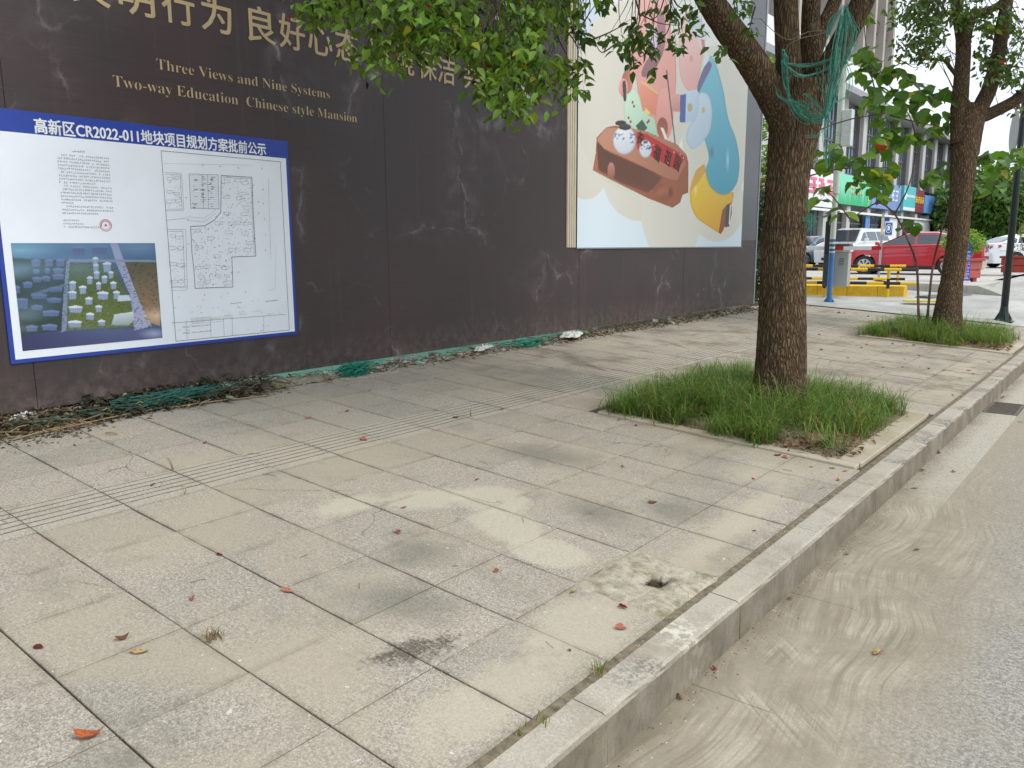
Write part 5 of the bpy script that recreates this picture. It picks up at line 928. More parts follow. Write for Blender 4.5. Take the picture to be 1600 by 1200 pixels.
for a in ((140, 1151, 46, 'orange', 'largest fallen leaf, curled and orange, at the bottom left corner', None, 1.3, .95), (192, 1000, 22, 'brown', 'curled brown leaf left of the yellow and red leaf on near paving', None, 1.6, 1.4), (218, 1020, 30, 'yellow', 'yellow folded leaf on the near paving left of the straw clump', None, .5, .9), (60, 1013, 21, 'darkred', 'flat dark red leaf near the left edge on the near paving', None, .2, .4), (300, 937, 16, 'salmon', 'small salmon leaf above the dry straw clump'), (343, 868, 14, 'red', 'small bright red leaf lying on a paving joint at left'), (449, 924, 26, 'salmon', 'long salmon leaf lying across a dark paving joint', None, .2, .3), (238, 759, 11, 'darkred', 'dark red leaf on the ribbed tiles at left'), (622, 832, 19, 'pink', 'folded pinkish red leaf at the lower edge of the cream stain'), (630, 794, 12, 'pink', 'small pink leaf on the cream stain'), (320, 693, 11, 'orange', 'orange leaf above the ribbed tiles at left'), (712, 653, 13, 'red', 'brightest red leaf standing on the ribbed tiles at centre'), (568, 688, 15, 'salmon', 'salmon leaf on the ribbed tiles left of the bright red leaf'), (681, 641, 11, 'salmon', 'small salmon leaf just left of the bright red leaf'), (482, 653, 13, 'salmon', 'pale salmon leaf on a joint above the ribbed tiles'), (542, 643, 12, 'orange', 'orange leaf right of the pale salmon one, above the ribbed tiles'), (578, 611, 11, 'yellow', 'yellow leaf on the pavement in front of the green netting bundle'), (785, 640, 10, 'salmon', 'salmon leaf at the right end of the central ribbed tiles'), (745, 750, 10, 'orange', 'tiny orange leaf above the cream stain, right side'), (776, 893, 12, 'orange', 'curled orange leaf below the cream stain'), (895, 926, 16, 'yellow', 'yellow leaf left of the mortar patch'), (890, 1017, 9, 'darkred', 'tiny dark red leaf left of the two red leaves by the kerb'), (973, 949, 20, 'red', 'deep red leaf below the post hole'), (970, 983, 20, 'salmon', 'orange red leaf just below the deep red one near the kerb'), (1020, 786, 17, 'brown', 'brown leaf on a grey green tile above the mortar patch'), (973, 730, 8, 'orange', 'small orange leaf on grey green tile left of the pit'), (967, 657, 12, 'orange', 'orange red leaf under the grass tuft at the pit corner'), (997, 655, 11, 'salmon', 'salmon leaf at the left end of the nearer pit edging'), (994, 665, 9, 'orange', 'orange leaf just below the left end of the pit edging'), (1095, 678, 8, 'orange', 'orange leaf against the front edging of the nearer pit'), (1177, 749, 8, 'red', 'small red leaf on the joint right of the brown leaf'), (1178, 830, 8, 'red', 'small red leaf beside the kerb above the mortar patch'), (1310, 751, 11, 'orange', 'bright orange leaf in front of the pit corner by the kerb'), (1244, 710, 14, 'pink', 'pink leaf on the front edging of the nearer pit', None, None, None, 'pav'), (1216, 712, 15, 'brown', 'brown leaf left of the pink one on the pit edging'), (1226, 716, 11, 'salmon', 'salmon leaf below the brown one on the pit edging'), (1290, 718, 13, 'yellow', 'yellow leaf at the right end of the front pit edging'), (1268, 730, 9, 'yellow', 'small yellow leaf under the right end of the pit edging'), (1300, 732, 11, 'brown', 'brown leaf at the near right corner of the nearer pit'), (1320, 737, 9, 'orange', 'orange leaf at the kerb gap beside the pit corner')): drop(*a)
for a in ((1116, 1045, 15, 'red', 'red leaf in the gutter beside the scuffed kerb'), (1063, 1090, 18, 'peach', 'peach leaf standing in the gutter near the bottom'), (1371, 1021, 24, 'yellow', 'long yellow leaf alone on the muddy road'), (1323, 866, 11, 'orange', 'orange leaf on the muddy gutter below the kerb crack'), (1432, 860, 10, 'pink', 'pink leaf on the road right of the orange gutter leaf'), (1234, 936, 10, 'yellow', 'small tan leaf at the foot of the kerb'), (1490, 737, 11, 'darkred', 'dark red round leaf on the pale gutter slab'), (1430, 763, 13, 'yellow', 'yellow leaf in the gutter right of the kerb crack'), (1440, 736, 9, 'salmon', 'salmon leaf beside the kerb, above the yellow gutter leaf'), (1468, 708, 10, 'darkred', 'brown red leaf by the kerb foot below the drain grate'), (1594, 660, 8, 'orange', 'orange leaf on the asphalt past the drain grate'), (1566, 622, 9, 'pink', 'pink leaf on the pale slab above the drain grate')): drop(*a, surf='road', group='fallen leaves in the gutter and on the road')
for k, (x, y) in enumerate([(320, 493), (617, 555), (585, 575), (390, 663), (477, 357), (262, 313), (625, 380), (855, 647), (945, 625), (717, 697), (950, 695), (1005, 707), (1100, 716), (1255, 718), (1050, 745), (1285, 740), (1200, 765), (1155, 872), (840, 697), (1160, 628), (1080, 585), (960, 574), (780, 550), (870, 565), (910, 560), (630, 412), (705, 412), (440, 358), (500, 640), (330, 590), (1380, 665)]):
    drop(1200 + x / 4, 400 + y / 4, rnd.uniform(6, 9), rnd.choice(['red', 'pink', 'red', 'darkred', 'salmon']), 'small red leaf among many on the far paving between the two tree pits', 'small red leaves on the far paving')

mb = MB(); r6 = random.Random(21)
def bit(X, Y, z, s, c):
    a = r6.uniform(0, 6.28); q = [(X + math.cos(a + k * 2.1) * s * r6.uniform(.6, 1.2), Y + math.sin(a + k * 2.1) * s * r6.uniform(.6, 1.2), z) for k in range(3)]; mb.add(q + [(X, Y, z + s * .7)], [(0, 1, 3), (1, 2, 3), (2, 0, 3)], c)
GC = [L(120, 108, 90), L(90, 78, 62), L(160, 150, 132), L(70, 58, 46), L(140, 124, 98), L(200, 194, 182)]
for k in range(2600):
    m_ = r6.random()
    if m_ < .45: Y = r6.uniform(1.2, 12); X = -1.255 + abs(r6.gauss(0, .05)); bit(X, Y, ROAD + .003, r6.uniform(.0015, .006), r6.choice(GC))
    elif m_ < .7: Y = r6.uniform(1, 12); X = r6.uniform(-1.25, .3); bit(X, Y, ROAD + .003, r6.uniform(.001, .0035), r6.choice(GC))
    elif m_ < .86: Y = r6.uniform(1, 12); X = -1.42 + r6.gauss(0, .012); bit(X, Y, pz(X) - .001, r6.uniform(.002, .006), r6.choice(GC))
    else: X = r6.uniform(-6, -1.5); Y = r6.uniform(.5, 14); bit(X, Y, pz(X) + .0015, r6.uniform(.0012, .004), r6.choice(GC))
for k in range(240):
    j = r6.randrange(0, 24); Y = Y0 + TL * j + r6.gauss(0, .004); X = r6.uniform(-5.8, -1.5)
    for q in range(5): bit(X + r6.gauss(0, .02), Y + r6.gauss(0, .004), pz(X) - .001, r6.uniform(.0015, .0045), r6.choice(GC[:4]))
mb.done('grit', vcol_mat("grit", .95), None, kind='stuff', label='fine grit and crumbs along the kerb foot and in the paving joints', category='grit')
mb = MB()
for k in range(46): X = r6.uniform(-5.8, -1.5); Y = r6.uniform(1, 12); a = r6.uniform(0, 6.28); l = r6.uniform(.012, .05); p = Vector((X, Y, pz(X) + .004)); d = Vector((math.cos(a), math.sin(a), -TC * math.cos(a))) * l; mb.tube([p - d, p + Vector((r6.gauss(0, .004), 0, .003)), p + d], .0013, 4, cap=False, c=r6.choice(GC[1:4]))
mb.done('twig_litter', vcol_mat("twig litter", .9), None, kind='stuff', label='tiny twig fragments scattered over the paving', category='twigs')

# ------------------------------------------------------------------ debris under the hoarding
r4 = random.Random(9)
def strip_x(Y): return -5.92 - .12 * sm(3.5, 6, Y)
def dz(X): return pz(X) + .004
LIT = [L(98, 82, 62), L(74, 64, 50), L(132, 114, 86), L(104, 94, 74), L(156, 140, 110), L(84, 64, 50), L(86, 86, 66)]
def litter(name, y0, y1, n, size, cols, w=.3, h=.09, xc=None):
    Yr = np.array([r4.uniform(y0, y1) for _ in range(n)]); Xr = np.array([(xc if xc is not None else -6.13) + r4.gauss(0, w / 2) for _ in range(n)]); hh = np.array([max(.003, h * math.exp(-((x + 6.2) / w) ** 2 * 1.2) * r4.random()) for x in Xr]); P = np.stack([Xr, Yr, -TC * Xr + hh], 1)
    Dn = rg.normal(0, 1, P.shape); Dn[:, 2] *= .35; l = size * rg.uniform(.5, 1.4, n); V, F, C = leaves(P, Dn, np.array([0, 0, 1.]) + rg.normal(0, .4, P.shape), l, l * rg.uniform(.2, .6, n), np.array(cols)[rg.integers(0, len(cols), n)] * rg.uniform(.6, 1.2, (n, 1))); return V, F, C
lit = []
for a in ((.8, 2.6, 3600, .045, LIT + [L(96, 92, 66)], .24, .13), (2.5, 4.1, 2800, .045, LIT + [L(70, 70, 54)], .2, .17), (1.0, 2.4, 900, .04, LIT, .3, .02, -5.9), (4.0, 8, 900, .035, LIT + [L(150, 138, 116)], .12, .06), (8, 15.5, 2600, .05, LIT + [L(150, 140, 110), L(120, 120, 80)], .2, .05), (2.5, 3.7, 1500, .1, [L(60, 66, 56), L(48, 50, 42), L(84, 86, 70)], .14, .14), (1.6, 2.3, 500, .05, [L(126, 120, 60), L(150, 130, 70)], .2, .08)): lit.append(litter('x', *a))
o = 0; Vs, Fs, Cs = [], [], []
for V, F, C in lit: Vs.append(V); Fs.append(F + o); Cs.append(C); o += len(V)
npmesh('leaf_and_weed_debris', np.concatenate(Vs), np.concatenate(Fs), LITM, None, np.concatenate(Cs), kind='stuff', label='dry leaf and weed debris heaped along the foot of the hoarding', category='debris')
mb = MB()
for k in range(1100):
    Y = r4.choice([r4.uniform(.8, 4.2), r4.uniform(.8, 4.2), r4.uniform(4, 15)]); X = -6.12 + r4.gauss(0, .12); a = r4.gauss(0, .7) + math.pi / 2; l = r4.uniform(.04, .22); p = Vector((X, Y, pz(X) + r4.uniform(.01, .09))); d = Vector((math.cos(a), math.sin(a), r4.gauss(0, .15))) * l / 2; mb.tube([p - d, p + Vector((0, 0, r4.uniform(0, .02))), p + d], r4.uniform(.0015, .004), 4, cap=False, c=r4.choice(LIT))
for p, q in (((150, 667), (75, 648)), ((20, 690), (130, 662)), ((60, 680), (290, 632)), ((260, 640), (420, 620)), ((165, 679), (183, 681))): a, b = Vector(PV(*p)), Vector(PV(*q)); mb.tube([a + Vector((0, 0, .012)), (a + b) / 2 + Vector((0, 0, .02)), b + Vector((0, 0, .012))], .006, 5, c=L(150, 126, 96))
mb.done('dry_twigs', vcol_mat("dry twig", .85), None, kind='stuff', label='dry twigs lying along the foot of the hoarding', category='twigs')
mb = MB()
def stone(m, p, s, c, fl=.6):
    n1, n2 = 6, 4; V = []; F = []; sd = r4.random() * 50
    for j in range(n2 + 1):
        for i in range(n1): th = math.pi * j / n2; ph = 2 * math.pi * i / n1; d = Vector((math.sin(th) * math.cos(ph), math.sin(th) * math.sin(ph), math.cos(th) * fl)); k = 1 + .45 * mnoise.noise(d * 1.7 + Vector((sd, 0, 0))); V.append(Vector(p) + d * s * k)
    for j in range(n2):
        for i in range(n1): F.append((j * n1 + i, (j + 1) * n1 + i, (j + 1) * n1 + (i + 1) % n1, j * n1 + (i + 1) % n1))
    m.add(V, F, c)
for k in range(520):
    Y = r4.choice([r4.uniform(4, 8), r4.uniform(4, 8), r4.uniform(8, 15.3), r4.uniform(1, 4)]); X = -6.17 + r4.gauss(0, .09); s = abs(r4.gauss(0, .018)) + .008; stone(mb, (X, Y, pz(X) + s * .4), s, [q * r4.uniform(.7, 1.15) for q in r4.choice([L(150, 140, 122), L(170, 160, 142), L(128, 116, 98), L(190, 184, 172)])])
mb.done('rubble', vcol_mat("rubble", .9), None, kind='stuff', label='small stones and rubble along the foot of the hoarding', category='rubble')
def crumple(name, label, cat, cx, cy, cz, lx, ly, h, mat, seed, kx=22, ky=22, rz=0):
    V = []; F = []; c, s_ = math.cos(rz), math.sin(rz)
    for i in range(kx + 1):
        for j in range(ky + 1):
            u, v = i / kx - .5, j / ky - .5; e = max(0, 1 - (2 * u) ** 4) * max(0, 1 - (2 * v) ** 4); z = h * (.35 + .9 * abs(mnoise.noise((u * 4 + seed, v * 4, 0))) + .6 * mnoise.noise((u * 9 + seed, v * 9, 3))) * e; x = u * lx * (1 + .25 * mnoise.noise((v * 3, seed, 1))); y = v * ly * (1 + .3 * mnoise.noise((u * 3, seed, 5))); V.append((cx + x * c - y * s_, cy + x * s_ + y * c, cz - TC * 0 + z))
    for i in range(kx):
        for j in range(ky): a = i * (ky + 1) + j; F.append((a, a + ky + 1, a + ky + 2, a + 1))
    mobj(name, V, F, mat, None, True, label=label, category=cat)
SACK = M("grey dusty sack", L(140, 132, 114), .95, .25, 18, .5); WPL = M("dirty white plastic", L(214, 212, 206), .5, .12, 12)
gx = lambda X: pz(X) + .005
crumple('crumpled_sack', 'grey dusty sack lying flat at the foot of the hoarding', 'sack', -6.13, 4.38, gx(-6.1), .22, .95, .07, SACK, 3)
for k, (Y, ly, lx, h, sd, lab) in enumerate(((2.12, .22, .1, .06, 1, 'crumpled white plastic scrap at the far left under the hoarding'), (2.55, .18, .07, .07, 2, 'white plastic scrap left of the dark green netting'), (3.72, .3, .08, .07, 4, 'long white plastic scrap right of the dark green netting'), (4.0, .14, .08, .06, 5, 'small white plastic scrap beside the grey sack'), (7.1, .5, .12, .05, 6, 'white plastic scrap in the rubble right of the bright netting bundle'), (8.95, .75, .26, .06, 7, 'large white plastic sheet sticking out near the far netting'))): crumple('plastic_scrap', lab, 'plastic scrap', -6.16, Y, gx(-6.12) + .045, lx, ly, h, WPL, sd, rz=.1 * k)
def netbundle(Y, X, ry, rz_, n, label, col, seed, w=.0022, rx=.09):
    r = random.Random(seed); mb = MB()
    for k in range(n):
        p = Vector((X + r.gauss(0, rx * .4), Y + r.gauss(0, ry * .4), pz(X) + r.uniform(.01, rz_))); pts = [p]
        for q in range(4): p = p + Vector((r.gauss(0, rx * .35), r.gauss(0, ry * .35), r.gauss(0, rz_ * .25))); p.z = max(pz(X) + .006, min(pz(X) + rz_ * 1.2, p.z)); p.x = min(X + rx, max(X - rx, p.x)); pts.append(p)
        mb.tube(curve_pts(pts, 8), w * r.uniform(.6, 1.2), 3, cap=False)
    mb.done('netting_bundle', col, None, label=label, category='netting', group='netting bundles under the hoarding')
TEAL = M("teal netting", L(40, 142, 118), .6, .3, 25); DTEAL = M("faded teal netting", L(58, 112, 98), .7, .3, 25)
netbundle(3.15, -6.08, .34, .10, 420, 'dark teal netting bundle tangled in the weeds at left', DTEAL, 1, .003, .10)
netbundle(5.08, -6.08, .14, .10, 300, 'bright teal netting bundle bulging out beside the post', TEAL, 2, .003, .09); netbundle(7.95, -6.12, .26, .06, 200, 'far teal netting bundle near the white plastic sheet', TEAL, 3, .003)
netbundle(2.25, -6.08, .16, .05, 90, 'small faded teal netting piece at the far left', DTEAL, 4, .003)
# green ground netting laid behind the hoarding
GN = NT("green ground netting"); P = GN.pos(); GN.set(col=GN.mix(GN.mapr(GN.noise(GN.stretch(P, 1, 1, 1), 90, 2), .45, .6), L(58, 128, 98), L(110, 168, 138)), rough=.7)
V = [(-6.28 - i * .35, 3.4 + j * .3, pz(-6.2) + .012 + .03 * i + .03 * mnoise.noise((i * .7, j * .8, 2))) for i in range(9) for j in range(22)]; F = [(i * 22 + j, i * 22 + j + 1, (i + 1) * 22 + j + 1, (i + 1) * 22 + j) for i in range(8) for j in range(21)]
mobj('ground_netting', V, F, GN.m, None, True, label='bright green dust netting spread on the ground behind the hoarding', category='netting')

# ------------------------------------------------------------------ street furniture at the driveway
DARKP = M("dark painted steel", L(44, 52, 54), .4, .08, 6, metal=.2); STEEL = M("brushed steel", L(170, 172, 174), .35, .08, 6, metal=.7)
lp = PV(1567, 503); lamp = thing('lamp_post', 'dark steel lamp post with flared bolted base at the right edge', 'lamp post', lp)
MB().tube([(0, 0, .02), (0, 0, 3), (0, 0, 7)], [.066, .056, .045], 24).done('post', DARKP, lamp, True)
MB().bbox(-.17, .17, -.17, .17, .0, .022, .004).done('base_plate', DARKP, lamp)
MB().tube([(0, 0, .02), (0, 0, .22), (0, 0, .3)], [.1, .075, .066], 20).done('base_collar', DARKP, lamp)
for k in range(4):
    a = k * math.pi / 2 + .4; c, s = math.cos(a), math.sin(a); g_ = MB().prism([(.06, .022), (.155, .022), (.155, .05), (.075, .2), (.06, .2)], 1, -.006, .006); g_.v = [(v[0] * c - v[1] * s, v[0] * s + v[1] * c, v[2]) for v in g_.v]; g_.done('gusset', DARKP, lamp)
    MB().tube([(.15 * math.cos(a + .78), .15 * math.sin(a + .78), .02), (.15 * math.cos(a + .78), .15 * math.sin(a + .78), .06)], .012, 6).done('bolt', STEEL, lamp)
MB().tube([(0, 0, 6.6), (.6, 0, 7.0), (1.6, 0, 7.1)], .035, 10).done('lamp_arm', DARKP, lamp); MB().bbox(1.4, 2.0, -.12, .12, 7.03, 7.12, .03).done('lamp_head', M("grey lamp housing", L(150, 150, 150), .5), lamp)
sg = np.array(D(1584, 207, 15.0)); sgn = thing('round_sign', 'round grey traffic sign seen from behind on the dark lamp post', 'road sign', sg, math.radians(-4))
nrm = 0; disc = MB(); n = 40; V = []; F = []
for r_, x in ((.40, 0), (.40, .012), (.385, .016)):
    for k in range(n): a = 2 * math.pi * k / n; V.append((x, r_ * math.cos(a) * 1, r_ * math.sin(a)))
F = [tuple(range(n))] + [(i * n + k, i * n + (k + 1) % n, (i + 1) * n + (k + 1) % n, (i + 1) * n + k) for i in range(2) for k in range(n)] + [tuple(range(2 * n, 3 * n))[::-1]]
dm = mobj('sign_plate', V, F, M("grey sign back", L(176, 182, 184), .5, .06, 3, metal=.2), sgn); 
for zz in (-.22, 0, .2): MB().box(-.018 + .035, .05, -.3, .3, zz - .02, zz + .02).done('stiffening_rail', STEEL, sgn)
for zz in (-.02, .2): MB().box(.03, .055, -.1, .42, zz - .015, zz + .015).done('bracket', STEEL, sgn)
sgn.rotation_euler = (0, 0, math.radians(18))
bp = PV(1295, 473); BLU = M("blue painted pole", L(62, 112, 168), .5, .12, 8); PALE = M("pale painted pole", L(196, 202, 190), .5, .06, 6); BNDB = M("dark blue band", L(50, 84, 130), .5)
bpo = thing('camera_pole', 'slender pole with blue foot, striped middle and pale top by the driveway', 'pole', bp)
zt = lambda y: CH + (382 - y) * 17.3 / 1241 - bp[2]
zb_ = [0, zt(394), zt(391.5), zt(387.5), zt(384.5), zt(380.5), zt(377), zt(373), zt(303)]
for k in range(8): MB().tube([(0, 0, zb_[k]), (0, 0, zb_[k + 1])], .058, 20).done('pole_section', (BLU if k == 0 else PALE if k % 2 else BNDB), bpo, False)
MB().tube([(0, 0, zt(303)), (0, 0, zt(301))], .082, 20).done('collar', PALE, bpo); MB().tube([(0, 0, zt(301)), (0, 0, 5.2)], .07, 20).done('pole_section', PALE, bpo)
MB().bbox(-.12, .12, -.12, .12, 0, .02, .004).done('base_plate', BLU, bpo)
for k in range(4): a = k * math.pi / 2 + .5; c, s = math.cos(a), math.sin(a); g_ = MB().prism([(.05, .02), (.12, .02), (.05, .12)], 1, -.005, .005); g_.v = [(v[0] * c - v[1] * s, v[0] * s + v[1] * c, v[2]) for v in g_.v]; g_.done('gusset', BLU, bpo)
MB().bbox(.06, .26, -.08, .1, 3.35, 4.1, .01).done('control_box', M("pale steel cabinet", L(206, 210, 208), .45), bpo); MB().tube([(0, 0, 5.0), (.5, .3, 5.15)], .03, 10).done('camera_arm', PALE, bpo)
# traffic island, rails, barrier
A = np.array(ZP(1236, 461, .40)); Bq = np.array(ZP(1419, 463.5, .40)); ux = (Bq - A) / np.linalg.norm(Bq - A); uy = np.array([-ux[1], ux[0], 0]); LEN = np.linalg.norm(Bq - A)
def YP():
    t = NT("worn yellow kerb paint"); p = t.pos(); c = t.mix(t.mapr(t.noise(p, 5, 5, .7), .35, .65), L(206, 158, 20), L(228, 188, 44)); c = t.mix(t.mapr(t.noise(t.stretch(p, 4, 4, 2), 3, 6, .75), .58, .66, 0, .85), c, L(190, 178, 140)); t.set(col=c, rough=.7); return t.m
isl = thing('traffic_island', 'yellow painted kerb island under the barrier machine', 'traffic island', A, math.atan2(ux[1], ux[0])); isl.location.z = .37
no_ = 9
for k in range(6):
    a, b = -1.4 + (LEN + 1.4) / 6 * k, -1.4 + (LEN + 1.4) / 6 * (k + 1)
    pr = [(a + .004, 0), (b - .004, 0), (b - .004, 1.35), (a + .004, 1.35)] if k < 5 else [(a + .004, 0), (b - .10, 0), (b - .02, .1), (b, .3), (b, 1.05), (b - .02, 1.25), (b - .1, 1.35), (a + .004, 1.35)]
    MB().prism(pr, 2, 0, .265 + rnd.uniform(-.003, .003)).done('kerb_block', YP(), isl)
YEL = L(222, 182, 30); BLK = L(34, 34, 36); RAILM = vcol_mat("striped rail paint", .45)
def rail(mb, p, q, r, phase=0, seg_=.33):
    p, q = Vector(p), Vector(q); l = (q - p).length; n = max(2, int(l / seg_))
    for k in range(n): mb.tube([p + (q - p) * k / n, p + (q - p) * (k + 1) / n], r, 10, c=YEL if (k + phase) % 2 else BLK, cap=(k in (0, n - 1)))
fn = thing('guard_rail', 'front black and yellow guard rail across the island face', 'guard rail', (0, 0, 0))
F0 = np.array(ZP(1200, 463, .385)) - uy * .06; F1 = np.array(ZP(1431, 465, .385)) - uy * .06
for zz, ph in ((.66, 0), (.345, 1)): m_ = MB(); rail(m_, F0 + [0, 0, zz], F1 + [0, 0, zz - .02], .038, ph); m_.done('rail', RAILM, fn)
for t in (.16, .385, .81): q = F0 * (1 - t) + F1 * t; m_ = MB(); rail(m_, q + [0, 0, -.02], q + [0, 0, .66], .035, 1, .22); m_.done('post', RAILM, fn)
fn2 = thing('guard_rail', 'rear black and yellow guard rail behind the barrier cabinet', 'guard rail', (0, 0, 0))
G0 = A + uy * 1.25 + ux * -.6 + [0, 0, .26]; G1 = Bq + uy * 1.25 + ux * .05 + [0, 0, .26]; fn2.location = (0, 0, 0)
for zz, ph in ((.42, 1), (.1, 0)): m_ = MB(); rail(m_, G0 + [0, 0, zz], G1 + [0, 0, zz], .034, ph); m_.done('rail', RAILM, fn2)
for t in (.2, .55, .95): q = G0 * (1 - t) + G1 * t; m_ = MB(); rail(m_, q, q + [0, 0, .42], .03, 1, .2); m_.done('post', RAILM, fn2)
cb = np.array(ZP(1314, 447.5, .64)); rzA = math.atan2(ux[1], ux[0])
bc = thing('barrier_cabinet', 'grey parking barrier cabinet with dark lid on the yellow island', 'barrier', cb, rzA - .25)
MB().bbox(-.16, .16, -.15, .15, 0, .80, .01).done('cabinet', M("light grey enamel", L(168, 172, 170), .4, .04, 3), bc); MB().bbox(-.19, .19, -.18, .18, .80, .88, .012).done('lid', M("white lid band", L(214, 216, 218), .4), bc); MB().bbox(-.18, .18, -.17, .17, .88, .99, .02).done('cover', M("dark cover", L(70, 76, 80), .4), bc)
for k in range(5): MB().box(-.05, .06, -.156, -.150, .50 + k * .035, .512 + k * .035).done('vent_slot', M("slot shadow", L(90, 92, 92), .6), bc)
m_ = MB(); 
for k in range(8): m_.box(-.75 + k * .2, -.55 + k * .2, -.25, -.19, .845, .93, L(226, 226, 226) if k % 2 == 0 else (L(226, 226, 226) if k % 4 == 1 else L(190, 40, 40)))
m_.done('barrier_arm', RAILM, bc)
dp = np.array(ZP(1292, 448, .64)); dc = thing('display_column', 'dark payment display column with small roof beside the striped pole', 'display column', dp, rzA - .2)
MB().bbox(-.1, .1, -.07, .07, .0, 1.5, .01).done('column', M("dark grey display", L(56, 60, 66), .35, .05, 4), dc); MB().bbox(-.085, .085, -.075, -.071, .75, 1.44, .001).done('screen', M("dark screen", L(38, 42, 48), .2), dc)
m_ = MB().prism([(-.17, 1.58), (.17, 1.70), (.17, 1.73), (-.17, 1.61)], 1, -.14, .14); m_.done('roof', M("grey roof sheet", L(110, 116, 122), .5), dc); MB().box(-.05, .05, -.03, .03, 1.5, 1.64).done('neck', DARKP, dc); MB().tube([(.13, -.1, .72), (.02, -.12, .72)], .045, 12).done('intercom', M("red plastic", L(180, 40, 40), .4), dc)
sp_ = np.array(ZP(1373, 433.5, .60)); ps = thing('parking_sign', 'small blue square sign with white emblem on a silver pole', 'sign', sp_, rzA)
MB().tube([(0, 0, 0), (0, 0, 1.95)], .035, 14).done('pole', STEEL, ps); MB().bbox(.06, .29, -.03, -.005, 1.26, 1.70, .005).done('sign_frame', M("white sign frame", L(226, 228, 230), .4), ps); MB().box(.085, .275, -.036, -.031, 1.3, 1.66).done('sign_face', M("blue sign face", L(24, 92, 170), .35), ps)
ring = MB()
for k in range(24):
    a, b = 2 * math.pi * k / 24, 2 * math.pi * (k + 1) / 24
    for r0, r1 in ((.075, .088),): ring.quad(*[(.18 + r * math.cos(t) * .95, -.038, 1.485 + r * math.sin(t) * 1.55) for r, t in ((r0, a), (r1, a), (r1, b), (r0, b))])
ring.quad((.14, -.0385, 1.43), (.205, -.0385, 1.43), (.215, -.0385, 1.56), (.145, -.0385, 1.57)); ring.done('emblem', WT, ps); MB().bbox(-.04, .04, -.05, 0, 1.3, 1.8, .004).done('side_board', M("cream board", L(206, 190, 160), .5), ps)

# plaza edge: granite blocks, steps
pl_ = MB(); Za = .6
edge_pts = [(-5.55, 23.35), (-5.1, 23.1), (-4.6, 22.86), (-4.1, 22.62), (-3.6, 22.38), (-3.32, 22.24)]
plz = mobj('plaza', [(x, y, Za) for x, y in edge_pts] + [(-3.32, 60, Za + .0), (-60, 60, Za), (-60, 26, Za + .004), (-7, 26, Za + .004), (-6, 24.2, Za)], [tuple(range(len(edge_pts) + 5))], PLAZA, None, kind='structure')
for (ax, ay), (bx_, by) in zip(edge_pts, edge_pts[1:]):
    d = Vector((bx_ - ax, by - ay, 0)); l = d.length; a = math.atan2(d.y, d.x); b_ = MB().bbox(.004, l - .004, -.06, .24, -.32, .004, .006); o = b_.done('granite_block', STONE, plz); o.location = (ax, ay, Za); o.rotation_euler = (0, 0, a)
m_ = MB().prism([(0, .0), (.98, -.22), (.98, -.35), (0, -.35)], 1, -.06, .24); o = m_.done('ramp_cheek', STONE, plz); o.location = (-3.315, 22.24, Za); o.rotation_euler = (0, 0, math.radians(-40))
for k, (x0_, x1_, z_) in enumerate(((-3.31, -2.93, .5), (-2.93, -2.55, .42))):
    yy = 22.35 - .25 * k
    while yy < 44: MB().bbox(x0_, x1_, yy + .004, yy + 1.496, z_ - .2, z_, .005).done('step_stone', STONE, plz); yy += 1.5
stepw = MB().bbox(-3.33, -3.30, 22.4, 44, .45, .602, .004).done('step_riser', STONE, plz)
yel = ZP(1452, 470, .405); m_ = MB(); m_.box(-.5, .5, -.12, .12, -.02, .012); o = m_.done('driveway_marking', M("yellow road paint", L(220, 200, 60), .7), None, kind='structure'); o.location = yel; o.rotation_euler = (0, 0, rzA)
hb = ZP(1440, 461, .41); m_ = MB().prism([(-.18, 0), (-.1, .04), (.1, .04), (.18, 0)], 0, -.9, .9); o = m_.done('speed_bump', M("dark rubber hump", L(96, 98, 104), .7, .1, 8), None, label='dark rubber speed hump across the driveway right of the island', category='speed bump'); o.location = (hb[0] + .5, hb[1] - .1, hb[2] - .005); o.rotation_euler = (0, 0, rzA + .9)

# planters with bushes, info board
def planter(label, p, w, d, h, col, rz):
    t = thing('planter', label, 'planter', p, rz); m = M(label[:12] + " planter", col, .6, .1, 5, .1)
    MB().bbox(-w / 2, w / 2, -d / 2, d / 2, .1, h * .5, .012).done('lower_tier', m, t); MB().bbox(-w / 2 - .012, w / 2 + .012, -d / 2 - .012, d / 2 + .012, h * .5 + .012, h - .07, .012).done('upper_tier', m, t)
    fr_ = MB(); a, b = w / 2 + .06, d / 2 + .06
    for q in ((-a, a, -b, -b + .12), (-a, a, b - .12, b), (-a, -a + .12, -b + .121, b - .121), (a - .12, a, -b + .121, b - .121)): fr_.bbox(*q, h - .07, h, .008)
    fr_.done('rim', M("planter rim " + label[:8], tuple(x * .8 for x in col), .6), t)
    for sx_ in (-1, 1):
        for sy_ in (-1, 1): MB().box(sx_ * (w / 2 - .12) - .06, sx_ * (w / 2 - .12) + .06, sy_ * (d / 2 - .12) - .06, sy_ * (d / 2 - .12) + .06, 0, .1).done('foot', m, t)
    MB().box(-w / 2 + .03, w / 2 - .03, -d / 2 + .03, d / 2 - .03, h - .12, h - .06).done('soil', SOIL, t); return t
p1 = np.array(D(1502, 424, 21.6)); p1[2] = .602; planter('square red planter behind the second tree, holding a green bush', p1, .66, .66, .62, L(172, 84, 76), math.radians(58))
p2 = np.array(ZP(1592, 431, .602)); p2[1] += .35; p2[0] += .25; planter('long brick-red planter right of the white car, beside the lamp post', p2, 1.5, .7, .62, L(158, 62, 46), math.radians(-3))
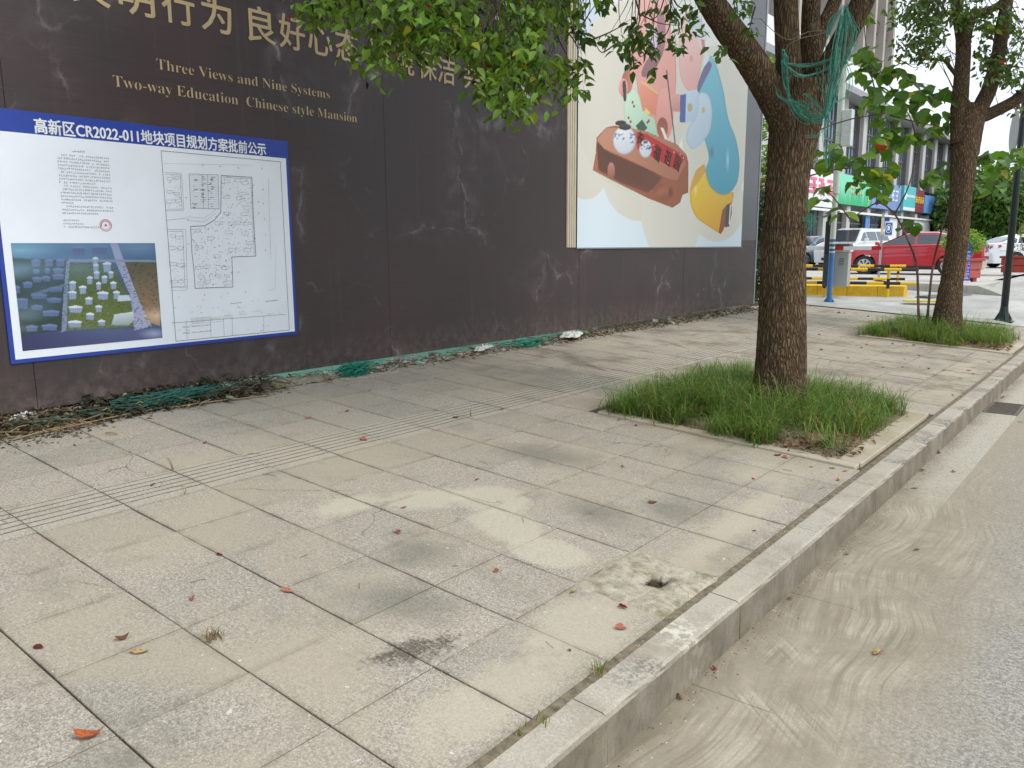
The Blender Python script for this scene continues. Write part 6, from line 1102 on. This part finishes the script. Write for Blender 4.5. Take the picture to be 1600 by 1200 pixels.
leafblob('potted_bush', 'bright green bush in the square red planter', 'bush', [((p1[0], p1[1], 1.66), (.54, .54, .38), 1500), ((p1[0] - .1, p1[1], 1.3), (.2, .2, .15), 120)], .09, L(122, 156, 52), stems=[[(p1[0], p1[1], 1.1), (p1[0], p1[1], 1.6)]])
leafblob('potted_bush', 'sparse olive bush in the long brick-red planter', 'bush', [((p2[0] + .1, p2[1], 1.9), (.85, .7, .45), 1300), ((p2[0], p2[1], 1.45), (.6, .5, .25), 200)], .09, L(118, 132, 66), stems=[[(p2[0], p2[1], 1.0), (p2[0] - .1, p2[1], 1.3), (p2[0] - .3, p2[1], 1.8)], [(p2[0], p2[1], 1.0), (p2[0] + .2, p2[1], 1.4), (p2[0] + .4, p2[1], 1.9)]])
ib = np.array(ZP(1505, 440.5, .605)); bd = thing('info_board', 'narrow blue notice board with white text lines leaning on the red planter', 'notice board', ib, rzA + .1)
MB().bbox(-.14, .14, -.02, 0, .03, 1.06, .006).done('board', M("bright blue board", L(30, 84, 190), .4), bd); MB().bbox(-.15, .15, -.1, .08, 0, .03, .004).done('stand', M("white stand", L(220, 220, 220), .5), bd)
m_ = MB(); r5 = random.Random(3); zz = .98
m_.box(-.04, .05, -.0225, -.0215, .97, 1.0); m_.box(-.06, .07, -.0225, -.0215, .92, .945)
for z_ in (.80, .77, .70, .66, .62, .50, .46, .38, .34, .28, .22, .18, .12, .08):
    x = -.11
    while x < .1: w = r5.uniform(.02, .07); m_.box(x, min(x + w, .115), -.0225, -.0215, z_, z_ + .014); x += w + .01
m_.done('printed_lines', WT, bd)

# ------------------------------------------------------------------ cars
GLASS = M("dark car glass", L(52, 58, 64), .08, .1, 2, spec=.8, coat=.5); TYRE = M("tyre rubber", L(38, 38, 40), .8, .1, 10); RIM = M("silver rim", L(190, 192, 196), .35, .05, 4, metal=.5); BLKP = M("black car plastic", L(28, 28, 30), .5)
def car(label, loc, rz, paint, kind='sedan', Lh=2.2, Wd=.86, seed=0, glass=None):
    t = thing('parked_car', label, 'car', loc, rz, 'cars parked on the plaza'); gl = glass or GLASS
    if kind == 'sedan':
        fx, rx_, wr = 1.33, -1.22, .315; top = [(2.16, .42), (2.2, .52), (2.16, .66), (2.02, .745), (1.7, .83), (1.3, .91), (1.02, .965), (0, .985), (-1.3, 1.03), (-1.62, 1.08), (-2.02, 1.06), (-2.16, 1.0), (-2.2, .8), (-2.22, .62), (-2.16, .36)]; gh = [(.98, .94), (.14, 1.35), (-.2, 1.405), (-.8, 1.40), (-1.28, 1.28), (-1.86, 1.05)]
        wins = [[(.86, .98), (.22, 1.295), (-.14, 1.35), (-.19, .985)], [(-.27, .985), (-.23, 1.35), (-.78, 1.345), (-1.06, 1.265), (-1.16, 1.02)], [(-1.23, 1.03), (-1.14, 1.235), (-1.42, 1.14), (-1.56, 1.055)]]; bot = .2
    else:
        fx, rx_, wr = 1.45, -1.45, .34; top = [(2.32, .5), (2.36, .7), (2.3, .9), (2.1, 1.02), (1.5, 1.14), (1.35, 1.17), (0, 1.18), (-2.2, 1.18), (-2.3, .9), (-2.32, .4)]; gh = [(1.5, 1.14), (.75, 1.66), (.4, 1.74), (-1.9, 1.74), (-2.12, 1.6), (-2.26, 1.16)]
        wins = [[(1.2, 1.2), (.72, 1.55), (.5, 1.6), (.46, 1.2)], [(.38, 1.2), (.42, 1.6), (-.6, 1.62), (-.6, 1.2)], [(-.68, 1.2), (-.68, 1.62), (-1.8, 1.62), (-1.95, 1.2)]]; bot = .22
    ar = wr + .06
    def arch(cx): return [(cx + ar * math.cos(a), max(bot, .31 + ar * math.sin(a))) for a in np.linspace(math.pi + .25, -.25, 11)]
    outl = top + [(top[-1][0] + .03, bot)] + arch(rx_) + arch(fx) + [(top[0][0] - .06, bot)]
    cx, cz = 0, .6; n = len(outl); V = []; F = []
    for yy, s in ((-Wd, .965), (-Wd + .06, 1), (Wd - .06, 1), (Wd, .965)):
        for x, z in outl:
            tuck = 1 - .07 * max(0, abs(x) - 1.6) * (abs(yy) > Wd - .01) ; V.append((x * (s if abs(x) > 1.9 else 1), yy * tuck - 0, z - (.035 if s < 1 and z > .8 else 0)))
    for j in range(3):
        for i in range(n): k = (i + 1) % n; F.append((j * n + i, j * n + k, (j + 1) * n + k, (j + 1) * n + i))
    F += [tuple(range(n))[::-1], tuple(range(3 * n, 4 * n))]
    mobj('body', V, F, paint, t)
    MB().box(-2.1, 2.1, -Wd + .08, Wd - .08, bot - .02, .5).done('underside', BLKP, t)
    wb, wt = Wd - .05, Wd - .26; zmn, zmx = gh[0][1], max(z for _, z in gh); hw_ = lambda z: wb + (wt - wb) * max(0, (z - zmn)) / (zmx - zmn); m = len(gh); V = [(x, -hw_(z), z - .02) for x, z in gh] + [(x, hw_(z), z - .02) for x, z in gh]
    V += [(x, -hw_(z) * .72, z + .012) for x, z in gh] + [(x, hw_(z) * .72, z + .012) for x, z in gh]
    F = [tuple(range(m)), tuple(range(2 * m - 1, m - 1, -1))]
    for i in range(m - 1): F += [(i, 2 * m + i, 2 * m + i + 1, i + 1)[::-1], (2 * m + i, 3 * m + i, 3 * m + i + 1, 2 * m + i + 1)[::-1], (3 * m + i, m + i, m + i + 1, 3 * m + i + 1)[::-1]]
    mobj('roof', V, F, paint, t)
    for s in (-1, 1):
        for w in wins: MB().poly([(x, s * (hw_(z) + .007), z - .02) for x, z in (w if s < 0 else w[::-1])]).done('window', gl, t)
    def scr(a, b, nm): 
        e = .86; (x0_, z0_), (x1_, z1_) = a, b; nx, nz = (z1_ - z0_), -(x1_ - x0_); l = math.hypot(nx, nz); sgn_ = 1 if nx * (1 if x0_ > 0 else -1) > 0 else -1; ox, oz = nx / l * .016 * sgn_, nz / l * .016 * sgn_
        if oz < 0: ox, oz = -ox, -oz
        MB().quad((x0_ + ox, -hw_(z0_) * e, z0_ + .01 + oz), (x0_ + ox, hw_(z0_) * e, z0_ + .01 + oz), (x1_ + ox, hw_(z1_) * e, z1_ + oz), (x1_ + ox, -hw_(z1_) * e, z1_ + oz)).done(nm, gl, t)
    scr(gh[0], gh[1], 'windscreen'); scr(gh[-1], gh[-2], 'rear_window')
    for s in (-1, 1):
        for wx in (fx, rx_):
            w = MB().tube([(wx, s * (Wd - .2), .31 - (.315 - wr)), (wx, s * (Wd - .005), .31 - (.315 - wr))], wr, 28).done('wheel', TYRE, t, False)
            MB().tube([(wx, s * (Wd - .01), .31), (wx, s * (Wd + .004), .31)], wr * .68, 24).done('rim', RIM, w)
            for k in range(7):
                a = 2 * math.pi * k / 7; c, s_ = math.cos(a), math.sin(a); r0, r1 = wr * .2, wr * .58; b = .05; MB().quad(*[(wx + c * r - s_ * q, s * (Wd + .0055), .31 + s_ * r + c * q) for r, q in ((r0, -.012), (r1, -b * .8), (r1, b * .8), (r0, .012))]).done('spoke_gap', BLKP, w)
        MB().bbox(.86, 1.0, s * (Wd - .02), s * (Wd + .15), .98 + (.2 if kind != 'sedan' else 0), 1.09 + (.2 if kind != 'sedan' else 0), .02).done('mirror', paint, t)
        for hx in (-.02, -1.0): MB().bbox(hx - .09, hx + .09, s * Wd, s * (Wd + .022), .80, .825, .005).done('door_handle', paint, t)
        for dx_ in (.75, -.2, -1.08): MB().box(dx_ - .004, dx_ + .004, s * (Wd + .001) - .001, s * (Wd + .001) + .001, .32, .93).done('door_seam', BLKP, t)
        MB().add([(1.2, s * (Wd + .001), .70), (-1.9, s * (Wd + .001), .78), (-1.9, s * (Wd + .018), .765), (1.2, s * (Wd + .018), .685), (1.2, s * (Wd + .001), .66), (-1.9, s * (Wd + .001), .74)], [(0, 1, 2, 3), (3, 2, 5, 4)]).done('side_crease', paint, t)
        MB().bbox(-.82, .86, s * Wd, s * (Wd + .02), bot + .0, bot + .1, .006).done('sill', BLKP, t)
        fz = .66 if kind == 'sedan' else .82
        MB().add([(top[2][0] - .02, s * Wd * .55, fz + .02), (top[2][0] - .05, s * (Wd * .93), fz + .03), (top[2][0] - .42, s * (Wd * .985), fz + .12), (top[2][0] - .36, s * (Wd * .7), fz + .145), (top[1][0] + .004, s * Wd * .5, fz - .08), (top[1][0] - .03, s * Wd * .92, fz - .07)], [(0, 1, 2, 3), (4, 5, 1, 0)]).done('headlight', M("clear headlight", L(210, 214, 218), .15, .05, 4, spec=.7), t)
        zz = .9 if kind == 'sedan' else 1.1
        MB().add([(-2.205, s * Wd * .5, zz), (-2.19, s * Wd * .9, zz + .03), (-1.9, s * (Wd + .004), zz + .06), (-1.86, s * (Wd + .004), zz - .02), (-2.19, s * Wd * .93, zz - .13), (-2.22, s * Wd * .55, zz - .1)], [(0, 1, 4, 5), (1, 2, 3, 4)]).done('tail_light', M("red tail lamp", L(190, 20, 34), .2, .05, 4, spec=.7), t)
    PLT = M("blue licence plate", L(120, 150, 214), .4); MB().box(-2.245, -2.232, -.22, .22, .74, .88).done('licence_plate', PLT, t); MB().box(2.205 if kind == 'sedan' else 2.37, 2.22 if kind == 'sedan' else 2.385, -.22, .22, .42, .54).done('licence_plate', PLT, t)
    MB().bbox(top[1][0] - .05, top[1][0] + .012, -Wd * .5, Wd * .5, .32, .44, .01).done('grille', BLKP, t)
    return t
def paint(name, c): return M(name, c, .22, .03, 1.5, spec=.6, coat=.8)
def at_ground(px, z, dep): d = ray(px, 420) * dep; return np.array([d[0], d[1], z])
RED = paint("red car paint", L(178, 16, 44)); WHC = paint("white car paint", L(220, 224, 228)); BLC = paint("pale blue car paint", L(140, 160, 178))
q = np.array(ZP(1411, 429.5, .602)); car('bright red sedan parked side-on behind the barrier', (q[0] + .04, q[1] + .86, .602), math.radians(183), RED)
car('white people carrier parked nose-out left of the red sedan', at_ground(1333, .602, 37), math.radians(262), WHC, 'van')
car('pale blue grey sedan half hidden by the nearer trunk', at_ground(1263, .602, 38), math.radians(252), BLC)
car('white sedan seen from its rear corner behind the long planter', at_ground(1612, .602, 34), math.radians(38), WHC)

# ------------------------------------------------------------------ shop building
FX = -15.5
def fq(x, y, X=FX): p = XP(x, y, X); return p[1], p[2]
bl = thing('shop_building', 'grey two-tier shop building with coloured shop signs behind the cars', 'building', (FX, 60, .6))
def bp_(mb, name, mat, **k): mb.v = [(v[0] - FX, v[1] - 60, v[2] - .6) for v in mb.v]; return mb.done(name, mat, bl, **k)
STN = M("pale grey stone cladding", L(184, 182, 180), .6, .06, 1.2); STD = M("dark grey louvre", L(104, 98, 98), .6, .06, 3); FRM = M("window frame grey", L(96, 98, 104), .5); GLB = M("sky blue window glass", L(168, 196, 208), .12, .12, .6, spec=.8); WHW = M("white parapet", L(226, 228, 230), .5, .03, 1); DKO = M("dark shop interior", L(44, 44, 46), .5, .3, 1.5)
Y0_, Y1_ = 30, 90; zs0, zs1, ze = fq(1355, 331)[1], fq(1400, 284)[1], fq(1398, 189)[1]
bp_(MB().box(FX - 12, FX - .4, Y0_, Y1_, .6, ze), 'wall', M("grey wall", L(150, 148, 148), .7, .05, 1))
bp_(MB().box(FX - 12.5, FX + .9, Y0_ - .5, Y1_ + .5, ze, ze + .35), 'eave', M("eave grey", L(150, 150, 152), .6)); bp_(MB().box(FX - 11.5, FX - .1, Y0_, 70, ze + .35, fq(1364, 115)[1]), 'parapet', WHW)
bay = 4.1; y = Y0_
while y < Y1_ - 1:
    bp_(MB().bbox(FX - .4, FX + .12, y, y + .8, zs1 - .3, ze - .003, .01), 'pier', STN); bp_(MB().box(FX - .395, FX + .02, y + .8, y + 1.25, zs1 - .3, ze - .003), 'louvre_panel', STD)
    for k in range(3): bp_(MB().box(FX + .02, FX + .05, y + .84 + k * .14, y + .89 + k * .14, zs1 - .3, ze - .01), 'louvre_blade', FRM)
    w0, w1 = y + 1.27, y + bay - .5; wf = bp_(MB().box(FX - .398, FX - .3, w0, w1, zs1 - .2, ze - .2), 'window', GLB)
    fm = MB()
    for k in range(5): yy = w0 + (w1 - w0) * k / 4; fm.box(FX - .3, FX - .2, yy - .05, yy + .05, zs1 - .2, ze - .2)
    for zz in (zs1 - .2, zs1 + 1.5, ze - 1.5, ze - .28): fm.box(FX - .3, FX - .21, w0, w1, zz, zz + .1)
    bp_(fm, 'window_frame', FRM); bp_(MB().box(FX - .395, FX + .02, w1 + .03, y + bay, zs1 - .3, ze - .003), 'louvre_panel', STD); y += bay
# ground floor fronts behind the signs
for k in range(14):
    y = Y0_ + k * 4.4; bp_(MB().bbox(FX - .4, FX + .2, y, y + .7, .6, zs0 + .2, .01), 'pillar', STN); bp_(MB().box(FX - .395, FX - .1, y + .7, y + 4.4, .6, zs0 - .1), 'shop_front', DKO if k % 3 else M("shop glass", L(96, 108, 116), .15, .3, 1, spec=.8))
    fm = MB()
    for q_ in range(4): yy = y + .8 + q_ * 1.15; fm.box(FX - .1, FX - .04, yy - .03, yy + .03, .6, zs0 - .1)
    fm.box(FX - .1, FX - .05, y + .7, y + 4.4, 2.9, 3.0); bp_(fm, 'shop_frame', FRM)
def sign(xl, xr, ytl, ytr, ybl, name, mat, thick=.18, parent=bl):
    ya, za = fq(xl, ytl); yb, zb2 = fq(xr, ytr); _, z0 = fq(xl, ybl); zt_ = (za + zb2) / 2
    return ya, yb, z0, zt_, bp_(MB().bbox(FX + .2, FX + .2 + thick, ya + .03, yb - .03, z0, zt_, .01), name, mat)
def green_mat():
    t = NT("mint shop sign"); p = t.pos(); sp = t.n('SeparateXYZ'); t.put(sp.inputs[0], p); g_ = t.mapr(t.math('ADD', sp.outputs[2], t.math('MULTIPLY', t.noise(t.stretch(p, 1, 3, .3), 1, 4), 2.6)), 5.6, 6.4, 1, 0); t.set(col=t.mix(g_, L(122, 214, 178), L(60, 178, 120)), rough=.4); return t.m
def glyphs(s, nrow, mat, y0f, y1f, z0f, z1f, n, name='sign_lettering', th=.16):
    ya, yb, z0, z1, _ = s; mb = MB(); h = (z1 - z0) * (z1f - z0f); zb3 = z0 + (z1 - z0) * z0f; W_ = (yb - ya); w = W_ * (y1f - y0f) / n; X = FX + .2 + .18 + .02; rq = random.Random(n)
    for k in range(n):
        c0 = ya + W_ * y0f + w * k + w * .08; cw = w * .84
        for q_ in range(3): zz = zb3 + h * (.12 + .36 * q_); mb.box(X - .015, X + .015, c0 + cw * rq.uniform(0, .2), c0 + cw * rq.uniform(.7, 1), zz, zz + h * th)
        for q_ in range(2): yy = c0 + cw * rq.uniform(.1, .8); mb.box(X - .014, X + .016, yy, yy + cw * th, zb3 + h * rq.uniform(0, .3), zb3 + h * rq.uniform(.7, 1))
    bp_(mb, name, mat)
s = sign(1230, 1297, 262, 271, 319, 'shop_sign', WHW); glyphs(s, 1, M("pink sign letters", L(226, 110, 140), .5), .1, .95, .3, .8, 4)
s = sign(1298, 1354.5, 271, 281, 318, 'shop_sign', green_mat()); glyphs(s, 1, M("beige sign letters", L(224, 200, 160), .5), .34, .72, .55, .8, 3); glyphs(s, 1, _mc["beige sign letters"], .34, .72, .38, .46, 6, th=.3); glyphs(s, 1, _mc["beige sign letters"], .86, .94, .2, .3, 1, th=.3)
s = sign(1355, 1400, 281, 292, 325, 'shop_sign', M("violet blue sign", L(128, 152, 206), .45, .12, .8)); glyphs(s, 1, WT, .5, .9, .3, .8, 3, th=.12); glyphs(s, 1, M("dark sign mark", L(60, 66, 90), .5), .1, .5, .3, .5, 3, th=.12)
s = sign(1402, 1421, 290, 294, 329, 'shop_sign', M("turquoise sign", L(94, 190, 196), .45, .03, 1), .3); ya, yb, z0, z1, _ = s
bp_(MB().box(FX + .501, FX + .51, ya + .05, yb - .05, z0 + .02, z0 + (z1 - z0) * .14), 'sign_strip', WHW); m_ = MB()
for k in range(7): m_.box(FX + .501, FX + .512, ya + (yb - ya) * (.24 + .1 * k), ya + (yb - ya) * (.31 + .1 * k), z0 + (z1 - z0) * .56, z0 + (z1 - z0) * .66)
m_.tube([(FX + .5, ya + (yb - ya) * .13, z0 + (z1 - z0) * .61), (FX + .512, ya + (yb - ya) * .13, z0 + (z1 - z0) * .61)], .35, 16); bp_(m_, 'sign_lettering', WT)
s = sign(1422, 1437, 296, 299, 331, 'shop_sign', M("brick red sign", L(140, 62, 66), .6, .1, 3)); glyphs(s, 1, M("yellow sign letters", L(236, 196, 50), .5), .05, .95, .38, .68, 4, th=.18)
for k in range(8): z_ = s[2] + (s[3] - s[2]) * (k + .5) / 8; bp_(MB().box(FX + .381, FX + .388, s[0] + .05, s[1] - .05, z_, z_ + .04), 'sign_batten', M("dark batten", L(96, 44, 48), .6))
s = sign(1437.5, 1458, 305, 309, 333, 'shop_sign', M("sky blue sign", L(104, 158, 222), .45, .04, 1)); s = sign(1458.5, 1500, 306, 314, 334, 'shop_sign', M("white shop sign", L(214, 222, 232), .45, .03, 1))
ya, yb, z0, z1, _ = s; m_ = MB(); cy_, cz_ = fq(1475 - 2, 321)
for k in range(28):
    a, b = 2 * math.pi * k / 28, 2 * math.pi * (k + 1) / 28; m_.quad(*[(FX + .395, cy_ + r * math.cos(q_), cz_ + r * math.sin(q_)) for r, q_ in ((.75, a), (1.15, a), (1.15, b), (.75, b))])
    if .5 < a < 5: m_.quad(*[(FX + .396, cy_ + r * math.cos(q_), cz_ + r * math.sin(q_)) for r, q_ in ((.28, a), (.52, a), (.52, b), (.28, b))])
bp_(m_, 'round_logo', M("blue logo", L(44, 84, 170), .5)); glyphs(s, 1, M("dark sign letters", L(60, 66, 78), .5), .5, .98, .5, .75, 4); glyphs(s, 1, _mc["dark sign letters"], .5, .98, .25, .38, 8, th=.3)
bp_(MB().box(FX + .2, FX + .42, Y0_, Y1_, zs0 - .25, zs0 - .12), 'sign_ledge', WHW)
for xl, xr, yt, yb_, m in ((1346, 1352, 322, 378, M("blue column panel", L(84, 140, 204), .5)), (1374, 1383, 326, 392, M("navy column panel", L(22, 70, 150), .5)), (1384, 1396, 328, 392, WHW), (1423, 1460, 334, 366, WHW), (1448, 1500, 338, 366, WHW), (1263, 1268, 330, 392, DKO)):
    ya, _ = fq(xl, 350); yb, _ = fq(xr, 350); _, zt_ = fq(xl, yt); bp_(MB().bbox(FX + .2, FX + .26, ya, yb, .6, min(zt_, zs0 - .3), .01), 'front_panel', m)
TW_ = M("tower stone fin", L(172, 160, 150), .7, .06, .8); TD = M("tower dark fin", L(104, 92, 88), .7, .06, .8)
tw = thing('tower_block', 'tall stone and glass tower rising behind the shop building', 'building', (FX - 1.2, 55, ze))
def tp(mb, name, mat): mb.v = [(v[0] - FX + 1.2, v[1] - 55, v[2] - ze) for v in mb.v]; return mb.done(name, mat, tw)
YT = XP(1397, 100, FX - .9)[1]
tp(MB().box(FX - 16, FX - 1.6, 38, YT, .6, 48), 'wall', GLB)
y = 38; k = 0
while y < YT - .6:
    tp(MB().box(FX - 1.6, FX - .9, y, y + .45, ze + .4, 48), 'fin', TW_); tp(MB().box(FX - 1.6, FX - 1.1, y + .5, y + 1.15, ze + .4, 48), 'fin', TD); y += 2.35
for zz in range(16, 48, 4): tp(MB().box(FX - 1.62, FX - 1.3, 38, YT - .01, zz, zz + .5), 'floor_band', TD)
for k, (px, dep, h, w, lab) in enumerate(((1516, 66, 7.4, 3.4, 'leftmost far tree beside the shop building end'), (1545, 74, 8.6, 4.0, 'far tree second from the left, between building end and lamp post'), (1572, 64, 6.8, 3.4, 'rounded far tree directly behind the lamp post'), (1600, 70, 8.4, 4.2, 'tall far tree at the right picture edge'), (1530, 92, 8.6, 4.2, 'distant tree peeping between the nearer far trees'), (1640, 66, 8, 4, 'far tree just past the right picture edge'))):
    b = at_ground(px, .6, dep); leafblob('far_tree', lab, 'tree', [((b[0], b[1], .6 + h * .62), (w, w, h * .36), 2600), ((b[0] - w * .5, b[1], .6 + h * .45), (w * .6, w * .6, h * .22), 700), ((b[0] + w * .5, b[1], .6 + h * .5), (w * .6, w * .6, h * .25), 700)], .5, L(84, 118, 50), stems=[[(b[0], b[1], .55), (b[0] + .2, b[1], h * .35), (b[0] - .3, b[1], h * .75)]], group='trees beyond the car park', trunkr=.22)
n = 17000; a = rg.uniform(-1.6, 1.3, n); d = rg.uniform(110, 150, n); P_ = np.stack([np.sin(a) * d, np.cos(a) * d, .3 + rg.random(n) ** .7 * (4.5 + 2.5 * np.sin(a * 23) + 1.5 * np.sin(a * 57))], 1); ln = rg.uniform(.9, 1.8, n); Vv, Ff, Cc = leaves(P_, rg.normal(0, 1, P_.shape), rg.normal(0, 1, P_.shape), ln, ln * .7, greens(n, L(72, 102, 50))); npmesh('distant_woodland', Vv, Ff, LEAFM, None, Cc, kind='stuff', label='belt of distant greenery along the horizon', category='woodland')
